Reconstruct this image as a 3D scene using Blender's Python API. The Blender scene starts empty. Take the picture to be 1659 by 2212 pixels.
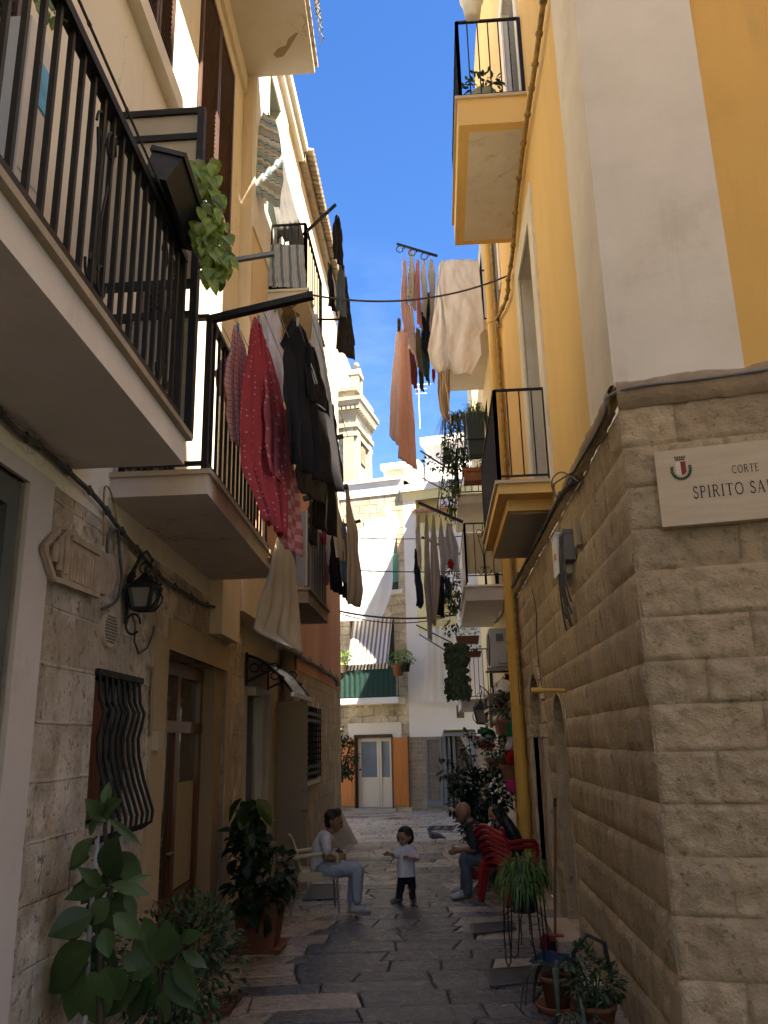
import bpy, bmesh, math, random
from mathutils import Vector as V, Matrix, noise
random.seed(7)
R = random.uniform
S = bpy.context.scene
COL = S.collection
# ---------------------------------------------------------------- camera solved from the photograph's vanishing points
F_, CX, CY, H = 1785.0, 829.5, 1106.0, 1.95
_d = V((120.5, -491, -F_)).normalized()
_z = V((-146.5, 6412, -F_)); _z = (_z - _d * _z.dot(_d)).normalized()
_x = _d.cross(_z)
O = V((0, 0, H))
def ray(px, py):
    v = V((px - CX, CY - py, -F_))
    return V((_x.dot(v), _d.dot(v), _z.dot(v)))
def PP(px, py, n, c):
    r = ray(px, py); n = V(n)
    return O + r * ((c - n.dot(O)) / n.dot(r))
def PX(px, py, x=1.25): return PP(px, py, (1, 0, 0), x)
def PY(px, py, y): return PP(px, py, (0, 1, 0), y)
def PZ(px, py, z=0.0): return PP(px, py, (0, 0, 1), z)
def PL(px, py, off=0.0): return PP(px, py, (1, 0.036, 0), -1.93 + off)
def P3(px, py, off=0.0): return PP(px, py, (1, 0, 0), -2.1 + off)
NF = V((0.24, 0.97, 0)).normalized(); CF = 23.8 / math.hypot(.24, .97)
UF = V((NF.y, -NF.x, 0))
def PF(px, py, off=0.0): return PP(px, py, NF, CF - off)
def Lx(y, off=0.0): return -1.93 - 0.036 * y + off
Z = V((0, 0, 1))
# ---------------------------------------------------------------- scene objects
def tag(o, label=None, cat=None, group=None, kind=None):
    if label: o['label'] = label
    if cat: o['category'] = cat
    if group: o['group'] = group
    if kind: o['kind'] = kind
    return o
def thing(name, label, cat, loc=(0, 0, 0), group=None, rz=0.0):
    o = bpy.data.objects.new(name, None); COL.objects.link(o)
    o.location = loc; o.rotation_euler = (0, 0, rz); o.empty_display_size = .1
    return tag(o, label, cat, group)
def root_inv(p):
    return (Matrix.Translation(p.location) @ Matrix.Rotation(p.rotation_euler.z, 4, 'Z')).inverted()
def copy_tree(o, parent=None):
    c = o.copy(); COL.objects.link(c)
    if parent is not None: c.parent = parent
    for ch in [k for k in COL.objects if k.parent == o]: copy_tree(ch, c)
    return c
class MB:
    def __init__(s): s.v = []; s.f = []; s.m = []; s.u = []; s.s = []
    def add(s, vs, fs, mi=0, sm=False, uv=None):
        b = len(s.v); s.v += [V(p) for p in vs]
        for k, q in enumerate(fs):
            s.f.append([b + i for i in q]); s.m.append(mi); s.s.append(sm)
            s.u.append([uv[i] for i in q] if uv else None)
        return s
    def quad(s, a, b, c, d, mi=0): return s.add([a, b, c, d], [(0, 1, 2, 3)], mi)
    def hexa(s, p, mi=0):   # p: bottom 4 then top 4
        return s.add(p, [(3, 2, 1, 0), (4, 5, 6, 7), (0, 1, 5, 4), (1, 2, 6, 5), (2, 3, 7, 6), (3, 0, 4, 7)], mi)
    def box(s, lo, hi, mi=0):
        (a, b, c), (d, e, f) = lo, hi
        return s.hexa([(a, b, c), (d, b, c), (d, e, c), (a, e, c), (a, b, f), (d, b, f), (d, e, f), (a, e, f)], mi)
    def obox(s, c, ax, ay, az, mi=0):
        c, ax, ay, az = V(c), V(ax), V(ay), V(az)
        q = [c - ax - ay - az, c + ax - ay - az, c + ax + ay - az, c - ax + ay - az]
        return s.hexa(q + [p + az * 2 for p in q], mi)
    def prism(s, pts, vec, mi=0):
        n = len(pts); vec = V(vec); P = [V(p) for p in pts]
        return s.add(P + [p + vec for p in P], [tuple(range(n))[::-1], tuple(range(n, 2 * n))] + [(i, (i + 1) % n, n + (i + 1) % n, n + i) for i in range(n)], mi)
    def bar(s, a, b, w, h=None, up=Z, mi=0):
        a, b = V(a), V(b); h = h or w; d = (b - a).normalized(); up = V(up)
        if abs(d.dot(up)) > .98: up = V((0, 1, 0))
        r = d.cross(up).normalized(); u = r.cross(d)
        return s.obox((a + b) / 2, r * w / 2, (b - a) / 2, u * h / 2, mi)
    def tube(s, pts, r, n=6, mi=0, caps=True, closed=False):
        P = [V(p) for p in pts]; L = len(P); b = len(s.v); rr = r if isinstance(r, (list, tuple)) else [r] * L
        vs = []; t0 = (P[1] - P[0]).normalized()
        u = t0.cross(Z if abs(t0.z) < .9 else V((1, 0, 0))).normalized()
        for i in range(L):
            t = (P[min(i + 1, L - 1)] - P[max(i - 1, 0)])
            t = t.normalized() if t.length > 1e-9 else t0
            u = (u - t * u.dot(t)).normalized(); w = t.cross(u)
            for k in range(n):
                a = 2 * math.pi * k / n
                vs.append(P[i] + (u * math.cos(a) + w * math.sin(a)) * rr[i])
        fs = [(i * n + k, i * n + (k + 1) % n, (i + 1) * n + (k + 1) % n, (i + 1) * n + k) for i in range(L - 1) for k in range(n)]
        s.add(vs, fs, mi, True)
        if caps: s.add(vs[:n], [tuple(range(n))[::-1]], mi); s.add(vs[-n:], [tuple(range(n))], mi)
        return s
    def lathe(s, c, prof, n=18, mi=0, sq=False):
        c = V(c); vs = []
        for r, z in prof:
            for k in range(n):
                a = 2 * math.pi * (k + .5) / n; x, y = math.cos(a), math.sin(a)
                if sq: q = max(abs(x), abs(y)); x, y = x / q, y / q
                vs.append(c + V((x * r, y * r, z)))
        L = len(prof)
        return s.add(vs, [(i * n + k, i * n + (k + 1) % n, (i + 1) * n + (k + 1) % n, (i + 1) * n + k) for i in range(L - 1) for k in range(n)], mi, not sq)
    def ball(s, c, rad, n=12, mi=0, ax=None):
        c = V(c); rx, ry, rz = (rad, rad, rad) if not isinstance(rad, (tuple, list)) else rad
        A = ax or (V((1, 0, 0)), V((0, 1, 0)), Z); vs = []; m = n // 2 + 1
        for i in range(m):
            t = math.pi * i / (m - 1)
            for k in range(n):
                a = 2 * math.pi * k / n
                vs.append(c + A[0] * (rx * math.sin(t) * math.cos(a)) + A[1] * (ry * math.sin(t) * math.sin(a)) + A[2] * (rz * math.cos(t)))
        return s.add(vs, [(i * n + k, (i + 1) * n + k, (i + 1) * n + (k + 1) % n, i * n + (k + 1) % n) for i in range(m - 1) for k in range(n)], mi, True)
    def grid(s, P, mi=0, sm=True, uv=None):
        nu, nv = len(P), len(P[0])
        vs = [p for r in P for p in r]
        fs = [(i * nv + j, (i + 1) * nv + j, (i + 1) * nv + j + 1, i * nv + j + 1) for i in range(nu - 1) for j in range(nv - 1)]
        uvs = [(i / (nu - 1), j / (nv - 1)) for i in range(nu) for j in range(nv)] if uv is None else uv
        return s.add(vs, fs, mi, sm, uvs)
    def leaf(s, base, d, up, L, W, mi=0, bend=.25, fold=.15):
        d = V(d).normalized(); up = V(up); r = d.cross(up)
        if r.length < 1e-4: r = d.cross(V((1, 0, .3)))
        r.normalize(); n = r.cross(d); base = V(base); P = []
        for t, w in ((0, .08), (.25, .8), (.55, 1), (.82, .6), (1, .03)):
            c = base + d * (L * t) - n * (bend * L * t * t)
            P.append([c - r * (W * w / 2) + n * (fold * W * w), c, c + r * (W * w / 2) + n * (fold * W * w)])
        return s.grid(P, mi, True)
    def build(s, name, mats, parent=None, recalc=True):
        me = bpy.data.meshes.new(name); me.from_pydata([tuple(p) for p in s.v], [], s.f)
        if not isinstance(mats, (list, tuple)): mats = [mats]
        for m in mats: me.materials.append(m)
        me.polygons.foreach_set('material_index', s.m); me.polygons.foreach_set('use_smooth', s.s)
        if recalc:
            bm = bmesh.new(); bm.from_mesh(me); bmesh.ops.recalc_face_normals(bm, faces=bm.faces[:]); bm.to_mesh(me); bm.free()
        ul = me.uv_layers.new(name='UVMap').data
        for p in me.polygons:
            q = s.u[p.index]; n = p.normal
            own = {vi: w for vi, w in zip(s.f[p.index], q)} if q else None
            t = None if own or abs(n.z) > .8 else (V((-n.y, n.x, 0)).normalized())
            for li in p.loop_indices:
                vi = me.loops[li].vertex_index
                if own: ul[li].uv = own[vi]
                else:
                    c = s.v[vi]
                    ul[li].uv = (c.x, c.y) if t is None else (c.x * t.x + c.y * t.y, c.z)
        me.update()
        o = bpy.data.objects.new(name, me); COL.objects.link(o)
        if parent is not None:
            o.parent = parent
            if parent.type == 'EMPTY': o.matrix_parent_inverse = root_inv(parent)
        return o
# ---------------------------------------------------------------- materials
def nt(name):
    m = bpy.data.materials.new(name); m.use_nodes = True; t = m.node_tree
    return m, t, t.nodes, t.links, t.nodes['Principled BSDF']
def node(t, k, **kw):
    n = t.nodes.new(k)
    for a, b in kw.items():
        if a in n.inputs: n.inputs[a].default_value = b
        else: setattr(n, a, b)
    return n
def pos(t, scale=(1, 1, 1), src='Position'):
    g = t.nodes.new('ShaderNodeNewGeometry') if src == 'Position' else t.nodes.new('ShaderNodeTexCoord')
    mp = t.nodes.new('ShaderNodeMapping'); mp.inputs['Scale'].default_value = scale
    t.links.new(g.outputs[src], mp.inputs['Vector']); return mp.outputs['Vector']
def mixc(t, fac, a, b, mode='MIX'):
    n = t.nodes.new('ShaderNodeMix'); n.data_type = 'RGBA'; n.blend_type = mode
    for sk, v in ((0, fac), (6, a), (7, b)):
        if hasattr(v, 'links') or hasattr(v, 'is_linked'): t.links.new(v, n.inputs[sk])
        else: n.inputs[sk].default_value = v if sk == 0 else (*v, 1)[:4]
    return n.outputs[2]
def ramp(t, fac, a, b):
    n = t.nodes.new('ShaderNodeMapRange'); n.inputs[1].default_value = a; n.inputs[2].default_value = b
    t.links.new(fac, n.inputs[0]); return n.outputs[0]
def noi(t, vec, sc, det=5, rough=.6):
    n = node(t, 'ShaderNodeTexNoise', Scale=sc, Detail=det, Roughness=rough); t.links.new(vec, n.inputs['Vector']); return n.outputs['Fac']
def M(name, c, c2=None, sc=2.0, lo=.35, hi=.65, rough=.8, bump=0.0, bsc=30, st=(1, 1, 1), c3=None, sc3=.7, lo3=.55, hi3=.75, metal=0, island=0.0, spec=.4, fine=.0, coat=0, pits=0.0, pitsc=30, trl=0.0, drip=0.0, crack=0.0, rvar=0.0):
    m, t, N, K, B = nt(name); p = pos(t, st)
    col = None
    if c2: col = mixc(t, ramp(t, noi(t, p, sc), lo, hi), c, c2)
    if c3:
        col = mixc(t, ramp(t, noi(t, p, sc3, 7, .7), lo3, hi3), col if col else c, c3)
    if drip:
        dn = node(t, 'ShaderNodeMath', operation='MULTIPLY'); K.new(ramp(t, noi(t, pos(t, (5, 5, .28)), 1.0, 6, .65), .54, .72), dn.inputs[0]); K.new(ramp(t, noi(t, pos(t), .8, 3), .45, .7), dn.inputs[1])
        d2 = node(t, 'ShaderNodeMath', operation='MULTIPLY'); K.new(dn.outputs[0], d2.inputs[0]); d2.inputs[1].default_value = drip
        col = mixc(t, d2.outputs[0], col if col else c, (.16, .13, .10))
    if crack:
        vc = node(t, 'ShaderNodeTexVoronoi', feature='DISTANCE_TO_EDGE', Scale=.55); ns = node(t, 'ShaderNodeTexNoise', Scale=3.0, Detail=5.0); K.new(pos(t), ns.inputs['Vector'])
        va = node(t, 'ShaderNodeVectorMath', operation='MULTIPLY_ADD'); K.new(ns.outputs['Color'], va.inputs[0]); va.inputs[1].default_value = (.5, .5, .5); K.new(pos(t), va.inputs[2]); K.new(va.outputs[0], vc.inputs['Vector'])
        ck = node(t, 'ShaderNodeMath', operation='MULTIPLY'); K.new(ramp(t, vc.outputs['Distance'], .006, .001), ck.inputs[0]); K.new(ramp(t, noi(t, pos(t), .6, 2), .5, .58), ck.inputs[1])
        c2k = node(t, 'ShaderNodeMath', operation='MULTIPLY'); K.new(ck.outputs[0], c2k.inputs[0]); c2k.inputs[1].default_value = crack
        col = mixc(t, c2k.outputs[0], col if col else c, tuple(x * .35 for x in c))
    if fine:
        col = mixc(t, ramp(t, noi(t, pos(t), 60, 4), .3, .7), col if col else c, tuple(x * (1 - fine) for x in c))
    if island:
        g = t.nodes.new('ShaderNodeNewGeometry')
        hs = t.nodes.new('ShaderNodeHueSaturation')
        K.new(ramp_v(t, g.outputs['Random Per Island'], 1 - island, 1 + island), hs.inputs['Value'])
        if col: K.new(col, hs.inputs['Color'])
        else: hs.inputs['Color'].default_value = (*c, 1)
        col = hs.outputs['Color']
    hgt = None
    if bump: hgt = noi(t, pos(t), bsc, 6, .65)
    if pits:
        vo = node(t, 'ShaderNodeTexVoronoi', Scale=pitsc); K.new(pos(t, (1, 1, .8)), vo.inputs['Vector'])
        nz = noi(t, pos(t), 4, 3)
        ad = node(t, 'ShaderNodeMath', operation='ADD'); K.new(vo.outputs['Distance'], ad.inputs[0]); K.new(nz, ad.inputs[1])
        pf = ramp(t, ad.outputs[0], .62, .80)
        col = mixc(t, pf, tuple(x * (1 - pits) for x in c), col if col else c)
        if hgt is not None:
            a2 = node(t, 'ShaderNodeMath', operation='ADD'); K.new(pf, a2.inputs[0]); K.new(hgt, a2.inputs[1]); hgt = a2.outputs[0]
    if hgt is not None:
        b = node(t, 'ShaderNodeBump', Strength=bump, Distance=.02); K.new(hgt, b.inputs['Height']); K.new(b.outputs[0], B.inputs['Normal'])
    if col: K.new(col, B.inputs['Base Color'])
    else: B.inputs['Base Color'].default_value = (*c, 1)
    B.inputs['Roughness'].default_value = rough; B.inputs['Metallic'].default_value = metal
    if rvar: K.new(ramp_v(t, ramp(t, noi(t, pos(t), 7, 6, .7), .35, .65), max(.08, rough - rvar), rough + rvar), B.inputs['Roughness'])
    B.inputs['Specular IOR Level'].default_value = spec; B.inputs['Coat Weight'].default_value = coat
    if trl:
        tr = t.nodes.new('ShaderNodeBsdfTranslucent'); mx = node(t, 'ShaderNodeMixShader'); mx.inputs[0].default_value = trl
        if col: K.new(col, tr.inputs['Color'])
        else: tr.inputs['Color'].default_value = (*c, 1)
        K.new(B.outputs[0], mx.inputs[1]); K.new(tr.outputs[0], mx.inputs[2]); K.new(mx.outputs[0], N['Material Output'].inputs['Surface'])
    return m
def ramp_v(t, fac, a, b):
    n = t.nodes.new('ShaderNodeMapRange'); n.inputs[3].default_value = a; n.inputs[4].default_value = b
    t.links.new(fac, n.inputs[0]); return n.outputs[0]
def Mbrick(name, c, c2, mortar, bw, bh, ms=.012, bump=.6, rough=.85, c3=None, pits=0.0, warp=.02):
    m, t, N, K, B = nt(name)
    uv = t.nodes.new('ShaderNodeTexCoord').outputs['UV']
    nz = node(t, 'ShaderNodeTexNoise', Scale=2.3, Detail=3); K.new(uv, nz.inputs['Vector'])
    sc = node(t, 'ShaderNodeVectorMath', operation='SCALE'); sc.inputs['Scale'].default_value = warp * 2; K.new(nz.outputs['Color'], sc.inputs[0])
    ad = node(t, 'ShaderNodeVectorMath', operation='ADD'); K.new(uv, ad.inputs[0]); K.new(sc.outputs[0], ad.inputs[1])
    br = node(t, 'ShaderNodeTexBrick', Scale=1.0); K.new(ad.outputs[0], br.inputs['Vector'])
    br.inputs['Color1'].default_value = (*c, 1); br.inputs['Color2'].default_value = (*c2, 1); br.inputs['Mortar'].default_value = (*mortar, 1)
    br.inputs['Mortar Size'].default_value = ms; br.inputs['Mortar Smooth'].default_value = .6; br.inputs['Brick Width'].default_value = bw; br.inputs['Row Height'].default_value = bh
    col = br.outputs['Color']; p = pos(t)
    n1 = ramp(t, noi(t, p, 3.5, 7, .7), .4, .75)
    col = mixc(t, n1, col, c3 or tuple(x * .7 for x in c))
    if pits:
        n0 = ramp(t, noi(t, p, 2.2, 5, .6), .50, .62); col = mixc(t, n0, col, tuple(min(.8, x * 1.18) for x in c)); n2 = ramp(t, noi(t, p, 17, 6, .7), .55, .64); col = mixc(t, n2, col, tuple(x * (1 - pits) for x in c))
    K.new(col, B.inputs['Base Color']); B.inputs['Roughness'].default_value = rough; B.inputs['Specular IOR Level'].default_value = .25
    h1 = noi(t, p, 18, 7, .7)
    sb = node(t, 'ShaderNodeMath', operation='MULTIPLY_ADD'); K.new(br.outputs['Fac'], sb.inputs[0]); sb.inputs[1].default_value = -.45; K.new(h1, sb.inputs[2])
    b = node(t, 'ShaderNodeBump', Strength=bump, Distance=.03); K.new(sb.outputs[0], b.inputs['Height']); K.new(b.outputs[0], B.inputs['Normal'])
    return m
def Mfab(name, c, pat=None, c2=None, n=10, w=.3, trl=.3, rough=.9, alpha=1.0, axis=0, var=.12):
    m, t, N, K, B = nt(name)
    uv = node(t, 'ShaderNodeSeparateXYZ'); tc = t.nodes.new('ShaderNodeTexCoord'); K.new(tc.outputs['UV'], uv.inputs[0])
    nz = noi(t, pos(t), 9, 4)
    col = mixc(t, ramp(t, nz, .3, .7), c, tuple(x * (1 - var) for x in c))
    def band(o, n, w):
        a = node(t, 'ShaderNodeMath', operation='MULTIPLY'); K.new(o, a.inputs[0]); a.inputs[1].default_value = n
        fr = node(t, 'ShaderNodeMath', operation='FRACT'); K.new(a.outputs[0], fr.inputs[0])
        lt = node(t, 'ShaderNodeMath', operation='LESS_THAN'); K.new(fr.outputs[0], lt.inputs[0]); lt.inputs[1].default_value = w
        return lt.outputs[0]
    if pat == 'stripe': col = mixc(t, band(uv.outputs[axis], n, w), col, c2)
    if pat == 'multi':
        for k, (nn, ww, cc) in enumerate(c2): col = mixc(t, band(uv.outputs[axis], nn, ww), col, cc)
    if pat == 'check':
        col = mixc(t, band(uv.outputs[0], n, w), col, c2); col = mixc(t, band(uv.outputs[1], n * 3, w), col, c2)
    if pat == 'plaid':
        ck = node(t, 'ShaderNodeTexChecker', Scale=1.0); mp = node(t, 'ShaderNodeMapping'); mp.inputs['Scale'].default_value = (n, n * 4, 1)
        K.new(tc.outputs['UV'], mp.inputs['Vector']); K.new(mp.outputs[0], ck.inputs['Vector']); col = mixc(t, ck.outputs['Fac'], col, c2)
    if pat == 'dots':
        vo = node(t, 'ShaderNodeTexVoronoi', Scale=1.0, Randomness=.25); mp = node(t, 'ShaderNodeMapping'); mp.inputs['Scale'].default_value = (n, n * 4, 1)
        K.new(tc.outputs['UV'], mp.inputs['Vector']); K.new(mp.outputs[0], vo.inputs['Vector'])
        lt = node(t, 'ShaderNodeMath', operation='LESS_THAN'); K.new(vo.outputs['Distance'], lt.inputs[0]); lt.inputs[1].default_value = w
        col = mixc(t, lt.outputs[0], col, c2)
    K.new(col, B.inputs['Base Color']); B.inputs['Roughness'].default_value = rough; B.inputs['Specular IOR Level'].default_value = .15
    bp = node(t, 'ShaderNodeBump', Strength=.35, Distance=.02); K.new(noi(t, pos(t), 14, 4), bp.inputs['Height']); K.new(bp.outputs[0], B.inputs['Normal'])
    out = B.outputs[0]
    if trl:
        tr = t.nodes.new('ShaderNodeBsdfTranslucent'); K.new(col, tr.inputs['Color'])
        mx = node(t, 'ShaderNodeMixShader'); mx.inputs[0].default_value = trl; K.new(out, mx.inputs[1]); K.new(tr.outputs[0], mx.inputs[2]); out = mx.outputs[0]
    if alpha < 1:
        tp = t.nodes.new('ShaderNodeBsdfTransparent'); mx = node(t, 'ShaderNodeMixShader'); mx.inputs[0].default_value = alpha; K.new(tp.outputs[0], mx.inputs[1]); K.new(out, mx.inputs[2]); out = mx.outputs[0]
    K.new(out, N['Material Output'].inputs['Surface'])
    return m
def Mglass(name, tint=(.03, .035, .04), rough=.05, spec=.8):
    m, t, N, K, B = nt(name); B.inputs['Base Color'].default_value = (*tint, 1); B.inputs['Roughness'].default_value = rough; B.inputs['Specular IOR Level'].default_value = spec
    return m
def Mleaf(name, c, c2, rough=.4, sc=9, trl=.25, vein=None):
    m, t, N, K, B = nt(name)
    col = mixc(t, ramp(t, noi(t, pos(t), sc), .35, .65), c, c2)
    g = t.nodes.new('ShaderNodeNewGeometry'); hs = t.nodes.new('ShaderNodeHueSaturation')
    K.new(ramp_v(t, g.outputs['Random Per Island'], .6, 1.4), hs.inputs['Value']); K.new(col, hs.inputs['Color']); col = hs.outputs['Color']
    if vein:
        uv = node(t, 'ShaderNodeSeparateXYZ'); tc = t.nodes.new('ShaderNodeTexCoord'); K.new(tc.outputs['UV'], uv.inputs[0])
        a = node(t, 'ShaderNodeMath', operation='SUBTRACT'); K.new(uv.outputs[1], a.inputs[0]); a.inputs[1].default_value = .5
        b = node(t, 'ShaderNodeMath', operation='ABSOLUTE'); K.new(a.outputs[0], b.inputs[0])
        col = mixc(t, ramp(t, b.outputs[0], vein[1], vein[1] * .4), col, vein[0])
    K.new(col, B.inputs['Base Color']); B.inputs['Roughness'].default_value = rough; B.inputs['Specular IOR Level'].default_value = .45
    tr = t.nodes.new('ShaderNodeBsdfTranslucent'); K.new(col, tr.inputs['Color']); mx = node(t, 'ShaderNodeMixShader'); mx.inputs[0].default_value = trl
    K.new(B.outputs[0], mx.inputs[1]); K.new(tr.outputs[0], mx.inputs[2]); K.new(mx.outputs[0], N['Material Output'].inputs['Surface'])
    return m
yellow = M('yellow_plaster', (.82, .56, .22), (.76, .50, .18), 1.3, rough=.9, bump=.12, bsc=25, st=(1, 1, .35), c3=(.64, .41, .15), sc3=1.1, lo3=.52, hi3=.78, fine=.08, drip=.35)
yellow_deep = M('ochre_plaster', (.76, .47, .14), (.69, .41, .115), 1.2, rough=.9, bump=.1, bsc=30, c3=(.60, .36, .10), sc3=1.2, lo3=.55, hi3=.8, st=(1, 1, .5), drip=.3)
trimw = M('white_plaster_trim', (.78, .72, .61), (.70, .64, .53), 1.6, rough=.9, bump=.1, bsc=30, c3=(.62, .55, .43), sc3=.8, drip=.3)
slabw = M('balcony_soffit_plaster', (.74, .70, .62), (.66, .61, .53), 1.5, rough=.9, bump=.12, bsc=20, c3=(.50, .43, .33), sc3=2.2, lo3=.6, hi3=.8, drip=.35, crack=.6)
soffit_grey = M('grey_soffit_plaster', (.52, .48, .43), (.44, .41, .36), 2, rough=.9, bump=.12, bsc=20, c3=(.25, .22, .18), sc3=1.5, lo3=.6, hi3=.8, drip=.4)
rustic = M('rough_limestone_block', (.54, .425, .275), (.43, .335, .215), 9, rough=.92, bump=1.0, bsc=42, c3=(.20, .14, .085), sc3=22, lo3=.56, hi3=.70, island=.13, spec=.2)
rustic_side = M('tooled_limestone_block', (.54, .44, .31), (.43, .345, .24), 7, rough=.92, bump=1.0, bsc=36, st=(1, 1, .3), c3=(.20, .15, .10), sc3=18, lo3=.56, hi3=.70, island=.13, spec=.2)
band_st = M('weathered_stone_band', (.40, .31, .20), (.30, .22, .14), 6, rough=.95, bump=.9, bsc=26, c3=(.14, .11, .07), sc3=5, lo3=.6, hi3=.78, spec=.2)
tuff = Mbrick('porous_tuff_wall', (.62, .54, .44), (.48, .39, .29), (.62, .55, .46), .40, .30, .012, .9, pits=.66, c3=(.34, .26, .17), warp=.012)
creamL = M('cream_plaster_wall', (.82, .76, .62), (.75, .68, .54), 1.4, rough=.9, bump=.15, bsc=18, st=(1, 1, .4), c3=(.60, .52, .38), sc3=1.6, lo3=.56, hi3=.8, fine=.07, drip=.45, crack=.6)
whitepl = M('white_plaster', (.80, .78, .73), (.74, .72, .66), 1.2, rough=.9, bump=.15, bsc=14, c3=(.60, .57, .50), sc3=1.1, lo3=.6, hi3=.8)
pinkpl = M('salmon_plaster', (.62, .31, .19), (.55, .26, .155), 1.6, rough=.9, bump=.15, bsc=18, st=(1, 1, .3), c3=(.68, .43, .29), sc3=.5, lo3=.5, hi3=.7, drip=.4)
peachpl = M('peach_plaster', (.78, .67, .49), (.74, .60, .42), .6, rough=.9, bump=.15, bsc=18, st=(1, 1, .3), c3=(.66, .50, .34), sc3=.8, drip=.5)
stoneL = Mbrick('coursed_limestone', (.52, .44, .31), (.44, .36, .245), (.36, .29, .2), .42, .26, .012, .6, pits=.3, warp=.03)
stoneF = Mbrick('pale_limestone_masonry', (.60, .52, .39), (.48, .40, .28), (.33, .27, .18), .48, .27, .02, .9, pits=.25, c3=(.38, .30, .19), warp=.05)
brickF = Mbrick('small_brown_tiles', (.34, .27, .19), (.27, .21, .15), (.42, .36, .28), .22, .12, .014, .6, pits=.2, warp=.01)
facw = M('facade_white_paint', (.80, .78, .75), (.74, .72, .69), 1.0, rough=.85, bump=.1, bsc=10, c3=(.70, .67, .6), sc3=.8, lo3=.62, hi3=.8, drip=.3)  # plain off-white facade paint, its own tone
yelpale = M('pale_yellow_paint', (.80, .74, .40), (.76, .70, .38), 1, rough=.9)
iron = M('black_painted_iron', (.007, .0065, .0065), (.011, .010, .0095), 6, rough=.5, bump=.1, bsc=60, spec=.3)
irond = M('dark_brown_iron', (.018, .011, .009), (.012, .009, .008), 8, rough=.5, spec=.35)
grey_metal = M('grey_metal', (.22, .22, .22), (.18, .18, .175), 4, rough=.45, metal=.3)
wood = M('varnished_brown_wood', (.16, .05, .02), (.09, .028, .012), 7, rough=.35, st=(4, 4, .35), spec=.5, coat=.2)
orange_wood = M('orange_varnished_wood', (.55, .20, .045), (.46, .15, .03), 4, rough=.4, st=(5, 5, .3), coat=.1)
louvre = M('dark_brown_louvre', (.10, .055, .042), (.075, .04, .03), 5, rough=.5)
terra = M('terracotta', (.27, .105, .055), (.20, .075, .038), 6, rough=.8, bump=.15, bsc=30, c3=(.42, .26, .17), sc3=4, lo3=.6, hi3=.8)
terra_plastic = M('brown_plastic', (.13, .055, .03), (.10, .042, .024), 4, rough=.5)
black_plastic = M('black_plastic', (.012, .012, .013), (.018, .018, .018), 5, rough=.45)
green_plastic = M('dark_green_plastic', (.012, .028, .02), (.015, .022, .018), 5, rough=.5)
cablem = M('grey_cable_sheath', (.10, .095, .09), (.05, .047, .045), 12, rough=.6)
cabley = M('painted_over_cable', (.42, .28, .10), (.16, .11, .055), 14, rough=.7)
yellow_pipe = M('yellow_painted_pipe', (.66, .40, .085), (.58, .34, .07), 2, rough=.5, st=(1, 1, .4), c3=(.10, .055, .025), sc3=9, lo3=.70, hi3=.76)
glass = Mglass('dark_window_glass')
glassb = Mglass('bluish_window_glass', (.16, .20, .24), .08)
white_pl = M('white_plastic', (.74, .74, .72), (.68, .68, .66), 3, rough=.5)
beige_pl = M('beige_plastic', (.52, .47, .30), (.46, .41, .26), 4, rough=.45, spec=.5)
red_pl = M('red_plastic', (.36, .018, .022), (.30, .014, .018), 4, rough=.35, spec=.5)
acm = M('ac_housing', (.42, .41, .37), (.36, .35, .31), 3, rough=.55)
marble = M('travertine_slab', (.56, .46, .32), (.48, .39, .26), 3, rough=.55, st=(.6, .6, 5), bump=.1, bsc=40)
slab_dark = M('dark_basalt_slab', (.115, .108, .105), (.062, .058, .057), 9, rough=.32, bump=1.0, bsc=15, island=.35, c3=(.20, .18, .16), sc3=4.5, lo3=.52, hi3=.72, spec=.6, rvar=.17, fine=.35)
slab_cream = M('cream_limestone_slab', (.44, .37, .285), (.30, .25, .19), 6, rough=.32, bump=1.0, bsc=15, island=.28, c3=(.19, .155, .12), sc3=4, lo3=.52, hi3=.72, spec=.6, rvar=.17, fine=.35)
slab_bounce = M('bounce_lit_slab', (.68, .61, .50), (.56, .49, .39), 5, rough=.32, bump=1.0, bsc=15, island=.16, c3=(.32, .27, .2), sc3=4, spec=.5, rvar=.17, fine=.35)  # cream limestone lightened to stand in for sun bounced onto the square
grout = M('dark_joint', (.06, .052, .045), (.04, .036, .032), 9, rough=.95)
soil = M('soil', (.03, .02, .014), (.02, .014, .01), 20, rough=1)
EXPO = 2.85
# ---------------------------------------------------------------- wall helpers
def holes_wall(mb, o, ud, nin, u0, u1, z0, z1, holes, depth, mi=0, mir=None):
    """rectangular wall with recessed openings; nin points into the building"""
    us = sorted({u0, u1, *[h[0] for h in holes], *[h[1] for h in holes]}); zs = sorted({z0, z1, *[h[2] for h in holes], *[h[3] for h in holes]})
    us = [u for u in us if u0 <= u <= u1]; zs = [q for q in zs if z0 <= q <= z1]
    P = lambda u, q, d=0: o + ud * u + Z * q + nin * d
    for a, b in zip(us, us[1:]):
        for c, d in zip(zs, zs[1:]):
            mu, mz = (a + b) / 2, (c + d) / 2
            if any(h[0] < mu < h[1] and h[2] < mz < h[3] for h in holes): continue
            mb.quad(P(a, c), P(b, c), P(b, d), P(a, d), mi)
    r = mi if mir is None else mir
    for (a, b, c, d) in holes:
        D = depth
        mb.quad(P(a, c), P(a, d), P(a, d, D), P(a, c, D), r); mb.quad(P(b, c), P(b, d), P(b, d, D), P(b, c, D), r)
        mb.quad(P(a, d), P(b, d), P(b, d, D), P(a, d, D), r); mb.quad(P(a, c), P(b, c), P(b, c, D), P(a, c, D), r)
        mb.quad(P(a, c, D), P(b, c, D), P(b, d, D), P(a, d, D), r)
def sst(x): x = max(0, min(1, x)); return x * x * (3 - 2 * x)
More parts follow.
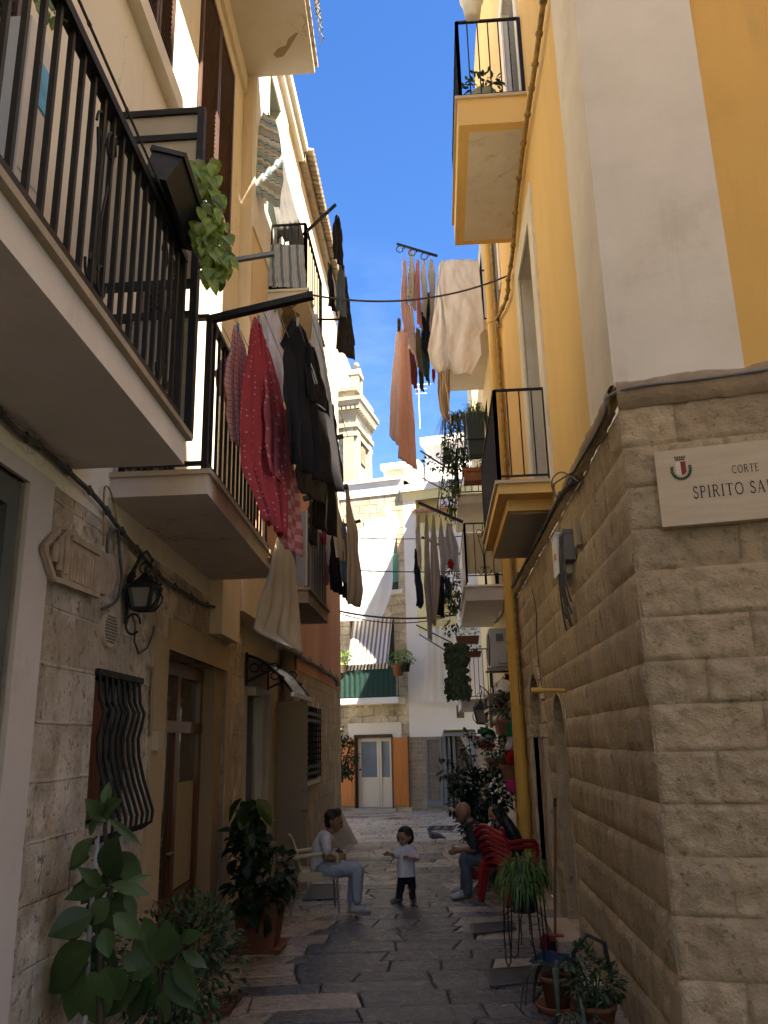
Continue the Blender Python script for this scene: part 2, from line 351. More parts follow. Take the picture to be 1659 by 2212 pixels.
def blocks(mb, o, ud, nout, u0, u1, zs, wr, holes=(), bulge=.022, rough=.02, cell=.045, vert=False, first=None, mi=0):
    rnd = random.Random(11)
    for k, (za, zb) in enumerate(zip(zs, zs[1:])):
        u = u0; i = 0; off = 0
        while u < u1 - .01:
            w = rnd.uniform(*wr)
            if i == 0: w = (first[k % 2] if first else w * rnd.uniform(.4, 1))
            e = min(u + w, u1)
            if u1 - e < .15: e = u1
            segs = [(u, e)]
            for h in holes:
                if h[2] < (za + zb) / 2 < h[3]:
                    ns = []
                    for a, b in segs:
                        if b <= h[0] or a >= h[1]: ns.append((a, b)); continue
                        if a < h[0]: ns.append((a, h[0]))
                        if b > h[1]: ns.append((h[1], b))
                    segs = ns
            tone = rnd.uniform(-.006, .006); lean = rnd.uniform(-.5, .5)
            for a, b in segs:
                if b - a < .03: continue
                nu = max(3, int((b - a) / cell)); nz = max(4, int((zb - za) / cell)); G = []
                for x in range(nu + 1):
                    row = []
                    for y in range(nz + 1):
                        uu = a + (b - a) * x / nu; zz = za + (zb - za) * y / nz
                        p = o + ud * uu + Z * zz
                        wob = noise.noise(p * 3.1) * .012
                        du = min(uu - a, b - uu) / (.022 if not vert else .014); dz = min(zz - za, zb - zz) / .022
                        ed = sst(min(du, 1)) * sst(min(dz, 1))
                        if vert: ed = max(ed, 0) ; 
                        q = p * 9
                        if vert: q = V((q.x, q.y * 1.4, q.z * .35))
                        nz_ = noise.fractal(q, 1.0, 2.1, 4)
                        d = -.018 + ed * (.012 + bulge * .6 * (.7 + .3 * math.sin(lean + uu * 5)) + tone + rough * nz_)
                        if vert: d += ed * .006 * (1 - 2 * (zz - za) / (zb - za)) * -1
                        sh = Z * (wob if 0 < y < nz else 0)
                        row.append(p + sh + nout * d)
                    G.append(row)
                mb.grid(G, mi, True)
            u = e; i += 1
# ---------------------------------------------------------------- ground
def slabs():
    base = MB(); base.quad((-60, -30, -.012), (60, -30, -.012), (60, 90, -.012), (-60, 90, -.012))
    g = base.build('ground', grout); tag(g, 'dark jointing ground under the alley paving', 'ground', kind='structure')
    mb = MB(); rnd = random.Random(5)
    def slab(q, mi, h):
        c = sum((V((x, y, 0)) for x, y in q), V()) / 4; P = []
        tilt = V((rnd.uniform(-.007, .007), rnd.uniform(-.007, .007), 0))
        for ins, zz in ((.005, -.012), (.007, h - .009), (.014, h - .002), (.028, h)):
            row = []
            for x, y in q:
                p = V((x, y, 0)); dd = (c - p); p = p + dd.normalized() * ins * 1.3
                row.append(V((p.x, p.y, zz + (tilt.x * (p.x - c.x) + tilt.y * (p.y - c.y) if zz > 0 else 0))))
            P.append(row)
        vs = [p for r in P for p in r]; fs = [(i * 4 + k, i * 4 + (k + 1) % 4, (i + 1) * 4 + (k + 1) % 4, (i + 1) * 4 + k) for i in range(3) for k in range(4)] + [(12, 13, 14, 15)]
        mb.add(vs, fs, mi)
    def region(x0, x1, y0, y1, dr, wr, prob, skew=.16):
        y = y0
        while y < y1:
            d = rnd.uniform(*dr); xs = [x0]
            while xs[-1] < x1: xs.append(xs[-1] + rnd.uniform(*wr))
            js = [rnd.uniform(-skew, skew) for _ in xs]
            t = lambda x: .05 * math.sin(x * .9 + y * .3) + .10 * (x + .5)
            for i in range(len(xs) - 1):
                a, b = xs[i], xs[i + 1]
                q = [(a + js[i], y + t(a)), (b + js[i + 1], y + t(b)), (b - js[i + 1], y + d + t(b)), (a - js[i], y + d + t(a))]
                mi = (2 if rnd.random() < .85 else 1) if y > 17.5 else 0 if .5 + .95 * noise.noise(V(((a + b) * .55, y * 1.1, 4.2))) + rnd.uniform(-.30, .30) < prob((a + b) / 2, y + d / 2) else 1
                if rnd.random() < .06 and b - a > .5:
                    m = (a + b) / 2; k = rnd.uniform(-.1, .1)
                    slab([q[0], (m + k, y + t(m)), (m - k, y + d + t(m)), q[3]], mi, rnd.uniform(.003, .010))
                    slab([(m + k, y + t(m)), q[1], q[2], (m - k, y + d + t(m))], mi if rnd.random() < .6 else 1 - mi, rnd.uniform(.003, .010))
                else: slab(q, mi, rnd.uniform(.003, .010))
            y += d
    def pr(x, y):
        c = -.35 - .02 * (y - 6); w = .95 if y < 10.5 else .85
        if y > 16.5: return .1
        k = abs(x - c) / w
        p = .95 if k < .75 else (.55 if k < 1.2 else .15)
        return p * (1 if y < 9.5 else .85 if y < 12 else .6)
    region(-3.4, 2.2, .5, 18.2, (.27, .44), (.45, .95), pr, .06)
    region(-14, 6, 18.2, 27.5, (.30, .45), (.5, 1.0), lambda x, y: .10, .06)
    o = mb.build('paving', [slab_dark, slab_cream, slab_bounce], recalc=False); tag(o, 'worn stone paving, dark slabs down the middle and cream slabs along the edges', 'paving', kind='structure')
slabs()
# ---------------------------------------------------------------- right hand corner building (yellow over rough stone)
RB = thing('yellow_house', 'tall ochre yellow house on a rough stone base at the street corner', 'house', (1.25, 5.13, 0))
UFF = V((.975, -.223, 0)).normalized(); NFF = V((-.223, -.975, 0)).normalized(); C0 = V((1.25, 5.13, 0))
EX, EY = V((1, 0, 0)), V((0, 1, 0))
TOPR = 15.5
mb = MB()
OY = V((1.262, 5.13, 0))
hol = [(9.62 - 5.13 - 1.25, 9.62 - 5.13, 4.40, 7.66), (8.2 - 5.13, 9.4 - 5.13, 8.9, 11.7), (12.0 - 5.13, 13.0 - 5.13, 8.9, 11.5)]
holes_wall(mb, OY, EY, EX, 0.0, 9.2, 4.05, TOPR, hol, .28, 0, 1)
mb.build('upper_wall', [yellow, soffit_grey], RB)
mb = MB(); p0, p1 = V((1.262, 5.13, 0)), C0 + UFF * 7 - NFF * .012
mb.quad(p0 + Z * 4.05, p1 + Z * 4.05, p1 + Z * TOPR, p0 + Z * TOPR)
mb.build('end_wall', yellow_deep, RB)
mb = MB(); a, b, c, d = V((1.27, 5.14, TOPR)), p1 + Z * TOPR, V((9, 14.33, TOPR)), V((1.27, 14.33, TOPR))
mb.quad(a, b, c, d); mb.quad(d, c, c - Z * TOPR, d - Z * TOPR); mb.build('roof', slabw, RB)
# white corner pilaster: alley strip and end-face strip
mb = MB(); yw = PX(1240, 700).y
def pil_y(z): return 5.95
mb.hexa([(1.235, 5.12, 4.16), (1.27, 5.12, 4.16), (1.27, 6.02, 4.16), (1.245, 6.02, 4.16), (1.235, 5.12, TOPR), (1.27, 5.12, TOPR), (1.27, 6.02, TOPR), (1.245, 6.02, TOPR)])
q0 = C0 + NFF * .012; q1 = q0 + UFF * .79
mb.hexa([q0 + Z * 4.17, q1 + Z * 4.17, q1 - NFF * .02 + Z * 4.17, q0 - NFF * .02 + Z * 4.17, q0 + Z * TOPR, q1 + Z * TOPR, q1 - NFF * .02 + Z * TOPR, q0 - NFF * .02 + Z * TOPR])
mb.build('corner_pilaster', trimw, RB)
ZS = [-.02, .33, .65, .97, 1.28, 1.56, 1.85, 2.12, 2.375, 2.64, 2.93, 3.19, 3.47, 3.74, 4.02]
mb = MB(); blocks(mb, C0, UFF, NFF, 0, 3.6, ZS, (.42, .74), first=(.62, .34), bulge=.008, rough=.022, cell=.018)
mb.build('rusticated_stone_end', rustic, RB)
SH = [(10.15 - 5.13, 11.55 - 5.13, 0, 2.68), (8.62 - 5.13, 9.40 - 5.13, .12, 2.38)]
mb = MB(); blocks(mb, C0, EY, -EX, 0, 8.9, ZS, (.5, .85), SH, bulge=.012, rough=.018, cell=.042, vert=True)
mb.build('tooled_stone_side', rustic_side, RB)
mb = MB()   # niche and doorway behind the tooled face
def arch_hole(mb, y0, y1, z0, zs, dep, mi=0, n=10, x=1.262):
    yc, r = (y0 + y1) / 2, (y1 - y0) / 2
    prof = [(y0, z0), (y0, zs)] + [(yc - r * math.cos(math.pi * k / n), zs + r * 1.05 * math.sin(math.pi * k / n)) for k in range(1, n)] + [(y1, zs), (y1, z0)]
    A = [V((x - .02, y, q)) for y, q in prof]; B = [p + EX * dep for p in A]
    for i in range(len(A) - 1): mb.quad(A[i], A[i + 1], B[i + 1], B[i], mi)
    mb.add(B, [tuple(range(len(B)))], mi)
    return prof
pr1 = arch_hole(mb, 10.22, 11.48, .02, 2.02, .42)
pr2 = arch_hole(mb, 8.62, 9.40, .14, 1.98, .30)
mb.quad((1.25, 8.6, .14), (1.25, 9.42, .14), (1.6, 9.42, .14), (1.6, 8.6, .14))
for pr, (y0, y1, z1) in ((pr1, (10.13, 11.57, 2.72)), (pr2, (8.6, 9.42, 2.42))):   # spandrels
    top = [V((1.256, y, z1)) for y, q in pr]; low = [V((1.256, y, q)) for y, q in pr]
    for i in range(len(pr) - 1): mb.quad(low[i], low[i + 1], top[i + 1], top[i])
    mb.quad((1.256, y0, 0), (1.256, pr[0][0], 0), (1.256, pr[0][0], z1), (1.256, y0, z1)); mb.quad((1.256, pr[-1][0], 0), (1.256, y1, 0), (1.256, y1, z1), (1.256, pr[-1][0], z1))
mb.build('niche_and_doorway', rustic_side, RB)
mb = MB()
for y0, y1 in ((10.04, 10.22), (11.48, 11.66)): mb.box((1.20, y0, 0), (1.30, y1, 1.95)); mb.box((1.18, y0 - .02, 1.95), (1.30, y1 + .02, 2.1))
for k in range(9):
    a0, a1 = math.pi * k / 9 + .02, math.pi * (k + 1) / 9 - .02
    f = lambda a, r: V((1.215, 10.85 - r * math.cos(a), 2.1 + r * math.sin(a)))
    mb.prism([f(a0, .63), f(a1, .63), f(a1, .80), f(a0, .80)], (.08, 0, 0))
mb.build('arched_door_surround', rustic_side, RB)
mb = MB(); mb.box((1.60, 10.26, .02), (1.66, 11.44, 2.1)); dd = mb.build('alley_door', wood, RB)
mb = MB(); mb.ball((1.58, 10.4, 1.0), .03, 8); mb.build('door_knob', M('brass', (.6, .42, .15), metal=1, rough=.3), dd)
mb = MB(); mb.box((1.02, 8.5, -.01), (1.27, 9.56, .125)); mb.box((1.05, 10.1, -.01), (1.27, 11.6, .11)); mb.build('doorstep', M('smooth_step_stone', (.5, .38, .27), (.43, .33, .22), 5, rough=.6, bump=.15), RB)
# stone string course
def course(mb, o, ud, nout, L, z0, z1, dep, n):
    G = []
    for i in range(n + 1):
        u = L * i / n; row = []
        for k, (zz, dd) in enumerate(((z0 + .0, .0), (z0 + .035, dep * .9), (z0 + .1, dep * 1.15), (z1 - .03, dep), (z1, dep * .5), (z1 + .01, -.03))):
            p = o + ud * u + Z * zz; nn = noise.fractal(p * 7, 1, 2, 4)
            row.append(p + nout * (dd + nn * .012) + Z * nn * .012)
        G.append(row)
    mb.grid(G, 0, True)
mb = MB(); course(mb, C0 + NFF * .01, UFF, NFF, 3.6, 4.0, 4.18, .045, 120); course(mb, C0 - EX * .01, EY, -EX, 9.1, 3.98, 4.17, .045, 200)
mb.build('stone_string_course', band_st, RB)
# door / window joinery of the yellow house
def frame(mb, y0, y1, z0, z1, w, x0=1.235, x1=1.27, bottom=False):
    mb.box((x0, y0 - w, z0), (x1, y0, z1 + w)); mb.box((x0, y1, z0), (x1, y1 + w, z1 + w)); mb.box((x0, y0, z1), (x1, y1, z1 + w))
mb = MB(); frame(mb, 8.37, 9.62, 4.42, 7.66, .3); mb.build('white_window_surround', trimw, RB)
mb = MB(); frame(mb, 8.2, 9.4, 8.92, 11.7, .22); mb.build('upper_window_surround', trimw, RB)
mb = MB(); frame(mb, 12.0, 13.0, 8.92, 11.5, .2); mb.build('upper_window_surround', trimw, RB)
mb = MB(); mb.box((1.46, 8.37, 4.42), (1.5, 9.62, 7.66)); mb.build('balcony_door', M('grey_door_paint', (.42, .39, .33), rough=.6), RB)
bgs = M('blue_grey_shutter', (.25, .27, .31), rough=.6)
for y0, y1 in ((8.2, 9.4), (12., 13.)):
    mb = MB()
    for k in range(30): mb.obox((1.36, (y0 + y1) / 2, 9.0 + k * .088), (0, (y1 - y0) / 2, 0), (.018, 0, .03), (.003, 0, -.002))
    mb.build('grey_shutter', bgs, RB)
# ---------------------------------------------------------------- balconies
def railing(par, p0, p1, zb, zt, nbars, mat, bw=.014, rail=.035, scrolls=(), low=.06, thick=None):
    """top rail, bottom rail and one object per bar between two plan points"""
    p0, p1 = V((*p0, 0)), V((*p1, 0)); d = (p1 - p0); L = d.length; d.normalize()
    mb = MB(); mb.bar(p0 + Z * zt, p1 + Z * zt, rail, thick or rail * .6); mb.build('top_rail', mat, par)
    mb = MB(); mb.bar(p0 + Z * (zb + low), p1 + Z * (zb + low), rail * .8, rail * .5); mb.build('bottom_rail', mat, par)
    for i in range(nbars + 1):
        c = p0 + d * (L * i / nbars); e = .02 if i in (0, nbars) else bw / 2
        mb = MB(); mb.bar(c + Z * (zb if i in (0, nbars) else zb + low), c + Z * zt, e * 2, e * 2, up=d); mb.build('bar', mat, par)
    for u, s in scrolls:
        c = p0 + d * (L * u); mb = MB(); h = zt - zb
        for sg in (-1, 1):
            for zc, sz in ((zb + h * .82, 1), (zb + h * .2, -1)):
                sp = [c + d * (sg * (.02 + s * (1 + math.cos(a)) * .5 * (1 - a / 14))) + Z * (zc + sz * s * math.sin(a) * .9 * (1 - a / 14)) for a in [k * .35 for k in range(18)]]
                mb.tube(sp, .007, 5)
            mb.tube([c + d * sg * s + Z * (zb + h * .8), c + d * sg * .012 + Z * (zb + h * .45), c + d * sg * .012 + Z * (zb + h * .22)], .007, 5)
        mb.build('scroll', mat, par)
def bal_slab(par, name, x_in, x_out, y0, y1, z0, z1, mat, lip=.03, lipm=None, panel=None):
    mb = MB()
    fx = x_in if callable(x_in) else (lambda y: x_in); fo = x_out if callable(x_out) else (lambda y: x_out)
    def bx(a, b, e, q0, q1, mi): mb.hexa([(fx(a), a, q0), (fo(a) + e, a, q0), (fo(b) + e, b, q0), (fx(b), b, q0), (fx(a), a, q1), (fo(a) + e, a, q1), (fo(b) + e, b, q1), (fx(b), b, q1)], mi)
    bx(y0, y1, 0, z0, z1 - .035, 0)
    sg = 1 if fo(y0) > fx(y0) else -1
    bx(y0 - lip, y1 + lip, sg * lip, z1 - .035, z1, 1)
    if panel is not None: bx(y0 + .12, y1 - .12, -sg * .12, z0 - .012, z0, 2)
    return mb.build(name, [mat, lipm or mat] + ([panel] if panel else []), par)
# upper yellow balcony
b = bal_slab(RB, 'upper_balcony', 1.26, .48, 7.85, 10.2, 8.60, 8.98, yellow, lipm=marble, panel=slabw)
railing(b, (.52, 7.9), (1.24, 7.9), 8.98, 10.08, 6, iron, scrolls=()); railing(b, (.52, 7.9), (.52, 10.15), 8.98, 10.08, 16, iron)
# middle yellow balcony
b = bal_slab(RB, 'middle_balcony', 1.26, .70, 8.18, 10.85, 4.36, 4.50, yellow, lipm=marble)
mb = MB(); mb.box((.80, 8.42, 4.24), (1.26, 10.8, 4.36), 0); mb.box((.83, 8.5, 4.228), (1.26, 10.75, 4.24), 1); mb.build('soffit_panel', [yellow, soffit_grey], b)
railing(b, (.72, 8.22), (1.24, 8.22), 4.50, 5.52, 4, iron); railing(b, (.72, 8.22), (.72, 10.8), 4.50, 5.52, 22, iron)
# ---------------------------------------------------------------- next house on the right
R2 = thing('cream_house', 'cream house beyond the yellow drainpipe with balconies full of washing', 'house', (1.3, 14.4, 0))
cream2 = M('cream_wall_paint', (.72, .58, .33), (.68, .54, .30), 1, rough=.9, bump=.1, c3=(.55, .42, .24), sc3=1)
mb = MB()
for ya, yb, hh, hol in ((14.35, 18.5, 12.3, [(1.2, 2.2, 9.7, 11.9), (1.6, 2.6, 4.7, 7.1), (2, 2.9, 7.3, 8.9)]), (18.5, 21.6, 10.2, [(1.0, 1.9, 4.7, 7.1), (1.2, 2.1, 2.9, 4.2)]), (21.6, 23.75, 12.3, [])):
    holes_wall(mb, V((1.27, ya, 0)), EY, EX, 0, yb - ya, 3.1, hh, hol, .2, 0, 1)
    mb.quad((1.27, ya, hh), (7, ya, hh), (7, yb, hh), (1.27, yb, hh)); mb.quad((1.27, ya, 3), (7, ya, 3), (7, ya, hh), (1.27, ya, hh)); mb.quad((1.27, yb, 3), (7, yb, 3), (7, yb, hh), (1.27, yb, hh))
mb.build('upper_wall', [cream2, glass], R2)
mb = MB(); holes_wall(mb, V((1.29, 12.6, 0)), EY, EX, 0, 11.15, -.02, 3.12, [(2.1, 3.0, 0, 2.2), (5.4, 6.3, 0, 2.2)], .25); mb.build('ground_floor_wall', stoneL, R2)
b = bal_slab(R2, 'laundry_balcony', 1.28, .50, 14.3, 17.1, 9.42, 9.62, slabw)
railing(b, (.53, 14.35), (1.26, 14.35), 9.62, 10.72, 4, iron); railing(b, (.53, 14.35), (.53, 17.0), 9.62, 10.72, 14, iron)
b = bal_slab(R2, 'planted_balcony', 1.28, .55, 16.2, 18.6, 6.55, 6.75, slabw); railing(b, (.58, 16.25), (1.26, 16.25), 6.75, 7.75, 5, iron); railing(b, (.58, 16.25), (.58, 18.5), 6.75, 7.75, 12, iron)
b = bal_slab(R2, 'screened_balcony', 1.28, .56, 14.7, 18.4, 4.32, 4.60, soffit_grey, lipm=slabw)
railing(b, (.60, 14.74), (1.26, 14.74), 4.66, 5.75, 4, iron, scrolls=((.5, .1),), low=.12); railing(b, (.60, 14.74), (.60, 18.3), 4.66, 5.75, 18, iron)
mb = MB(); G = [[V((.62 + .62 * i / 20, 14.775 + .012 * math.sin(i * .9) + .008 * math.sin(j * 1.1 + i), 4.82 + .76 * j / 8)) for j in range(9)] for i in range(21)]
mb.grid(G); mb.build('cream_screen', Mfab('cream_tarpaulin', (.62, .54, .34), trl=.35, rough=.5), b)
mb = MB()
for k in range(26): mb.box((.575, 14.85 + k * .13, 4.72), (.59, 14.95 + k * .13, 5.62))
mb.build('white_slats', white_pl, b)
b = bal_slab(R2, 'flower_balcony', 1.28, .52, 19.4, 22.4, 2.62, 2.82, soffit_grey)
railing(b, (.55, 19.45), (1.26, 19.45), 2.82, 3.95, 7, irond); railing(b, (.55, 19.45), (.55, 22.3), 2.82, 3.95, 14, irond)
# ---------------------------------------------------------------- left near house
LB = thing('cream_corner_house', 'near cream plastered house with stone ground floor and long balconies on the left', 'house', (-2.2, 4, 0))
UL = V((-.036, 1, 0)).normalized(); NL = V((-1, -.036, 0)).normalized(); OL = V((-1.93, 0, 0))
ys = lambda px, py: PL(px, py).y
TOPL = 12.6
mb = MB(); up_holes = [(2.6, 4.1, 3.72, 6.35), (4.75, 5.75, 7.95, 10.3), (6.55, 8.3, 7.9, 10.2), (5.3, 6.6, 3.75, 6.1)]
up_holes = [(2.2, 3.35, 3.72, 6.0), (4.95, 5.85, 7.55, 9.9), (6.72, 8.28, 7.55, 9.9), (5.4, 6.5, 3.75, 6.0)]
holes_wall(mb, OL, UL, NL, -8, 8.92, 3.35, TOPL, up_holes, .16, 0, 1)
e0, e1 = OL + UL * 8.92, OL + UL * 8.92 + NL * 6
mb.quad(e0, e1, e1 + Z * TOPL, e0 + Z * TOPL); s0, s1 = OL - UL * 8, OL - UL * 8 + NL * 6
mb.quad(s0 + Z * TOPL, e0 + Z * TOPL, e1 + Z * TOPL, s1 + Z * TOPL)
mb.quad(s0, s1, s1 + Z * TOPL, s0 + Z * TOPL)
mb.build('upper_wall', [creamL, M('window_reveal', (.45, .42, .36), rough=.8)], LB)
mb = MB(); LH = [(5.08, 5.92, 1.48, 2.40), (6.60, 8.84, 0, 2.70), (2.9, 3.93, 0, 3.27)]
holes_wall(mb, OL, UL, NL, -8, 9.84, -.02, 3.36, LH, .32); mb.quad(OL + UL * 9.84 - Z * .02, OL + UL * 9.84 + NL * 1, OL + UL * 9.84 + NL * 1 + Z * 3.36, OL + UL * 9.84 + Z * 3.36)
mb.build('stone_ground_floor', tuff, LB)
mb = MB(); ob = lambda u0, u1, z0, z1, d0, d1, mi=0: mb.hexa([OL + UL * u0 - NL * d0 + Z * z0, OL + UL * u1 - NL * d0 + Z * z0, OL + UL * u1 - NL * d1 + Z * z0, OL + UL * u0 - NL * d1 + Z * z0, OL + UL * u0 - NL * d0 + Z * z1, OL + UL * u1 - NL * d0 + Z * z1, OL + UL * u1 - NL * d1 + Z * z1, OL + UL * u0 - NL * d1 + Z * z1], mi)
ob(3.93, 4.22, 0, 3.36, -.02, .025); ob(2.4, 2.9, 0, 3.36, -.02, .025); ob(2.9, 3.93, 3.27, 3.36, -.02, .025)
mb.build('plaster_pilaster', M('pinkish_white_plaster', (.62, .55, .49), (.56, .49, .43), 1.5, rough=.9, bump=.15, c3=(.42, .36, .31), sc3=2, lo3=.6, hi3=.8), LB)
mb = MB(); ob(2.92, 3.92, .02, 3.26, -.10, -.07, 0); ob(3.80, 3.92, .02, 3.26, -.07, -.02, 0); ob(2.92, 3.80, 3.12, 3.26, -.07, -.02, 0); ob(2.98, 3.78, 2.2, 3.1, -.07, -.06, 1); ob(2.92, 3.80, 2.05, 2.16, -.07, -.02, 0); ob(3.0, 3.74, .3, 1.95, -.07, -.045, 0)
mb.build('green_grey_door', [M('green_grey_paint', (.10, .11, .095), (.085, .095, .08), 3, rough=.5), glass], LB)
# plastered door surround, deep reveal and glazed wooden door
mb = MB(); ob(6.22, 6.60, 0, 2.78, -.02, .02); ob(8.84, 9.05, 0, 2.78, -.02, .02); ob(6.60, 8.84, 2.70, 2.95, -.02, .02)
mb.build('door_surround', M('tan_plaster', (.48, .38, .25), (.42, .33, .21), 2, rough=.9, bump=.1), LB)
mb = MB(); ob(6.62, 8.5, .06, 2.66, -.30, -.27, 0); ob(8.5, 8.83, .0, 2.70, -.30, -.03, 1)
ob(6.62, 6.74, .06, 2.68, -.27, -.16); ob(7.55, 7.67, .06, 2.68, -.27, -.16); ob(8.40, 8.52, .06, 2.68, -.27, -.16); ob(6.62, 8.52, 2.56, 2.68, -.27, -.155); ob(6.62, 8.52, 2.06, 2.16, -.27, -.15, 0); ob(6.62, 8.52, .06, .7, -.27, -.18)
door = mb.build('glazed_wooden_door', [wood, M('reveal_plaster', (.32, .24, .15), rough=.9)], LB)
mb = MB(); ob(6.74, 7.55, 2.16, 2.56, -.27, -.20); ob(7.67, 8.40, 2.16, 2.56, -.27, -.20); ob(6.74, 7.55, .7, 2.06, -.27, -.20); ob(7.67, 8.4, .7, 2.06, -.27, -.20)
mb.build('pane', Mglass('door_glass', (.055, .05, .045), .03, 1.0), door)
mb = MB(); ob(7.70, 8.38, .72, 1.62, -.198, -.195); mb.build('inner_curtain', Mfab('door_curtain', (.38, .34, .27), trl=0), door)
mb = MB(); mb.tube([PL(360, 1845, .0), PL(366, 1845, .02), PL(372, 1843, .02)], .012); mb.build('handle', grey_metal, door)
# belly grille window
mb = MB(); ob(5.09, 5.91, 1.49, 2.39, -.10, -.07, 0); ob(5.12, 5.42, 1.52, 2.36, -.07, -.05, 1); win = mb.build('barred_window', [glass, wood], LB)
for k in range(8):
    u = 5.10 + .112 * k; pr = [(2.42, .0), (2.36, .02), (2.24, .03), (2.17, .06), (2.10, .05), (2.0, .03), (1.88, .04), (1.72, .08), (1.6, .12), (1.52, .145), (1.45, .14), (1.41, .08), (1.40, .0)]
    mb = MB(); mb.tube([OL + UL * (u + d * .35) - NL * (d) + Z * q for q, d in pr], .0115, 6); mb.build('bar', iron, win)
mb = MB(); mb.bar(OL + UL * 5.06 - NL * .02 + Z * 2.4, OL + UL * 5.94 - NL * .02 + Z * 2.4, .03, .04); mb.build('grille_rail', iron, win); mb = MB(); mb.bar(OL + UL * 5.06 - NL * .05 + Z * 1.42, OL + UL * 5.94 - NL * .05 + Z * 1.42, .03, .02); mb.build('grille_rail', iron, win)
# long near balcony
L1i, L1o = (lambda y: Lx(y)), (lambda y: Lx(y, .68))
b = bal_slab(LB, 'long_balcony', L1i, L1o, -2, 4.44, 3.51, 3.70, M('balcony_fascia', (.76, .70, .62), (.68, .62, .54), 2, rough=.9, bump=.15, c3=(.3, .25, .19), sc3=3, lo3=.62, hi3=.8, drip=.6, crack=.6), lip=.035, lipm=M('grubby_marble_edge', (.42, .35, .25), (.30, .24, .17), 5, rough=.7, bump=.2))
railing(b, (Lx(.2, .64), .2), (Lx(4.36, .64), 4.36), 3.70, 4.80, 34, iron, bw=.022, rail=.06, thick=.05, scrolls=((.69, .1), (.93, .1)), low=.09)
mb = MB(); ob2 = mb.box
xa, xb = Lx(4.5, .0), Lx(4.5, .70)
for x in (xa + .02, xb - .02): mb.box((x - .022, 4.47, 3.70), (x + .022, 4.53, 6.02))
for q in (6.0, 5.8, 4.72, 4.5, 3.76): mb.box((xa + .042, 4.475, q - .022), (xb - .042, 4.525, q + .022))
dv = mb.build('divider_frame', iron, b)
mb = MB(); mb.box((xa + .04, 4.495, 4.74), (xb - .04, 4.505, 5.98)); mb.build('frosted_panel', M('frosted_glass', (.62, .57, .45), (.56, .51, .40), 2, rough=.45, trl=.5), dv)
mb = MB(); mb.box((xa + .3, 4.492, 3.78), (xb - .04, 4.50, 4.48)); mb.build('corrugated_panel', M('corrugated_plastic', (.5, .48, .42), (.40, .38, .33), 60, st=(.2, .2, 1), rough=.4, trl=.4), dv)
mb = MB()
for cx in (.2, .45):
    for sg in (-1, 1): mb.tube([V((xa + cx + sg * (.02 + .07 * math.cos(a) * (1 - a / 16)), 4.5, 4.30 + .09 * math.sin(a) * (1 - a / 16))) for a in [k * .4 for k in range(18)]], .008, 5)
mb.build('scroll', iron, dv)
# second near balcony
b = bal_slab(LB, 'second_balcony', L1i, (lambda y: Lx(y, .66)), 5.09, 8.0, 3.53, 3.70, M('cracked_fascia', (.74, .66, .57), (.66, .58, .49), 2, rough=.9, bump=.2, c3=(.30, .22, .16), sc3=4, lo3=.6, hi3=.75, drip=.7, crack=.8), lip=.02, lipm=marble)
railing(b, (Lx(5.14, .62), 5.14), (Lx(7.9, .62), 7.9), 3.70, 4.84, 18, irond, bw=.02, rail=.05); railing(b, (Lx(5.14, .06), 5.14), (Lx(5.14, .62), 5.14), 3.70, 4.84, 1, irond, rail=.05)
mb = MB(); mb.hexa([OL + UL * 8.02 + Z * 3.0, OL + UL * 8.9 + Z * 3.0, OL + UL * 8.9 - NL * .12 + Z * 3.0, OL + UL * 8.02 - NL * .12 + Z * 3.0, OL + UL * 8.02 + Z * 3.7, OL + UL * 8.9 + Z * 3.7, OL + UL * 8.9 - NL * .12 + Z * 3.7, OL + UL * 8.02 - NL * .12 + Z * 3.7])
mb.build('corbel', peachpl, LB)
# top balcony with white soffit
b = bal_slab(LB, 'top_balcony', L1i, (lambda y: Lx(y, .94)), 3.0, 8.95, 10.5, 10.66, slabw, lip=.04)
mb = MB()
for k in range(26):
    y = 5.2 + k * .14; x = Lx(y, 1.02)
    mb.tube([V((x + .07 * math.sin(a) * (1 if a < 3.2 else -.6), y + .01, 10.7 + .10 * a / 1.2 + .05 * math.sin(2 * a))) for a in [j * .35 for j in range(26)]], .008, 5)
mb.tube([(Lx(4, .97), 4, 11.42), (Lx(8.9, .97), 8.9, 11.42)], .014); mb.build('scrolled_railing', irond, b)
mb = MB()
pts = [PP(*p, (0, 0, 1), 10.497) for p in ((590, 118), (600, 105), (618, 98), (622, 85), (640, 70), (644, 72), (632, 92), (622, 108), (612, 122), (598, 125))]
mb.prism(pts, (0, 0, .02)); mb.build('flaked_patch', M('bare_plaster', (.36, .29, .19), rough=1), b)
# ledge and shutters
mb = MB(); ob(3.6, 6.35, 7.27, 7.45, -.01, .10); ob(-1, 8.9, 10.2, 10.5, -.01, .05); mb.build('moulded_ledge', trimw, LB)
for (u0, u1, z0, z1) in ((4.97, 5.83, 7.57, 9.88), (6.74, 8.26, 7.57, 9.88), (2.22, 3.33, 3.75, 5.98), (5.42, 6.48, 3.78, 5.98)):
    mb = MB(); m_ = (u0 + u1) / 2
    for a, bb in ((u0, m_ - .01), (m_ + .01, u1)):
        ob(a, a + .05, z0, z1, -.05, .03); ob(bb - .05, bb, z0, z1, -.05, .03); ob(a + .05, bb - .05, z0, z0 + .07, -.05, .028); ob(a + .05, bb - .05, z1 - .07, z1, -.05, .028)
        n = int((z1 - z0 - .14) / .055)
        for k in range(n):
            q = z0 + .07 + (k + .5) * (z1 - z0 - .14) / n; c = OL + UL * ((a + bb) / 2) - NL * (-.01) + Z * q
            mb.obox(c, UL * ((bb - a) / 2 - .05), -NL * .024 - Z * .018, Z * .004 - NL * .003)
    mb.build('louvred_shutter', louvre, LB)
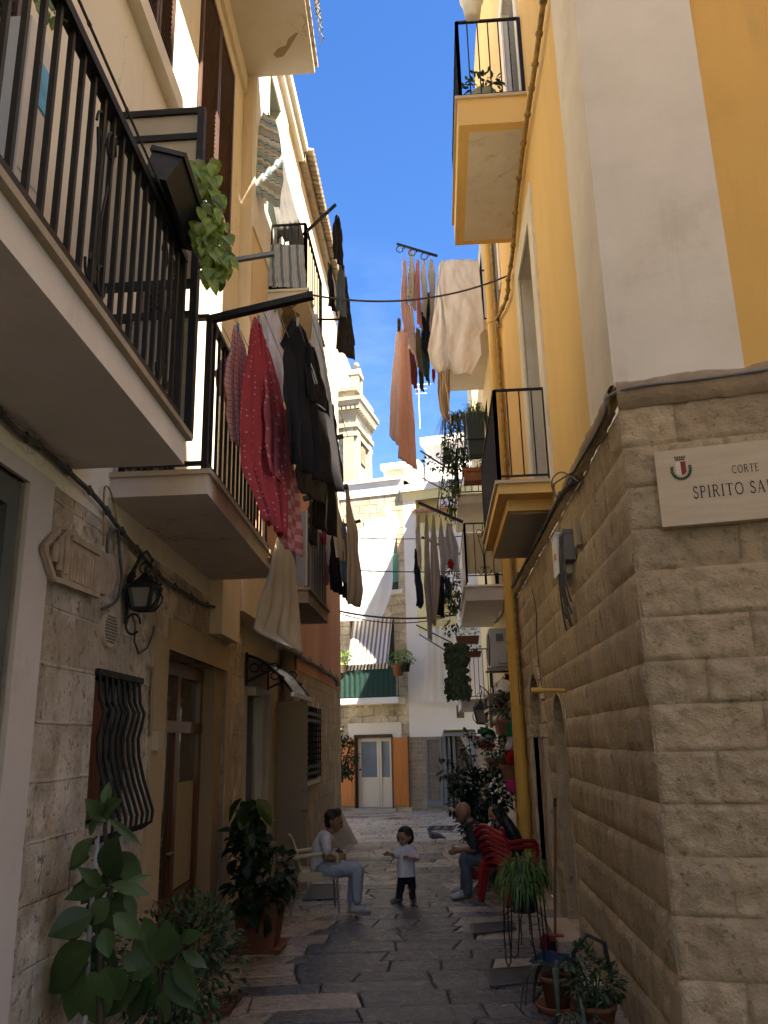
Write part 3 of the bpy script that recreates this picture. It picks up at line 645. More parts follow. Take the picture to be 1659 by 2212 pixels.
# ---------------------------------------------------------------- left far house
L2 = thing('peeling_pink_house', 'tall pale house with salmon lower plaster, tiled eaves and blue curtain', 'house', (-2.1, 14, 0))
TZ = 12.15
mb = MB(); ux = -2.1
holes_wall(mb, V((ux, 0, 0)), EY, -EX, 8.92, 18.1, 3.36, TZ, [(9.75, 10.6, 9.0, 11.4), (10.5, 11.6, 7.9, 9.9), (13.0, 14.0, 4.5, 6.6), (15.2, 16.0, 7.6, 9.4)], .25, 0, 2)
mb.quad((ux, 18.1, 0), (-9, 18.1, 0), (-9, 18.1, TZ), (ux, 18.1, TZ)); mb.quad((ux, 8.92, TZ), (-9, 8.92, TZ), (-9, 18.1, TZ), (ux, 18.1, TZ)); mb.quad((ux, 8.92, 3.36), (-9, 8.92, 3.36), (-9, 8.92, TZ), (ux, 8.92, TZ))
mb.quad((ux, 8.92, 3.36), (ux, 12.4, 3.36), (-3, 12.4, 3.36), (-3, 8.92, 3.36))
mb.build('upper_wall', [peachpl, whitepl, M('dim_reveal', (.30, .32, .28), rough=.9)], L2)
mb = MB(); mb.box((ux - .02, 12.4, 3.0), (ux + .012, 18.102, 6.1)); mb.build('salmon_render', pinkpl, L2)
mb = MB(); mb.box((ux - .02, 8.915, 8.2), (ux + .02, 9.74, TZ - .3)); mb.box((ux - .02, 10.61, 8.2), (ux + .02, 11.2, TZ - .3)); mb.box((ux - .02, 9.74, 11.41), (ux + .02, 10.61, TZ - .3)); mb.box((ux - .02, 9.74, 8.2), (ux + .02, 10.61, 8.99)); mb.build('whitewashed_bay', whitepl, L2)
mb = MB(); holes_wall(mb, V((-2.32, 9.84, 0)), EY, -EX, 0, 2.6, 0, 3.36, [(.35, 1.25, 0, 2.55)], .3); mb.build('whitewashed_ground_floor', M('grey_whitewash', (.58, .53, .44), (.50, .45, .37), 2, rough=.9, bump=.15), L2)  # white-grey plaster, the wall's own tone
mb = MB(); holes_wall(mb, V((ux, 12.4, 0)), EY, -EX, 0, 5.72, -.02, 3.02, [(.5, 2.2, 1.36, 2.52)], .12); mb.quad((ux, 12.4, 0), (ux - .3, 12.4, 0), (ux - .3, 12.4, 3.36), (ux, 12.4, 3.36)); mb.build('stone_ground_floor', stoneL, L2)
mb = MB(); G = []
for i in range(13):
    a = i / 12 * math.pi * .5; G.append([V((ux + .42 * math.cos(a) * (1 - j / 8) ** 1.0 * 1.0, 17.0 + 1.1 * (i / 12) , .0 + .62 * j / 8)) if 0 else V((ux + (.40 * (1 - j / 9)) * math.sin(math.pi * i / 12) + .0, 16.9 + 1.28 * i / 12, .62 * j / 8)) for j in range(9)])
mb.grid(G); mb.build('buttress_stone', M('buttress_plaster', (.44, .37, .28), (.36, .30, .22), 4, rough=.9, bump=.3), L2)
mb = MB()   # eaves: white cornice then old roof tiles
mb.box((ux, 8.92, TZ - .32), (ux + .10, 12.3, TZ - .12)); mb.box((ux, 8.92, TZ - .12), (ux + .17, 12.3, TZ + .02)); mb.build('white_cornice', whitepl, L2)
mb = MB(); mb.box((ux, 12.32, TZ - .28), (ux + .12, 18.1, TZ - .12))
for k in range(44):
    y = 12.4 + k * .13; mb.tube([(ux - .3, y, TZ + .06), (ux + .26, y, TZ - .06 + R(-.015, .015))], .065, 8)
mb.build('roof_tile_eaves', M('lichen_roof_tiles', (.34, .28, .20), (.22, .19, .14), 8, rough=.95, bump=.5, c3=(.12, .11, .09), sc3=5, island=.2), L2)
# studded grille window on the stone wall
mb = MB(); mb.box((ux - .10, 12.92, 1.38), (ux - .07, 14.58, 2.5), 0); mb.box((ux, 12.86, 1.34), (ux + .03, 12.98, 2.6), 1); mb.box((ux, 14.52, 1.34), (ux + .03, 14.64, 2.6), 2); mb.box((ux, 12.86, 1.30), (ux + .05, 14.64, 1.36), 2)
w2 = mb.build('studded_grille_window', [glass, black_plastic, whitepl], L2)
for k in range(8):
    mb = MB(); y = 13.02 + k * .21; mb.tube([(ux + .07, y, 1.40), (ux + .07, y, 2.5)], .012, 6)
    for j in range(11): mb.ball((ux + .07, y, 1.50 + j * .09), .022, 6)
    mb.build('studded_bar', iron, w2)
mb = MB()
for q in (1.46, 1.56, 2.26, 2.36): mb.box((ux + .055, 12.95, q), (ux + .085, 14.6, q + .05))
mb.build('grille_plate', iron, w2)
# white framed door with an open cream metal leaf
mb = MB(); mb.box((-2.60, 10.2, 0), (-2.56, 11.08, 2.55)); mb.build('dark_doorway', Mglass('black_interior', (.008, .008, .008), .5), L2)
mb = MB()
for y0, y1, x0, x1 in ((10.62, 10.76, -2.34, -2.22), (10.95, 11.06, -2.34, -2.2), (11.06, 11.2, -2.34, -2.26)): mb.box((x0, y0, .02), (x1, y1, 2.56))
mb.box((-2.34, 10.2, 2.52), (-2.22, 11.2, 2.62))
fr = mb.build('white_door_frame', M('cream_door_paint', (.46, .42, .34), (.41, .37, .30), 2, rough=.5), L2)
mb = MB(); mb.box((-2.30, 12.0, .04), (-1.87, 12.04, 2.52)); lf = mb.build('open_metal_leaf', M('beige_metal_door', (.27, .22, .16), (.24, .195, .14), 2, rough=.45), L2)
mb = MB(); mb.tube([(-1.92, 11.99, 1.05), (-1.92, 11.93, 1.05), (-1.84, 11.93, 1.06)], .012); mb.build('handle', grey_metal, lf); mb = MB(); mb.tube([(-1.92, 11.99, 1.3), (-1.89, 11.94, 1.3)], .015); mb.build('lock', grey_metal, lf)
# scroll-bracket door canopy
mb = MB(); G = [[V((-2.30 + .58 * t, y, 3.0 - .10 * t - .38 * t * t)) for y in (9.95, 11.3)] for t in [i / 8 for i in range(9)]]
mb.grid(G); cp = mb.build('curved_door_canopy', M('smoked_acrylic', (.09, .085, .075), rough=.25, trl=.3), L2)
for y in (9.98, 11.28):
    mb = MB()
    mb.tube([V((-2.29 + .58 * t, y, 2.98 - .10 * t - .38 * t * t)) for t in [i / 8 for i in range(9)]], .018, 6)
    mb.tube([(-2.29, y, 3.02), (-2.29, y, 2.62)], .016); mb.tube([(-2.29, y, 2.66), (-2.12, y, 2.74), (-1.98, y, 2.80), (-1.83, y, 2.70)], .014)
    for c in (-2.20, -2.07, -1.96): mb.tube([V((c + .055 * math.cos(a), y, 2.83 + .05 * math.sin(a))) for a in [k * .5 for k in range(14)]], .009, 5)
    mb.build('scroll_bracket', iron, cp)
mb = MB(); mb.box((-1.74, 9.93, 2.48), (-1.70, 11.33, 2.53)); mb.build('canopy_lip', M('light_aluminium', (.6, .6, .58), metal=.6, rough=.4), cp)
# third balcony with a striped cloth, and the high one with a curtain
b = bal_slab(L2, 'striped_balcony', ux, ux + .50, 10.35, 12.3, 3.66, 3.86, M('dark_old_fascia', (.34, .30, .25), (.26, .22, .18), 3, rough=.9, bump=.2, c3=(.12, .10, .08), sc3=4))
railing(b, (ux + .46, 10.4), (ux + .46, 12.25), 3.86, 4.86, 12, iron); railing(b, (ux, 10.4), (ux + .46, 10.4), 3.86, 4.86, 5, iron)
b = bal_slab(L2, 'high_balcony', ux, ux + .53, 9.95, 11.6, 7.74, 7.9, slabw)
railing(b, (ux + .02, 10.0), (ux + .50, 10.0), 7.9, 8.95, 5, iron); railing(b, (ux + .50, 10.0), (ux + .50, 11.55), 7.9, 8.95, 9, iron)
mb = MB(); pts = [PP(*p, (0, 0, 1), 7.735) for p in ((600, 655), (618, 648), (645, 655), (630, 668), (648, 680), (640, 700), (615, 715), (606, 690), (612, 672))]
mb.prism(pts, (0, 0, .03)); mb.build('flaked_patch', M('exposed_soffit', (.25, .20, .14), (.16, .13, .09), 9, rough=1, bump=.5), b)
# unseen house across the court behind, sized to shade the corner, paled for bounce
CB = thing('court_house', 'unseen tall plain house across the small court behind the viewer, sized to shade the corner', 'house', (3.2, 0, 0))
mb = MB(); holes_wall(mb, V((2.6, -9, 0)), EY, EX, 0, 10.2, 0, 19.0, [(6.5, 7.5, .1, 2.3), (3, 4, 4, 6), (7, 8, 4, 6), (7, 8, 8, 10)], .2)
mb.quad((2.6, 1.2, 0), (14, -1.2, 0), (14, -1.2, 19), (2.6, 1.2, 19)); mb.quad((2.6, -9, 19), (2.6, 1.2, 19), (14, -1.2, 19), (14, -9, 19)); mb.quad((2.6, -9, 0), (14, -9, 0), (14, -9, 19), (2.6, -9, 19))
mb.build('wall', M('plain_ochre_wall', (.74, .64, .46), (.68, .58, .41), 1, rough=.9), CB)
mb = MB(); mb.box((2.78, -2.5, .1), (2.82, -1.5, 2.3)); mb.build('door', wood, CB)
# ---------------------------------------------------------------- facing houses across the little square
P0 = PF(735, 1753)
def sF(px, py): return UF.dot(PF(px, py) - P0)
def fp(s, z, d=0): return V((P0.x, P0.y, 0)) + UF * s + Z * z - NF * d
def fb(mb, s0, s1, z0, z1, d0, d1, mi=0):
    return mb.hexa([fp(s0, z0, d1), fp(s1, z0, d1), fp(s1, z0, d0), fp(s0, z0, d0), fp(s0, z1, d1), fp(s1, z1, d1), fp(s1, z1, d0), fp(s0, z1, d0)], mi)
def zF(px, py): return PF(px, py).z
SB = sF(885, 1600); TOPF = 9.95
FS = thing('stone_house', 'pale masonry house facing down the alley with orange shutters and striped awning', 'house', (P0.x, P0.y, 0))
s_dl, s_dr = sF(770, 1650), sF(848, 1650); z_dt = 2.06
mb = MB(); holes_wall(mb, V((P0.x, P0.y, 0)), UF, NF, -7, SB, 0, TOPF - .55, [(s_dl, s_dr, .08, z_dt), (sF(757, 1500), sF(855, 1500), 3.3, 5.55), (sF(790, 1140), sF(857, 1140), 6.35, 8.25), (-5, -4, .1, 2.2), (-5, -4, 4, 6)], .22)
mb.quad(fp(-7, TOPF, -.0), fp(SB, TOPF, 0), fp(SB, TOPF, -6), fp(-7, TOPF, -6)); mb.quad(fp(-7, 0), fp(-7, 0, -6), fp(-7, TOPF, -6), fp(-7, TOPF))
mb.build('wall', stoneF, FS)
mb = MB(); fb(mb, -7, SB, TOPF - .55, TOPF - .1, -.1, .03); fb(mb, -7, SB, TOPF - .1, TOPF, -.1, .09); mb.build('white_cornice', facw, FS)
mb = MB(); fb(mb, sF(752, 1580), sF(771, 1580), 1.98, 2.46, 0, .025); fb(mb, sF(771, 1580), sF(848, 1580), 2.1, 2.46, 0, .025); fb(mb, sF(848, 1580), sF(868, 1580), 1.98, 2.46, 0, .025); mb.build('white_lintel', M('door_lintel_plaster', (.72, .68, .62), (.66, .62, .56), 3, rough=.9), FS)
mb = MB(); fb(mb, s_dl - .06, s_dl + .03, .08, 2.1, -.12, .03); fb(mb, s_dr - .02, s_dr + .02, .08, 2.1, -.12, .03); fb(mb, s_dl - .06, s_dr + .02, 2.03, 2.13, -.12, .035); mb.build('dark_door_frame', M('maroon_paint', (.05, .022, .02), rough=.5), FS)
mb = MB(); w = s_dr - s_dl; m_ = s_dl + w * .62
fb(mb, s_dl + .03, s_dl + .13, .1, 2.03, -.14, -.06); fb(mb, m_ - .07, m_ - .005, .1, 2.03, -.14, -.06); fb(mb, m_ + .005, m_ + .07, .1, 2.03, -.14, -.06); fb(mb, s_dr - .1, s_dr, .1, 2.03, -.14, -.06)
fb(mb, s_dl + .1, s_dr, 1.93, 2.03, -.14, -.065); fb(mb, s_dl + .13, m_ - .07, .1, .93, -.14, -.08); fb(mb, m_ + .07, s_dr - .1, .1, .93, -.14, -.08)
fd = mb.build('cream_glazed_door', M('cream_paint', (.68, .60, .46), (.62, .55, .42), 2, rough=.45), FS)
mb = MB(); fb(mb, s_dl + .13, m_ - .07, .93, 1.93, -.13, -.10); fb(mb, m_ + .07, s_dr - .1, .93, 1.93, -.13, -.10); mb.build('pane', glassb, fd)
mb = MB(); mb.ball(fp(s_dl + .1, 1.15, -.04), .03, 8); mb.build('door_knob', black_plastic, fd)
for sa, sb_ in ((sF(735, 1650) - .03, sF(768, 1650)), (sF(850, 1650), sF(884, 1650))):
    mb = MB(); fb(mb, sa, sb_, .14, 2.02, .035, .08, 0); fb(mb, sa - .02, sa + .015, .12, 2.06, .03, .09, 1); fb(mb, sb_ - .012, sb_ + .02, .12, 2.06, .03, .09, 1); fb(mb, sa + .09, sb_ - .09, .3, 1.85, .078, .086, 0)
    mb.build('orange_shutter', [orange_wood, wood], FS)
mb = MB(); fb(mb, s_dl - .1, s_dr + .1, 0, .09, -.2, .12); mb.build('threshold', M('threshold_stone', (.5, .42, .32), (.44, .36, .27), 4, rough=.8), FS)
mb = MB(); fb(mb, -.05, sF(876, 1515), zF(800, 1522), zF(800, 1510), 0, .75); fb(mb, sF(812, 1515), sF(872, 1515), zF(800, 1522) - .002, zF(800, 1518), .752, .757)
fbal = mb.build('balcony', facw, FS); zb = zF(800, 1510); zt_ = zF(800, 1448)
mb = MB(); fb(mb, -.05, sF(876, 1515), zt_ - .02, zt_ + .02, .68, .72); fb(mb, -.05, sF(876, 1515), zb, zb + .03, .68, .72); mb.build('top_rail', iron, fbal)
for k in range(13):
    mb = MB(); s = sF(876, 1515) * k / 12; fb(mb, s - .008, s + .008, zb, zt_, .692, .708); mb.build('bar', iron, fbal)
mb = MB(); G = [[fp(-.03 + (sF(874, 1515)) * i / 60, zb + .03 + (zt_ - zb - .05) * j / 6, .735 + .014 * math.sin(i * 1.35) * (1 if i < 26 else .45)) for j in range(7)] for i in range(61)]
mb.grid(G); mb.build('green_screen', Mfab('dark_green_canvas', (.035, .085, .07), trl=.25, alpha=.92), fbal)
mb = MB(); fb(mb, sF(788, 1115), sF(858, 1115), 8.28, 8.65, -.1, .03); mb.build('window_lintel', facw, FS)
mb = MB(); fb(mb, sF(838, 1265), sF(870, 1265) + .02, 6.22, 6.34, 0, .16); mb.build('window_sill', facw, FS)
mb = MB(); fb(mb, sF(847, 1225), sF(860, 1225), zF(850, 1258), zF(850, 1197), .02, .05)
for k in range(16): q = zF(850, 1258) + .04 + k * .052; fb(mb, sF(848, 1225), sF(859, 1225), q, q + .025, .05, .06)
mb.build('green_shutter', M('faded_green_paint', (.10, .30, .24), (.08, .25, .2), 3, rough=.6), FS)
mb = MB(); fb(mb, sF(800, 1200), sF(857, 1200), 6.4, 8.2, -.2, -.15); fb(mb, sF(760, 1480), sF(855, 1480), 3.3, 5.5, -.2, -.15); mb.build('window_glass', glass, FS)
mb = MB(); c = PF(847, 1540, .03); mb.tube([c + NF * .03, c - NF * .03], .085, 14); mb.build('round_vent', M('vent_grey', (.3, .27, .22), rough=.8), FS)
# ---- white house
FW = thing('white_house', 'sunlit white house beside the masonry one with pale yellow bays and brown tiled base', 'house', tuple(fp(SB, 0)))
E_ = 7.0; TOPW = zF(960, 1040); ZB = 2.03
sd0, sd1 = sF(960, 1650), sF(1030, 1650)
wy0, wy1 = sF(897, 1080), sF(1010, 1080)
mb = MB(); holes_wall(mb, V((P0.x, P0.y, 0)), UF, NF, SB, E_, ZB, TOPW, [(wy0, wy1 + .3, zF(900, 1100) - .75, zF(900, 1063)), (sF(926, 1400), sF(990, 1400), 3.1, 6.2), (sd0, sd1, ZB, 2.2)], .35, 0, 1)
mb.quad(fp(SB, TOPW), fp(E_, TOPW), fp(E_, TOPW, -6), fp(SB, TOPW, -6)); mb.quad(fp(SB, TOPF - .6), fp(SB, TOPW), fp(SB, TOPW, -6), fp(SB, TOPF - .6, -6)); mb.quad(fp(E_, 0), fp(E_, TOPW), fp(E_, TOPW, -6), fp(E_, 0, -6))
mb.build('white_wall', [facw, yelpale], FW)
mb = MB(); holes_wall(mb, V((P0.x, P0.y, 0)), UF, NF, SB, E_, 0, ZB, [(sd0, sd1, .12, ZB)], .3); mb.build('tiled_base', brickF, FW)
mb = MB(); fb(mb, SB - .02, E_, TOPW - .22, TOPW, 0, .12, 0); fb(mb, SB - .0, E_, TOPW - .5, TOPW - .22, 0, .03, 1); mb.build('cornice', [facw, yelpale], FW)
mb = MB(); fb(mb, sF(900, 1250), sF(926, 1250), zF(910, 1363), zF(910, 1130), 0, .02); mb.build('yellow_pilaster', yelpale, FW)
mb = MB(); fb(mb, sF(950, 1085), sF(1000, 1085) + .3, zF(950, 1096), zF(950, 1080), -.2, .1, 0); fb(mb, wy0 - .1, wy1 + .3, zF(950, 1101), zF(950, 1096), -.2, .14, 1); mb.build('terrace_parapet', [facw, M('terracotta_tiles', (.5, .26, .18), rough=.8)], FW)
mb = MB(); a, bq = sF(902, 960), E_; zt2 = zF(930, 925); fb(mb, a, bq, TOPW - .02, zt2 - .25, -5, -.9, 0); fb(mb, a - .1, bq, zt2 - .25, zt2, -5.1, -.7, 0); mb.build('set_back_storey', facw, FW)
mb = MB(); fb(mb, sF(818, 1000), sF(898, 1000), TOPF, zF(850, 1003), -2.4, -.5, 0); fb(mb, sF(814, 1000), sF(898, 1000), zF(850, 1003), zF(850, 991), -2.6, -.35, 0); fb(mb, sF(828, 1000), sF(858, 1000), TOPF, zF(850, 1008), -.49, -.46, 1); mb.build('rooftop_hut', [facw, M('pale_green_door', (.68, .70, .56), rough=.7)], FW)
mb = MB(); fb(mb, sd0 - .02, sd0 + .05, .12, 2.1, -.1, .02); fb(mb, sd1 - .05, sd1 + .02, .12, 2.1, -.1, .02); fb(mb, sd0 - .02, sd1 + .02, 2.03, 2.12, -.1, .025); fb(mb, sd0 + .1, sd0 + .16, .12, 2.03, -.18, -.08); fb(mb, sd0 + .22, sd0 + .3, .12, 2.03, -.22, -.15); mb.build('grey_door_frame', M('grey_blue_paint', (.19, .20, .22), (.16, .17, .19), 3, rough=.5), FW)
mb = MB(); fb(mb, sd0 + .05, sd1, .12, 2.03, -.29, -.27); mb.build('doorway_back', glass, FW)
def gate(par, s0, s1, z0, z1, d):
    mb = MB(); fb(mb, s0, s0 + .05, z0, z1, d, d + .035); fb(mb, s1 - .05, s1, z0, z1, d, d + .035); fb(mb, s0, s1, z1 - .05, z1, d, d + .036); fb(mb, s0, s1, z0, z0 + .17, d, d + .036); fb(mb, s0, s1, z0 + .85, z0 + .92, d, d + .036)
    g = mb.build('open_grille_gate', M('grey_gate_paint', (.17, .18, .2), rough=.5), par)
    for k in range(1, 8):
        mb = MB(); s = s0 + (s1 - s0) * k / 8; fb(mb, s - .007, s + .007, z0 + .17, z1 - .05, d + .01, d + .025); mb.build('bar', grey_metal, g)
gate(FW, sF(921, 1650), sF(956, 1650), .13, 1.98, .02)
mb = MB(); G = []
for i in range(25):
    u = i / 24; row = []
    for j in range(17):
        v = j / 16; gather = (.12 + .88 * abs(v - .35) ** .8 / .65 ** .8) if v < .35 else (.12 + .88 * ((v - .35) / .65))
        s = sd1 - .04 - (sd1 - sd0 - .32) * (u * gather); z = 2.03 - 1.9 * v
        row.append(fp(s, z, -.05 + .03 * math.sin(u * 40)))
    G.append(row)
mb.grid(G); mb.build('lace_curtain', Mfab('white_lace', (.82, .82, .80), trl=.4), FW)
mb = MB(); fb(mb, sF(985, 1535), sF(1005, 1535), zF(995, 1553), zF(995, 1521), 0, .05, 0); fb(mb, sF(987, 1535), sF(1003, 1535), zF(995, 1551), zF(995, 1523), .05, .055, 1); mb.build('framed_niche', [facw, M('devotional_picture', (.16, .12, .07), (.06, .05, .035), 9, rough=.5)], FW)
# ---- hanging sheets on the facing houses
def sheet(name, label, cat, mat, top, bot, d0, d1, nf=6, amp=.03, nu=40, nv=24, side=None, scal=0.0, group=None, sag=None):
    """top/bot: left and right pixel points on the facade; d: distance off the wall at top and bottom"""
    (a, b), (c, e) = top, bot; A, B = (PF(*p, d0) + NF * d0 for p in (a, b)); C, D = (PF(*p, d1) + NF * d1 for p in (c, e)); G = []
    for i in range(nu + 1):
        u = i / nu; row = []
        for j in range(nv + 1):
            v = j / nv; uu = u
            if side: uu = u * (1 - side(v)) if True else u
            p = A.lerp(B, uu).lerp(C.lerp(D, uu), v); d = d0 + (d1 - d0) * v
            d += amp * math.sin(u * nf * 6.283 + 1.5 * math.sin(v * 3)) * (.35 + .65 * v if scal == 0 else 1 - .5 * v) + .5 * amp * noise.noise(V((u * 5, v * 5, d0 * 9)))
            if scal: p = p - Z * scal * abs(math.sin(u * nf * 3.1416)) ** .7 * (1 - v) ** 3
            row.append(p - NF * d)
        G.append(row)
    mb = MB(); mb.grid(G); o = mb.build(name, mat); return tag(o, label, cat, group)
tarp = Mfab('sheer_white_cloth', (.90, .90, .89), trl=.40, alpha=.93, var=.04)
sheet('white_tarpaulin', 'big sheer white cloth hung from rings over the upper stone facade', 'cloth', tarp, ((738, 1138), (864, 1128)), ((733, 1342), (829, 1338)), .06, .55, nf=5, amp=.022, scal=.14, side=lambda v: .16 * math.sin(v * 7) * v * (1 if v < .9 else .9) * .6)
sheet('striped_awning', 'brown and white striped awning slanting out over the green balcony', 'awning', Mfab('brown_white_stripe', (.84, .82, .78), 'stripe', (.30, .22, .21), 9.6, .46, trl=.3, var=.03), ((763, 1337), (848, 1335)), ((750, 1437), (838, 1432)), .05, .80, nf=2, amp=.015)
sheet('awning_valance', 'short striped valance along the lower edge of the slanting awning', 'awning', Mfab('valance_stripe', (.74, .70, .62), 'stripe', (.10, .07, .06), 12, .5, trl=.2), ((750, 1437), (838, 1432)), ((747, 1449), (837, 1444)), .80, .76, nf=9, amp=.01, nv=4)
sheet('white_curtain', 'long white cloth curtain over the bay of the white house', 'curtain', Mfab('white_sheer_curtain', (.88, .87, .86), trl=.4, alpha=.94, var=.04), ((922, 1352), (998, 1348)), ((914, 1516), (1004, 1516)), .12, .22, nf=5, amp=.04, scal=.1)
# ---------------------------------------------------------------- rooftop aerial and bell tower
ant = PY(907, 925, 27.5)
t = thing('tv_aerial', 'thin white television aerial mast on the roof beside the pink sheet', 'aerial', tuple(ant))
at_top = PY(905, 828, 27.5)
mb = MB(); mb.tube([ant, V((ant.x, ant.y, at_top.z))], .02, 6); mb.build('mast', white_pl, t)
mb = MB()
for q, L in ((.05, .45), (.22, .3), (.4, .3)): c = V((ant.x, ant.y, at_top.z - q)); mb.tube([c - EX * .1, c + EX * L], .012, 5)
mb.build('crossbar', white_pl, t)
twm = Mbrick('pale_tower_stone', (.42, .365, .275), (.33, .285, .215), (.25, .21, .155), 1.0, .5, .03, .7, pits=.2, c3=(.24, .21, .165), warp=.04)
twd = M('tower_trim_stone', (.42, .36, .27), (.34, .29, .21), 1.5, rough=.9, bump=.4, bsc=6, c3=(.24, .2, .145), sc3=1)
YT = 46.0; ct = PY(767, 1000, YT); DR = V((.185, .98, 0)).normalized(); DL = V((-.98, .185, 0)).normalized(); WT = 3.3
zT = lambda y, x=777: PY(x, y, YT).z
TW = thing('bell_tower', 'pale stone church bell tower with moulded cornice and pyramid spire', 'tower', (ct.x, ct.y, 0))
ctr = V((ct.x, ct.y, 0)) + DR * WT / 2 + DL * WT / 2
def tb(mb, half, z0, z1, half2=None, mi=0):
    h2 = half if half2 is None else half2; q = []
    for h, z in ((half, z0), (h2, z1)): q += [ctr + Z * z + DR * h * a + DL * h * b for a, b in ((-1, -1), (1, -1), (1, 1), (-1, 1))]
    mb.hexa(q, mi)
h = WT / 2; zc0, zc1 = zT(905), zT(862); zatt = zT(838)
mb = MB(); tb(mb, h, 0, zc0); mb.build('shaft', twm, TW)
mb = MB()
for a in (-1, 1):
    mb.obox(ctr - DR * (h + .06) + DL * a * (h - .35) + Z * (zc0 - 5), DR * .1, DL * .32, Z * 5); mb.obox(ctr - DL * (h + .06) + DR * a * (h - .35) + Z * (zc0 - 5), DR * .32, DL * .1, Z * 5)
for k, (q, e) in enumerate(((-1.1, .18), (-.55, .24))): tb(mb, h + e, zc0 + q, zc0 + q + .28)
mb.build('pilaster', twd, TW)
mb = MB(); dz = zc1 - zc0
tb(mb, h + .1, zc0, zc0 + dz * .3, h + .18); tb(mb, h + .22, zc0 + dz * .3, zc0 + dz * .62, h + .34); tb(mb, h + .42, zc0 + dz * .62, zc0 + dz * .82, h + .5); tb(mb, h + .54, zc0 + dz * .82, zc1)
for k in range(14):
    for dd, de in ((DL, DR), (DR, DL)): mb.obox(ctr - de * (h + .33) + dd * (-h - .3 + k * .28) + Z * (zc0 + dz * .5), DL * .09, DR * .09, Z * .12)
mb.build('cornice', twd, TW)
mb = MB(); tb(mb, h + .05, zc1, zatt); tb(mb, h + .25, zatt - .2, zatt); mb.build('attic', twm, TW)
mb = MB(); zap = zT(700); tb(mb, h - .1, zatt, zap, .2); mb.build('spire', twm, TW)
pc = ctr + DR * (-h + .9) - DL * (h - .1); mb = MB(); z0, z1 = zatt - .6, zT(800)
for a in (-.35, .35): mb.obox(pc + DR * a + Z * ((z0 + z1) / 2), DR * .12, DL * .25, Z * ((z1 - z0) / 2))
mb.obox(pc + Z * (z1 + .05), DR * .5, DL * .32, Z * .12); mb.prism([pc + DR * .5 + DL * .28 + Z * (z1 + .17), pc - DR * .5 + DL * .28 + Z * (z1 + .17), pc + DL * .28 + Z * (z1 + .55)], -DL * .56)
mb.ball(pc + Z * (z1 + .75), .2, 8); mb.obox(pc - DR * .0 + Z * (z0 + .2), DR * .4, DL * .25, Z * .6)
mb.build('bell_gable', twd, TW)
for zc_, hh in ((zc0 - 4.6, 1.6), (zc0 - 1.9, .5)):
    mb = MB(); c = ctr - DL * (h + .02) + Z * zc_; prf = [c - DR * .5 - Z * hh, c + DR * .5 - Z * hh] + [c + DR * .5 * math.cos(a) + Z * (.9 * math.sin(a) + (.3 if hh > 1 else 0)) for a in [math.pi * k / 10 for k in range(11)]]
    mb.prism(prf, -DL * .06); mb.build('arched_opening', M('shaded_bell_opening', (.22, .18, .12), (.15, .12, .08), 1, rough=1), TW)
# ---------------------------------------------------------------- lettering (built as flat raised strokes)
def arc(cx, cy, rx, ry, a0, a1, n=9): return [(cx + rx * math.cos(math.radians(a0 + (a1 - a0) * k / n)), cy + ry * math.sin(math.radians(a0 + (a1 - a0) * k / n))) for k in range(n + 1)]
T_, t_ = .13, .055   # thick and thin strokes of a serif face, in cap heights
GL = {'I': (.34, [([(.17, 0), (.17, 1)], T_)], [(.02, 0, .32), (.02, 1, .32)]),
 'T': (.78, [([(.39, 0), (.39, .97)], T_), ([(.03, .97), (.75, .97)], t_), ([(.045, .99), (.045, .84)], t_), ([(.735, .99), (.735, .84)], t_)], [(.24, 0, .54)]),
 'P': (.66, [([(.15, 0), (.15, 1)], T_), ([(.15, .97)] + arc(.36, .74, .22, .235, 90, -90) + [(.15, .5)], .085)], [(.0, 0, .30), (.0, 1, .2)]),
 'R': (.78, [([(.15, 0), (.15, 1)], T_), ([(.15, .97)] + arc(.38, .75, .2, .225, 90, -90) + [(.15, .52)], .085), ([(.36, .52), (.70, .02)], .11)], [(.0, 0, .30), (.0, 1, .2), (.62, 0, .78)]),
 'S': (.58, [(arc(.3, .75, .2, .225, 25, 270, 10) + arc(.3, .26, .22, .245, 90, -155, 10), .095), ([(.49, .97), (.49, .78)], t_), ([(.08, .03), (.08, .24)], t_)], []),
 'O': (.92, [(arc(.46, .5, .385, .47, 0, 360, 24), .10)], []),
 'C': (.82, [(arc(.45, .5, .38, .47, 50, 310, 18), .10), ([(.70, .95), (.70, .74)], t_)], []),
 'E': (.62, [([(.14, 0), (.14, 1)], T_), ([(.14, .97), (.54, .97)], t_), ([(.14, .51), (.44, .51)], t_), ([(.14, .03), (.58, .03)], t_), ([(.53, .98), (.53, .82)], t_), ([(.575, .02), (.575, .2)], t_), ([(.43, .42), (.43, .6)], t_)], [(.0, 0, .2), (.0, 1, .2)]),
 'A': (.84, [([(.09, 0), (.41, 1)], .06), ([(.40, 1), (.75, 0)], T_), ([(.22, .34), (.60, .34)], t_)], [(.0, 0, .2), (.62, 0, .86)]),
 'N': (.86, [([(.14, 0), (.14, 1)], .07), ([(.13, .98), (.70, .02)], T_), ([(.71, 0), (.71, 1)], .07)], [(.02, 0, .26), (.58, 1, .84), (.02, 1, .16)])}
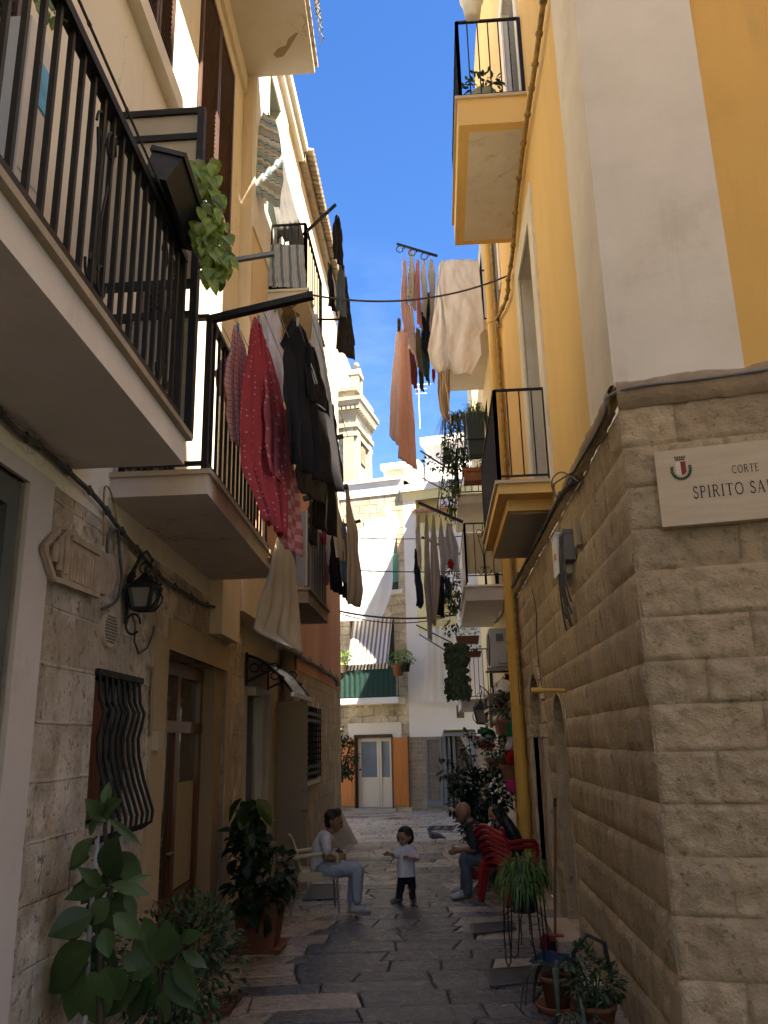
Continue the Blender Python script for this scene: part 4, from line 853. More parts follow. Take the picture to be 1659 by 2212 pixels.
def letters(mb, text, o, ux, uz, n, h, gap=.12, d=.0015, mi=0, xs=1.0):
    x = 0; ux = ux * xs
    for ch in text:
        if ch == ' ': x += .5; continue
        w, st, se = GL[ch]
        for pts, wd in st + [([(a, y + (.02 if y == 0 else -.02)), (b, y + (.02 if y == 0 else -.02))], .04) for a, y, b in se]:
            for k in range(len(pts) - 1):
                a, b = V((*pts[k], 0)), V((*pts[k + 1], 0)); dr = (b - a).normalized(); pr = V((-dr.y, dr.x, 0)) * wd / 2; e = dr * (.02 if len(pts) > 2 else 0)
                q = [a - pr - e, b - pr + e, b + pr + e, a + pr - e]
                vs = [o + ux * ((p.x + x) * h) + uz * (p.y * h) + n * (d + k * .00002) for p in q]; mb.add(vs, [(0, 1, 2, 3)], mi)
        x += w + gap
    return x * h
# ---------------------------------------------------------------- marble street-name plaque on the corner
def ff(s, z, d=0): return C0 + UFF * s + Z * z + NFF * d
t = thing('street_name_plaque', 'travertine street name plaque with red and white coat of arms on the rough stone corner', 'sign', tuple(ff(.185, 3.175)))
mb = MB(); a = [ff(.185, 3.175, .0), ff(1.42, 3.175, 0), ff(1.42, 3.175, .075), ff(.185, 3.175, .075)]; up = ff(.0, 3.663) - ff(0, 3.175)
mb.hexa(a + [p + up for p in a]); mb.build('slab', marble, t)
ink = M('engraved_paint', (.035, .022, .016), rough=.7); PD = .0765
mb = MB(); letters(mb, 'CORTE', ff(.622, 3.470, PD), UFF, Z, NFF, .050, gap=.13, xs=.68); mb.build('lettering', ink, t)
mb = MB(); letters(mb, 'SPIRITO SANTO', ff(.385, 3.335, PD), UFF, Z, NFF, .076, gap=.17, xs=.70); mb.build('lettering', ink, t)
mb = MB(); letters(mb, 'C', ff(.842, 3.575, PD), UFF, Z, NFF, .036, xs=.7); mb.build('lettering', ink, t)
mb = MB(); e = lambda x, z, d=PD: ff(.333 + x, 3.55 + z, d)
mb.add([e(-.03, .03), e(0, .03), e(0, -.058), e(-.018, -.052), e(-.03, -.04)], [(0, 1, 2, 3, 4)], 0); mb.add([e(0, .03), e(.03, .03), e(.03, -.04), e(.018, -.052), e(0, -.058)], [(0, 1, 2, 3, 4)], 1)
for k in range(13):
    for sg in (-1, 1):
        aa = math.radians(15 - k * 8.6); c = (sg * .054 * math.cos(aa) * (1 if k < 9 else .95), -.02 + .062 * math.sin(aa))
        for q in range(3): an = q * 2.1 + k; mb.add([e(c[0] + .014 * math.cos(an), c[1] + .014 * math.sin(an), PD + .0005), e(c[0] + .012 * math.cos(an + 1.5), c[1] + .012 * math.sin(an + 1.5), PD + .0005), e(c[0], c[1], PD + .0005)], [(0, 1, 2)], 2 if k < 11 else 3)
mb.add([e(-.03, .038), e(.03, .038), e(.026, .050), e(-.026, .050)], [(0, 1, 2, 3)], 3)
for k in range(5): x = -.032 + k * .0135; mb.add([e(x, .052), e(x + .010, .052), e(x + .010, .068), e(x, .068)], [(0, 1, 2, 3)], 3)
mb.add([e(-.034, .052), e(.034, .052), e(.034, .058), e(-.034, .058)], [(0, 1, 2, 3)], 3)
mb.build('coat_of_arms', [M('arms_white', (.66, .58, .46), rough=.7), M('arms_red', (.25, .03, .02), rough=.7), M('arms_green', (.03, .10, .05), rough=.7), M('arms_grey', (.16, .12, .08), rough=.7)], t)
# ---------------------------------------------------------------- pipes and cables
def cable(name, label, cat, pts, r, mat, ties=None, group=None, n=6):
    P = [V(p) for p in pts]; Q = []
    for i in range(len(P) - 1):
        a, b, c, d = P[max(i - 1, 0)], P[i], P[i + 1], P[min(i + 2, len(P) - 1)]
        for k in range(5):
            s = k / 5; Q.append(.5 * ((2 * b) + (c - a) * s + (2 * a - 5 * b + 4 * c - d) * s * s + (3 * b - a - 3 * c + d) * s ** 3))
    Q.append(P[-1]); mb = MB(); mb.tube(Q, r, n)
    if ties:
        for i in range(2, len(Q) - 1, ties): mb.tube([Q[i], Q[i] + (Q[i + 1] - Q[i]).normalized() * r * 1.4], r * 1.45, n); mb.ball(Q[i] + V((0, 0, r * 1.6)), r * .8, 6)
    o = mb.build(name, mat); return tag(o, label, cat, group)
mb = MB(); px_ = 1.155; py_ = 12.55; mb.tube([(px_, py_, 0), (px_, py_, 3.3), (px_, py_, 11.6)], .095, 14)
for q in (.9, 3.32, 6.1, 8.6): mb.tube([(px_, py_, q), (px_, py_, q + .09)], .108, 14)
for q in (3.3, 8.2): mb.box((px_ - .1, py_ + .02, q - .05), (1.3, py_ + .07, q - .01))
tag(mb.build('drainpipe', yellow_pipe), 'thick yellow painted drainpipe running down the right wall past the arched door', 'pipe')
mb = MB(); mb.tube([(1.19, 12.36, 2.4), (1.19, 12.36, 11.6)], .022, 8); tag(mb.build('thin_pipe', cabley), 'thin yellowish conduit just in front of the thick yellow drainpipe', 'pipe')
mb = MB(); x = sF(733, 1640) - .06; mb.tube([fp(x, .02, .1), fp(x, 3.15, .1), fp(x + .03, 3.28, .1), fp(x + .15, 3.3, .1)], .05, 10); tag(mb.build('downpipe', M('dark_maroon_pipe', (.05, .022, .02), rough=.5)), 'dark maroon downpipe with a bent top on the stone facade beside the orange shutter', 'pipe')
mb = MB(); mb.tube([(-2.2, 12.25, 0), (-2.2, 12.25, 3.1), (-2.2, 12.25, 3.5)], .09, 12); mb.tube([(-2.2, 12.25, 2.95), (-2.2, 12.25, 3.12)], .105, 12); tag(mb.build('grey_downpipe', M('greyish_pipe', (.26, .22, .17), (.2, .17, .13), 3, rough=.6)), 'fat grey brown downpipe behind the open beige metal door leaf', 'pipe')
pl = lambda L, off=.04: [PL(x, y, off) for x, y in L]
cable('wall_cable', 'thick tied cable bundle sloping along the left stone wall under both balconies', 'cable', pl([(-30, 862), (48, 940), (85, 962), (160, 1030), (213, 1081), (256, 1139), (296, 1187), (352, 1250), (395, 1278), (440, 1305), (480, 1311), (512, 1296)]), .016, cablem, 4)
cable('cable_loop', 'grey cable loop hanging beside the old carved plaque', 'cable', pl([(232, 1205), (232, 1172), (240, 1150), (261, 1143), (256, 1150), (259, 1204), (263, 1250), (253, 1295), (232, 1312), (220, 1316)]), .010, cablem)
cable('thin_cable', 'pair of thin bent cables rising on the stone wall left of the lantern', 'cable', pl([(224, 1178), (224, 1100), (226, 1054), (236, 1056), (246, 1090), (252, 1128)], .03), .006, cabley)
cable('far_wall_cable', 'heavy twisted cable bundle crossing the salmon plaster edge', 'cable', [P3(*p, .05) for p in ((600, 1395), (624, 1402), (660, 1424), (700, 1448), (726, 1466), (730, 1482))], .035, M('pale_dusty_cable', (.36, .33, .29), (.16, .14, .12), 14, rough=.8), 3)
cable('wall_cable', 'short thick cable bundle under the second left balcony end', 'cable', pl([(536, 1297), (552, 1309), (571, 1329), (598, 1352)], .08), .03, cablem, 3)
px = lambda L, x=1.2: [PX(a, b, x) for a, b in L]
cable('painted_conduit', 'knobbly painted cable bundle climbing the yellow wall beside the balconies', 'cable', px([(1178, -40), (1174, 0), (1159, 117), (1146, 207), (1131, 307), (1116, 433), (1107, 547), (1098, 603), (1096, 637), (1083, 672), (1073, 690), (1078, 706)]), .026, cabley, 3)
cable('string_course_cable', 'grey cables pinned along the stone string course and round the corner', 'cable', [ff(1.5, 4.13, .07), ff(.9, 4.12, .07), ff(.5, 4.115, .07), ff(.1, 4.12, .07), V((1.19, 5.15, 4.1))] + px([(1310, 885), (1290, 930), (1250, 1000), (1225, 1040)], 1.19), .011, M('pale_grey_cable', (.2, .19, .18), rough=.6))
cable('sagging_cable', 'dark bundle of cables dropping from the meter boxes along the right stone wall', 'cable', px([(1240, 1035), (1215, 1065), (1190, 1110), (1165, 1160), (1130, 1225), (1108, 1265), (1092, 1290), (1085, 1325), (1070, 1345)], 1.18), .022, cablem, 4)
cable('thin_wire', 'thin wire hanging loosely down the right tooled stone wall', 'cable', px([(1150, 1275), (1158, 1320), (1160, 1390), (1165, 1440), (1170, 1480)], 1.23), .006, cablem)
cable('cable_loop', 'loose loops of black cable beside the yellow balcony end', 'cable', px([(1250, 1040), (1215, 1020), (1195, 1032), (1193, 1055), (1205, 1080), (1196, 1050), (1212, 1035), (1238, 1020)], 1.16), .007, cablem)
def span(name, label, p, q, sag, r, mat=cablem, n=14):
    p, q = V(p), V(q); return cable(name, label, 'cable', [p.lerp(q, k / n) - Z * sag * 4 * (k / n) * (1 - k / n) for k in range(n + 1)], r, mat)
a, b_ = PY(672, 637, 9.2), PX(1096, 596, 1.22)
span('span_wire', 'single grey cable strung across the alley in front of the white sheet', a, b_, .22, .013)
span('span_wire', 'sagging black cable bundle across the alley above the striped awning', PY(728, 1319, 18.0), PY(985, 1328, 17.6), .12, .022); span('span_wire', 'thinner lower strand of the sagging cable bundle above the striped awning', PY(728, 1323, 18.0), PY(960, 1334, 17.6), .17, .012)
span('span_wire', 'upper thin cable across the big sheer white cloth', PY(700, 1156, 18.6), PY(1000, 1158, 18.4), .08, .012); span('span_wire', 'lower thin cable across the big sheer white cloth', PY(700, 1228, 18.6), PY(985, 1234, 18.4), .04, .014)
# ---------------------------------------------------------------- meter boxes on the right wall
t = thing('meter_cabinet', 'white plastic meter cabinet high on the right stone wall with cables looping below', 'meter box', tuple(PX(1215, 1215)))
def wbox(mb, x0, p, q, dx, mi=0):   # box standing dx off the right wall between two pixels
    a, b = PX(*p, 1.24), PX(*q, 1.24); y0, y1 = sorted((a.y, b.y)); z0, z1 = sorted((a.z, b.z)); mb.box((1.25 - dx, y0, z0), (1.25, y1, z1), mi)
ya = PX(1235, 1160).y
mb = MB(); mb.box((1.13, 7.42, 3.37), (1.25, 7.72, 3.74)); mb.box((1.125, 7.41, 3.73), (1.25, 7.73, 3.75)); mb.build('cabinet', white_pl, t)
mb = MB(); mb.box((1.123, 7.5, 3.52), (1.131, 7.6, 3.57)); mb.build('orange_sticker', M('orange_label', (.7, .3, .03)), t)
t = thing('junction_box', 'grey electric junction box beside the white meter cabinet with trailing wires', 'junction box', tuple(PX(1240, 1200)))
mb = MB(); mb.box((1.16, 7.16, 3.44), (1.25, 7.36, 3.70)); mb.box((1.15, 7.15, 3.68), (1.25, 7.37, 3.71)); mb.build('box', M('grey_box', (.16, .16, .15), rough=.6), t)
for k in range(6):
    mb = MB(); y = 7.2 + .07 * k; mb.tube([V((1.16 - .02 * math.sin(s * 3), y - .03 + .05 * math.sin(s * 2 + k), 3.72 - .10 * s - (.5 + .1 * (k % 3)) * math.sin(s * 1.05))) for s in [j * .3 for j in range(11)]], .007, 5); mb.build('wire', cablem, t)
mb = MB(); mb.box((1.215, 6.85, 3.50), (1.25, 7.0, 3.72)); tag(mb.build('wall_tile', M('pale_number_plate', (.36, .29, .2), rough=.7)), 'small blank pale plate fixed on the right stone wall by the junction box', 'plate')
mb = MB(); p = PX(1218, 1492); mb.tube([(1.3, p.y, p.z), (1.02, p.y + .02, p.z + .01)], .02, 8); mb.tube([(1.04, p.y + .02, p.z + .01), (.93, p.y + .03, p.z + .01)], .03, 8); tag(mb.build('pipe_stub', yellow_pipe), 'short yellow pipe stub sticking out above the broken niche', 'pipe')
# ---------------------------------------------------------------- left wall fittings
pts = [(95, 1181), (128, 1144), (145, 1144), (155, 1161), (216, 1196), (229, 1199), (236, 1220), (235, 1257), (223, 1276), (213, 1287), (133, 1255), (117, 1251)]
t = thing('carved_plaque', 'worn terracotta coloured carved plaque with fluted relief on the left wall', 'plaque', tuple(PL(160, 1250)))
plqm = M('worn_plaque', (.46, .36, .26), (.34, .25, .17), 9, rough=.85, bump=.4, c3=(.20, .13, .09), sc3=6)
mb = MB(); P = [PL(*p, .0) for p in pts]; mb.prism(P, (.05, 0, 0)); mb.build('plaque', plqm, t)
mb = MB()
ed = [PL(*p, .055) for p in pts[3:5] + pts[9:11][:0]]
for i in (0, 3, 9, 10, 11): mb.bar(PL(*pts[i], .055), PL(*pts[(i + 1) % 12], .055), .018, .03)
mb.bar(PL(155, 1161, .055), PL(133, 1255, .055), .012, .02); mb.build('raised_rim', plqm, t)
for k in range(9):
    x = 160 + k * 6.2; mb = MB(); mb.tube([PL(x - 4, 1184 + k * 3.6, .05), PL(x - 9, 1252 + k * 3.1, .05)], .010 + .003 * (k % 3), 6); mb.build('fluting', plqm, t)
for k, (x, y0, y1) in enumerate(((121, 1175, 1215), (131, 1160, 1232), (144, 1162, 1240))):
    mb = MB(); mb.tube([PL(x, y0, .05), PL(x - 6, y1, .05)], .022, 8); mb.build('fluting', plqm, t)
mb = MB(); c = PL(230, 1360, 0); mb.tube([c - V((.02, 0, 0)), c + V((.03, 0, 0))], .115, 20)
t = thing('round_wall_vent', 'round cream vent grille on the left stone wall below the carved plaque', 'vent', tuple(c)); mb.build('rim', M('cream_vent', (.5, .42, .32), rough=.6), t)
mb = MB()
for k in range(9): z = -.08 + .02 * k; w = math.sqrt(max(.0001, .1 ** 2 - z * z)); mb.box((c.x + .03, c.y - w, c.z + z - .006), (c.x + .035, c.y + w, c.z + z + .006))
mb.build('slats', M('vent_slat', (.16, .13, .1), rough=.7), t)
c = PL(328, 1600, 0); t = thing('switch_box', 'small cream wall box with a vertical conduit beside the brown door', 'wall box', tuple(c))
mb = MB(); mb.box((c.x, c.y - .06, c.z - .07), (c.x + .07, c.y + .06, c.z + .07)); mb.build('box', M('cream_box', (.46, .4, .29), rough=.5), t)
mb = MB(); mb.tube(pl([(325, 1590), (327, 1500), (330, 1445), (322, 1440)], .02), .012, 6); mb.build('conduit', M('tan_conduit', (.3, .23, .15), rough=.7), t)
mb = MB(); mb.tube(pl([(285, 1325), (292, 1350), (290, 1385), (300, 1412), (318, 1400), (330, 1370), (332, 1352)], .03), .007, 5); tag(mb.build('dangling_wire', cablem), 'thin brown wire drooping below the wall lantern', 'cable')
def lantern(name, label, top, hgt, w, wall, par_mat=iron, arm=True):
    """four sided tapered lantern hanging with its top at `top`, wall point given for the bracket"""
    t = thing(name, label, 'lantern', tuple(wall)); top = V(top); cz = top.z - hgt * .35
    mb = MB(); mb.lathe((top.x, top.y, cz), [(w * .62, 0), (w * .55, hgt * .07), (w * .25, hgt * .2), (.02, hgt * .32)], 4 * 4, sq=True)
    mb.tube([top, (top.x, top.y, cz + hgt * .3)], .008, 6); mb.build('roof', par_mat, t)
    mb = MB(); b0, b1 = w * .34, w * .54; zb_ = cz - hgt * .62
    for sx in (-1, 1):
        for sy in (-1, 1): mb.bar((top.x + sx * b0, top.y + sy * b0, zb_), (top.x + sx * b1, top.y + sy * b1, cz), .022)
    for q, bb in ((zb_, b0), (cz - .01, b1)):
        for sx in (-1, 1): mb.bar((top.x + sx * bb, top.y - bb, q), (top.x + sx * bb, top.y + bb, q), .022); mb.bar((top.x - bb, top.y + sx * bb, q), (top.x + bb, top.y + sx * bb, q), .022)
    for sx in (-1, 1):
        for sy in (-1, 1):
            mb.tube([V((top.x + sx * (b0 + .01 + .10 * w * 3 * math.sin(k * .6)), top.y + sy * b0, zb_ + hgt * .55 * k / 5)) for k in range(6)], .007, 5)
            mb.tube([V((top.x + sx * (w * .3 + .3 * w * k / 6), top.y + sy * w * .3, cz + hgt * (.22 - .18 * k / 6 + .06 * math.sin(k * 1.1)))) for k in range(8)], .008, 5)
    mb.build('frame', par_mat, t)
    mb = MB(); mb.hexa([(top.x + x * b0 * .93, top.y + y * b0 * .93, zb_ + .01) for x, y in ((-1, -1), (1, -1), (1, 1), (-1, 1))] + [(top.x + x * b1 * .93, top.y + y * b1 * .93, cz - .02) for x, y in ((-1, -1), (1, -1), (1, 1), (-1, 1))])
    mb.build('glass', M('frosted_lamp_glass', (.20, .19, .17), rough=.2, spec=.8), t)
    w_ = V(wall); up = top + Z * hgt * .55; mb = MB()
    mb.tube([w_ - Z * hgt * .9, w_ - Z * .1, w_ + Z * hgt * .35, w_.lerp(up, .3) + Z * hgt * .25, w_.lerp(up, .65) + Z * hgt * .25, up + Z * hgt * .05, up + V((.04, .02, -hgt * .2)), top + Z * hgt * .12, top], .013, 6)
    for k in range(6): mb.ball((w_ - Z * hgt * .1).lerp(w_.lerp(up, .3) + Z * hgt * .25, k / 6), .022, 6)
    mb.tube([top + V((.0 + .08 * hgt * 2 * math.cos(a), 0, hgt * .14 + .08 * hgt * 2 * math.sin(a))) for a in [k * .5 for k in range(14)]], .007, 5)
    mb.tube([w_ - Z * hgt * (.9 + .0) + V((.05 * math.cos(a) + .05, 0, .07 * math.sin(a))) for a in [k * .5 for k in range(12)]], .008, 5)
    mb.build('bracket', par_mat, t)
lt = PY(314, 1238, 5.5); lantern('wall_lantern', 'black wrought iron wall lantern on a scrolled bracket left of the brown door', lt, .26, .16, PL(276, 1275, .03))
lt2 = PY(1038, 1512, 18.2); lantern('wall_lantern', 'small black lantern on a bracket far down the right wall below the ivy balcony', lt2, .50, .27, V((1.26, 18.4, lt2.z - .25)))
# ---------------------------------------------------------------- air conditioner
q0, q1 = PY(1063, 1440, 13.95), PY(1100, 1358, 13.95)
t = thing('air_conditioner', 'grey outdoor air conditioner unit on wall brackets behind the yellow drainpipe', 'air conditioner', (1.2, 14, q0.z))
mb = MB(); mb.box((.90, 13.95, q0.z), (1.21, 14.75, q1.z)); mb.box((.895, 13.945, q1.z - .03), (1.215, 14.755, q1.z + .012)); mb.build('housing', acm, t)
zc = (q0.z + q1.z) / 2; mb = MB(); mb.tube([(.885, 14.32, zc), (.903, 14.32, zc)], .27, 24); mb.build('fan_grille', black_plastic, t)
mb = MB()
for k in range(1, 5): r = .26 * k / 4; mb.tube([V((.88, 14.32 + r * math.cos(a), zc + r * math.sin(a))) for a in [j * .35 for j in range(19)]], .006, 4)
mb.build('grille_ring', acm, t)
mb = MB(); mb.box((1.0, 13.93, q1.z - .2), (1.12, 13.95, q1.z - .08)); mb.build('handle_recess', M('dark_grey_recess', (.12, .12, .11)), t)
mb = MB(); mb.box((1.02, 13.90, q0.z + .05), (1.16, 13.95, q0.z + .28)); mb.build('valve_cover', acm, t)
mb = MB(); mb.box((.84, 13.97, q0.z - .05), (1.27, 14.02, q0.z - .01)); mb.build('bracket', grey_metal, t); mb = MB(); mb.box((.84, 14.66, q0.z - .05), (1.27, 14.71, q0.z - .01)); mb.build('bracket', grey_metal, t)
# ---------------------------------------------------------------- drain covers
def grate(label, corners, nb=16):
    P = [PZ(*p, .016) for p in corners]; c = sum(P, V()) / 4
    t = thing('drain_cover', label, 'drain cover', tuple(c)); mb = MB(); mb.add([p + Z * .0 for p in P], [(0, 1, 2, 3)], 0); mb.build('pit', M('pit_black', (.012, .012, .012)), t)
    gm = M('cast_iron', (.10, .095, .095), (.075, .072, .07), 12, rough=.5, metal=.3)
    mb = MB()
    for i in range(4): mb.bar(P[i] + Z * .006, P[(i + 1) % 4] + Z * .006, .035, .014)
    mb.build('rim', gm, t)
    mb = MB()
    for k in range(1, nb): u = k / nb; mb.bar(P[0].lerp(P[1], u) + Z * .004, P[3].lerp(P[2], u) + Z * .004, P[0].lerp(P[1], 1 / nb).__sub__(P[0]).length * .62, .008)
    mb.build('slotted_plate', gm, t)
grate('nearest slotted iron drain cover in front of the two terracotta pots', [(1062, 2132), (1202, 2118), (1190, 2085), (1052, 2097)], 30)
grate('slotted iron drain cover under the spider plant stand', [(1025, 2018), (1112, 2008), (1106, 1992), (1018, 1998)], 26)
grate('slotted iron drain cover under the beige chair', [(655, 1945), (728, 1942), (735, 1912), (672, 1912)], 20)
grate('flat grey manhole plate on the bright far paving', [(924, 1793), (977, 1793), (983, 1785), (930, 1785)], 3)
grate('small far manhole plate at the foot of the white house', [(996, 1770), (1020, 1770), (1024, 1764), (1003, 1763)], 3)

# white board with a blue energy sticker leaning on the near balcony
a0, a1 = PL(100, 240, .2), PL(36, 250, .2)
t = thing('white_appliance', 'tall white appliance with a blue sticker standing behind the near balcony bars', 'appliance', (a0.x, (a0.y + a1.y) / 2, 3.7))
mb = MB(); mb.hexa([(Lx(a1.y), a1.y, 3.7), (Lx(a1.y, .22), a1.y, 3.7), (Lx(a0.y, .22), a0.y, 3.7), (Lx(a0.y), a0.y, 3.7), (Lx(a1.y), a1.y, 5.35), (Lx(a1.y, .22), a1.y, 5.35), (Lx(a0.y, .22), a0.y, 5.35), (Lx(a0.y), a0.y, 5.35)])
for k in range(5): mb.hexa([(Lx(a1.y, .222), a1.y + .02, 3.95 + k * .14), (Lx(a1.y, .224), a1.y + .02, 3.95 + k * .14), (Lx(a0.y, .224), a0.y - .02, 3.95 + k * .14), (Lx(a0.y, .222), a0.y - .02, 3.95 + k * .14), (Lx(a1.y, .222), a1.y + .02, 3.96 + k * .14), (Lx(a1.y, .224), a1.y + .02, 3.96 + k * .14), (Lx(a0.y, .224), a0.y - .02, 3.96 + k * .14), (Lx(a0.y, .222), a0.y - .02, 3.96 + k * .14)])
mb.build('cabinet', M('off_white_enamel', (.62, .60, .54), (.56, .54, .48), 3, rough=.4), t)
ym = (a0.y + a1.y) / 2; mb = MB(); mb.hexa([(Lx(ym, .223), ym - .07, 4.95), (Lx(ym, .226), ym - .07, 4.95), (Lx(ym, .226), ym + .09, 4.95), (Lx(ym, .223), ym + .09, 4.95), (Lx(ym, .223), ym - .07, 5.2), (Lx(ym, .226), ym - .07, 5.2), (Lx(ym, .226), ym + .09, 5.2), (Lx(ym, .223), ym + .09, 5.2)]); mb.build('blue_sticker', M('sticker_blue', (.05, .28, .50), (.10, .45, .65), 9, rough=.5), t)
# spirals of wire and cables along the near handrail
cable('rail_cable', 'thin black cable tied along the outer handrail of the near balcony', 'cable', [V((Lx(y, .69), y, 4.84 + .012 * math.sin(y * 9))) for y in (.5, 1.5, 2.2, 2.8, 3.4, 4.0, 4.3)], .007, cablem, 4)
# ---------------------------------------------------------------- washing
def fab(rgb, **k): return Mfab('washed_fabric', rgb, **k)
def wash(name, label, cat, rows, Y, mat, dsp=.45, nf=2.2, fold=.022, group=None, seed=0, legs=None, tail=0.0, peg=True):
    """a garment hanging on a line that runs along the alley: rows are (y, left, right) of its silhouette at distance Y"""
    mb = MB(); rnd = random.Random(seed + int(Y * 100) + len(label))
    for ri, rw in enumerate([rows] + (legs or [])):
        n = 26; ys = [r[0] for r in rw]; nu = 14; G = []; ph = rnd.uniform(0, 6)
        for i in range(nu + 1):
            u = i / nu; col = []
            for j in range(n + 1):
                y = ys[0] + (ys[-1] - ys[0]) * j / n; k = max(q for q in range(len(ys) - 1) if ys[q] <= y + 1e-6)
                s = (y - ys[k]) / (ys[k + 1] - ys[k]); s = min(1, s); l = rw[k][1] + (rw[k + 1][1] - rw[k][1]) * s; r = rw[k][2] + (rw[k + 1][2] - rw[k][2]) * s
                v = j / n; jag = 3.0 * noise.noise(V((seed * 3.1 + y * .05, u * 2, ri))) if 0 < u < 1 else 1.6 * noise.noise(V((seed * 5.7 + y * .09, u * 9, ri * 3)))
                p = PY(l + (r - l) * u + jag * .5, y + (4 * noise.noise(V((u * 4, seed * 2.3, v))) if j == n else 0), Y)
                fo = fold * (.5 + .9 * v); a = u * nf * 6.283 + ph + 1.6 * noise.noise(V((v * 2.2, seed, u)))
                open_ = min(1, .25 + v * 1.3)
                wr = noise.noise(V((u * 3.5, v * 6, seed * 1.7 + Y))); p.y += dsp * (u - .5) * open_ + fo * 1.1 * math.sin(a) * (.55 + .9 * noise.noise(V((v * 3, u * 2, Y)))) + .03 * wr + (ri * .05); p.x += .012 * wr
                p.x += fo * .45 * math.cos(a * 1.0 + 1) + tail * v * v
                p.z += .3 * fo * math.sin(v * 23 + a) * noise.noise(V((u * 3, v * 4, seed)))
                col.append(p)
            G.append(col)
        mb.grid(G, 0, True)
    o = mb.build(name, [mat]); o.modifiers.new('thickness', 'SOLIDIFY').thickness = .004
    if peg:
        l, r = rows[0][1], rows[0][2]; c = PY((l + r) / 2, rows[0][0] + 1, Y); pb = MB(); pb.obox(c + Z * .012, V((.007, 0, 0)), V((0, .012, 0)), V((0, 0, .035))); q = pb.build('peg', PEG[len(label) % 4], o)
    return tag(o, label, cat, group)
PEG = [M('peg_' + n, c, rough=.5) for n, c in (('blue', (.08, .2, .45)), ('wood', (.5, .36, .2)), ('white', (.6, .6, .58)), ('green', (.1, .35, .2)))]
white_c, cream_c, beige_c = fab((.72, .70, .66)), fab((.66, .58, .46)), fab((.52, .45, .36))
black_c, navy_c, jeans_c = fab((.018, .017, .018), trl=.05), fab((.02, .028, .05), trl=.08), fab((.10, .16, .26), trl=.1)
char_c = fab((.055, .055, .05), trl=.1); maroon_c = fab((.16, .03, .04)); brown_c = fab((.12, .07, .05)); pink_c = fab((.72, .38, .34)); salmon_c = fab((.86, .62, .57), trl=.5)
# rods and lines
def rod(label, a, b, w=.04, mat=iron, name='clothes_rod'):
    mb = MB(); mb.bar(a, b, w, w * .8); return tag(mb.build(name, mat), label, 'clothes rod')
def lines(label, p, q, n, y0, y1, drop=.02):
    mb = MB()
    for k in range(n): a = p.lerp(q, (k + .5) / n); mb.tube([V((a.x, y0, a.z)), V((a.x, (y0 + y1) / 2, a.z - drop)), V((a.x, y1, a.z))], .003, 4)
    return tag(mb.build('clothes_line', M('white_line', (.5, .5, .48))), label, 'clothes line')
A0, A1 = PY(455, 690, 5.14), PY(676, 638, 5.14); rod('stout black clothes rod reaching out from the second left balcony above the red dress', A0, A1, .055)
A0b, A1b = V((A0.x - .1, 7.92, A0.z)), V((A1.x - .1, 7.92, A1.z)); rod('far clothes rod reaching out from the end of the second left balcony', A0b, A1b, .045)
lines('white clothes lines between the two rods of the second left balcony', A0, A1, 7, 5.14, 7.92)
rod('pale metal clothes rod beside the trailing variegated plant', PY(418, 577, 4.52), PY(592, 548, 4.52), .03, M('galvanised', (.30, .31, .30), rough=.5))
B0, B1 = PY(655, 507, 10.0), PY(725, 442, 10.0); rod('thin black rod rising from the high left balcony against the blue sky', B0, B1, .04)
rod('short black rod below the high left balcony holding dark clothes', PY(655, 690, 11.5), PY(745, 690, 11.5), .03)
Cc0, Cc1 = PY(655, 1078, 10.4), PY(752, 1050, 10.4); rod('black clothes rod above the striped cloth balcony', Cc0, Cc1, .07); rod('second clothes rod at the far end of the striped cloth balcony', Cc0 + V((0, 1.8, 0)), Cc1 + V((0, 1.8, 0)), .05)
lines('clothes lines between the rods of the striped cloth balcony', Cc0, Cc1, 5, 10.4, 12.2)
D0, D1 = PY(945, 553, 14.35), PY(857, 527, 14.35); rod('black scroll bracket rod carrying pink sheets over the alley', D0, D1, .045)
for k in range(3):
    c = D1.lerp(D0, .08 + .3 * k) - Z * .1; mb = MB(); mb.tube([c + V((.09 * math.cos(a) * (1 - a / 16), 0, .09 * math.sin(a) * (1 - a / 16))) for a in [j * .4 for j in range(18)]], .010, 5)
    tag(mb.build('iron_scroll', iron), 'wrought iron scroll under the pink sheet bracket, ' + ('nearest its tip', 'in its middle', 'nearest the railing')[k], 'scroll')
lines('clothes lines running back from the scroll bracket with pink sheets', D1, D0, 6, 14.35, 16.95)
E0, E1 = PY(1000, 1128, 14.74), PY(904, 1086, 14.74); rod('black clothes rod of the cream screened balcony', E0, E1, .06); rod('far clothes rod of the cream screened balcony', E0 + V((0, 2.7, 0)), E1 + V((0, 2.7, 0)), .05)
lines('clothes lines of the cream screened balcony', E1, E0, 6, 14.74, 17.4)
rod('upper thin rod without washing below the pink sheets', PY(968, 1012, 16.3), PY(908, 974, 16.3), .035, irond); rod('lower thin rod with bare lines beside the hanging plants', PY(967, 1062, 16.6), PY(911, 1032, 16.6), .035, grey_metal)
rod('upper brown rod sticking out from the ivy balcony', PY(975, 1388, 19.5), PY(899, 1350, 19.5), .035, irond); rod('lower brown rod sticking out from the ivy balcony', PY(970, 1410, 20.3), PY(905, 1370, 20.3), .03, irond)
G1 = 'washing on the second left balcony'
wash('floral_cloth', 'small pale floral cloth hanging on the railing left of the pink check towel', 'cloth', [(762, 490, 497), (800, 485, 504), (850, 484, 512), (881, 490, 514)], 5.9, fab((.62, .42, .40), pat='dots', c2=(.15, .3, .14), n=4, w=.25), group=G1)
wash('check_towel', 'pink and white check towel gathered to a point, next to the red dotted dress', 'towel', [(710, 512, 516), (760, 506, 530), (820, 501, 539), (890, 506, 541), (975, 516, 538)], 5.5, fab((.80, .52, .50), pat='check', c2=(.36, .06, .07), n=7, w=.1), group=G1, nf=4)
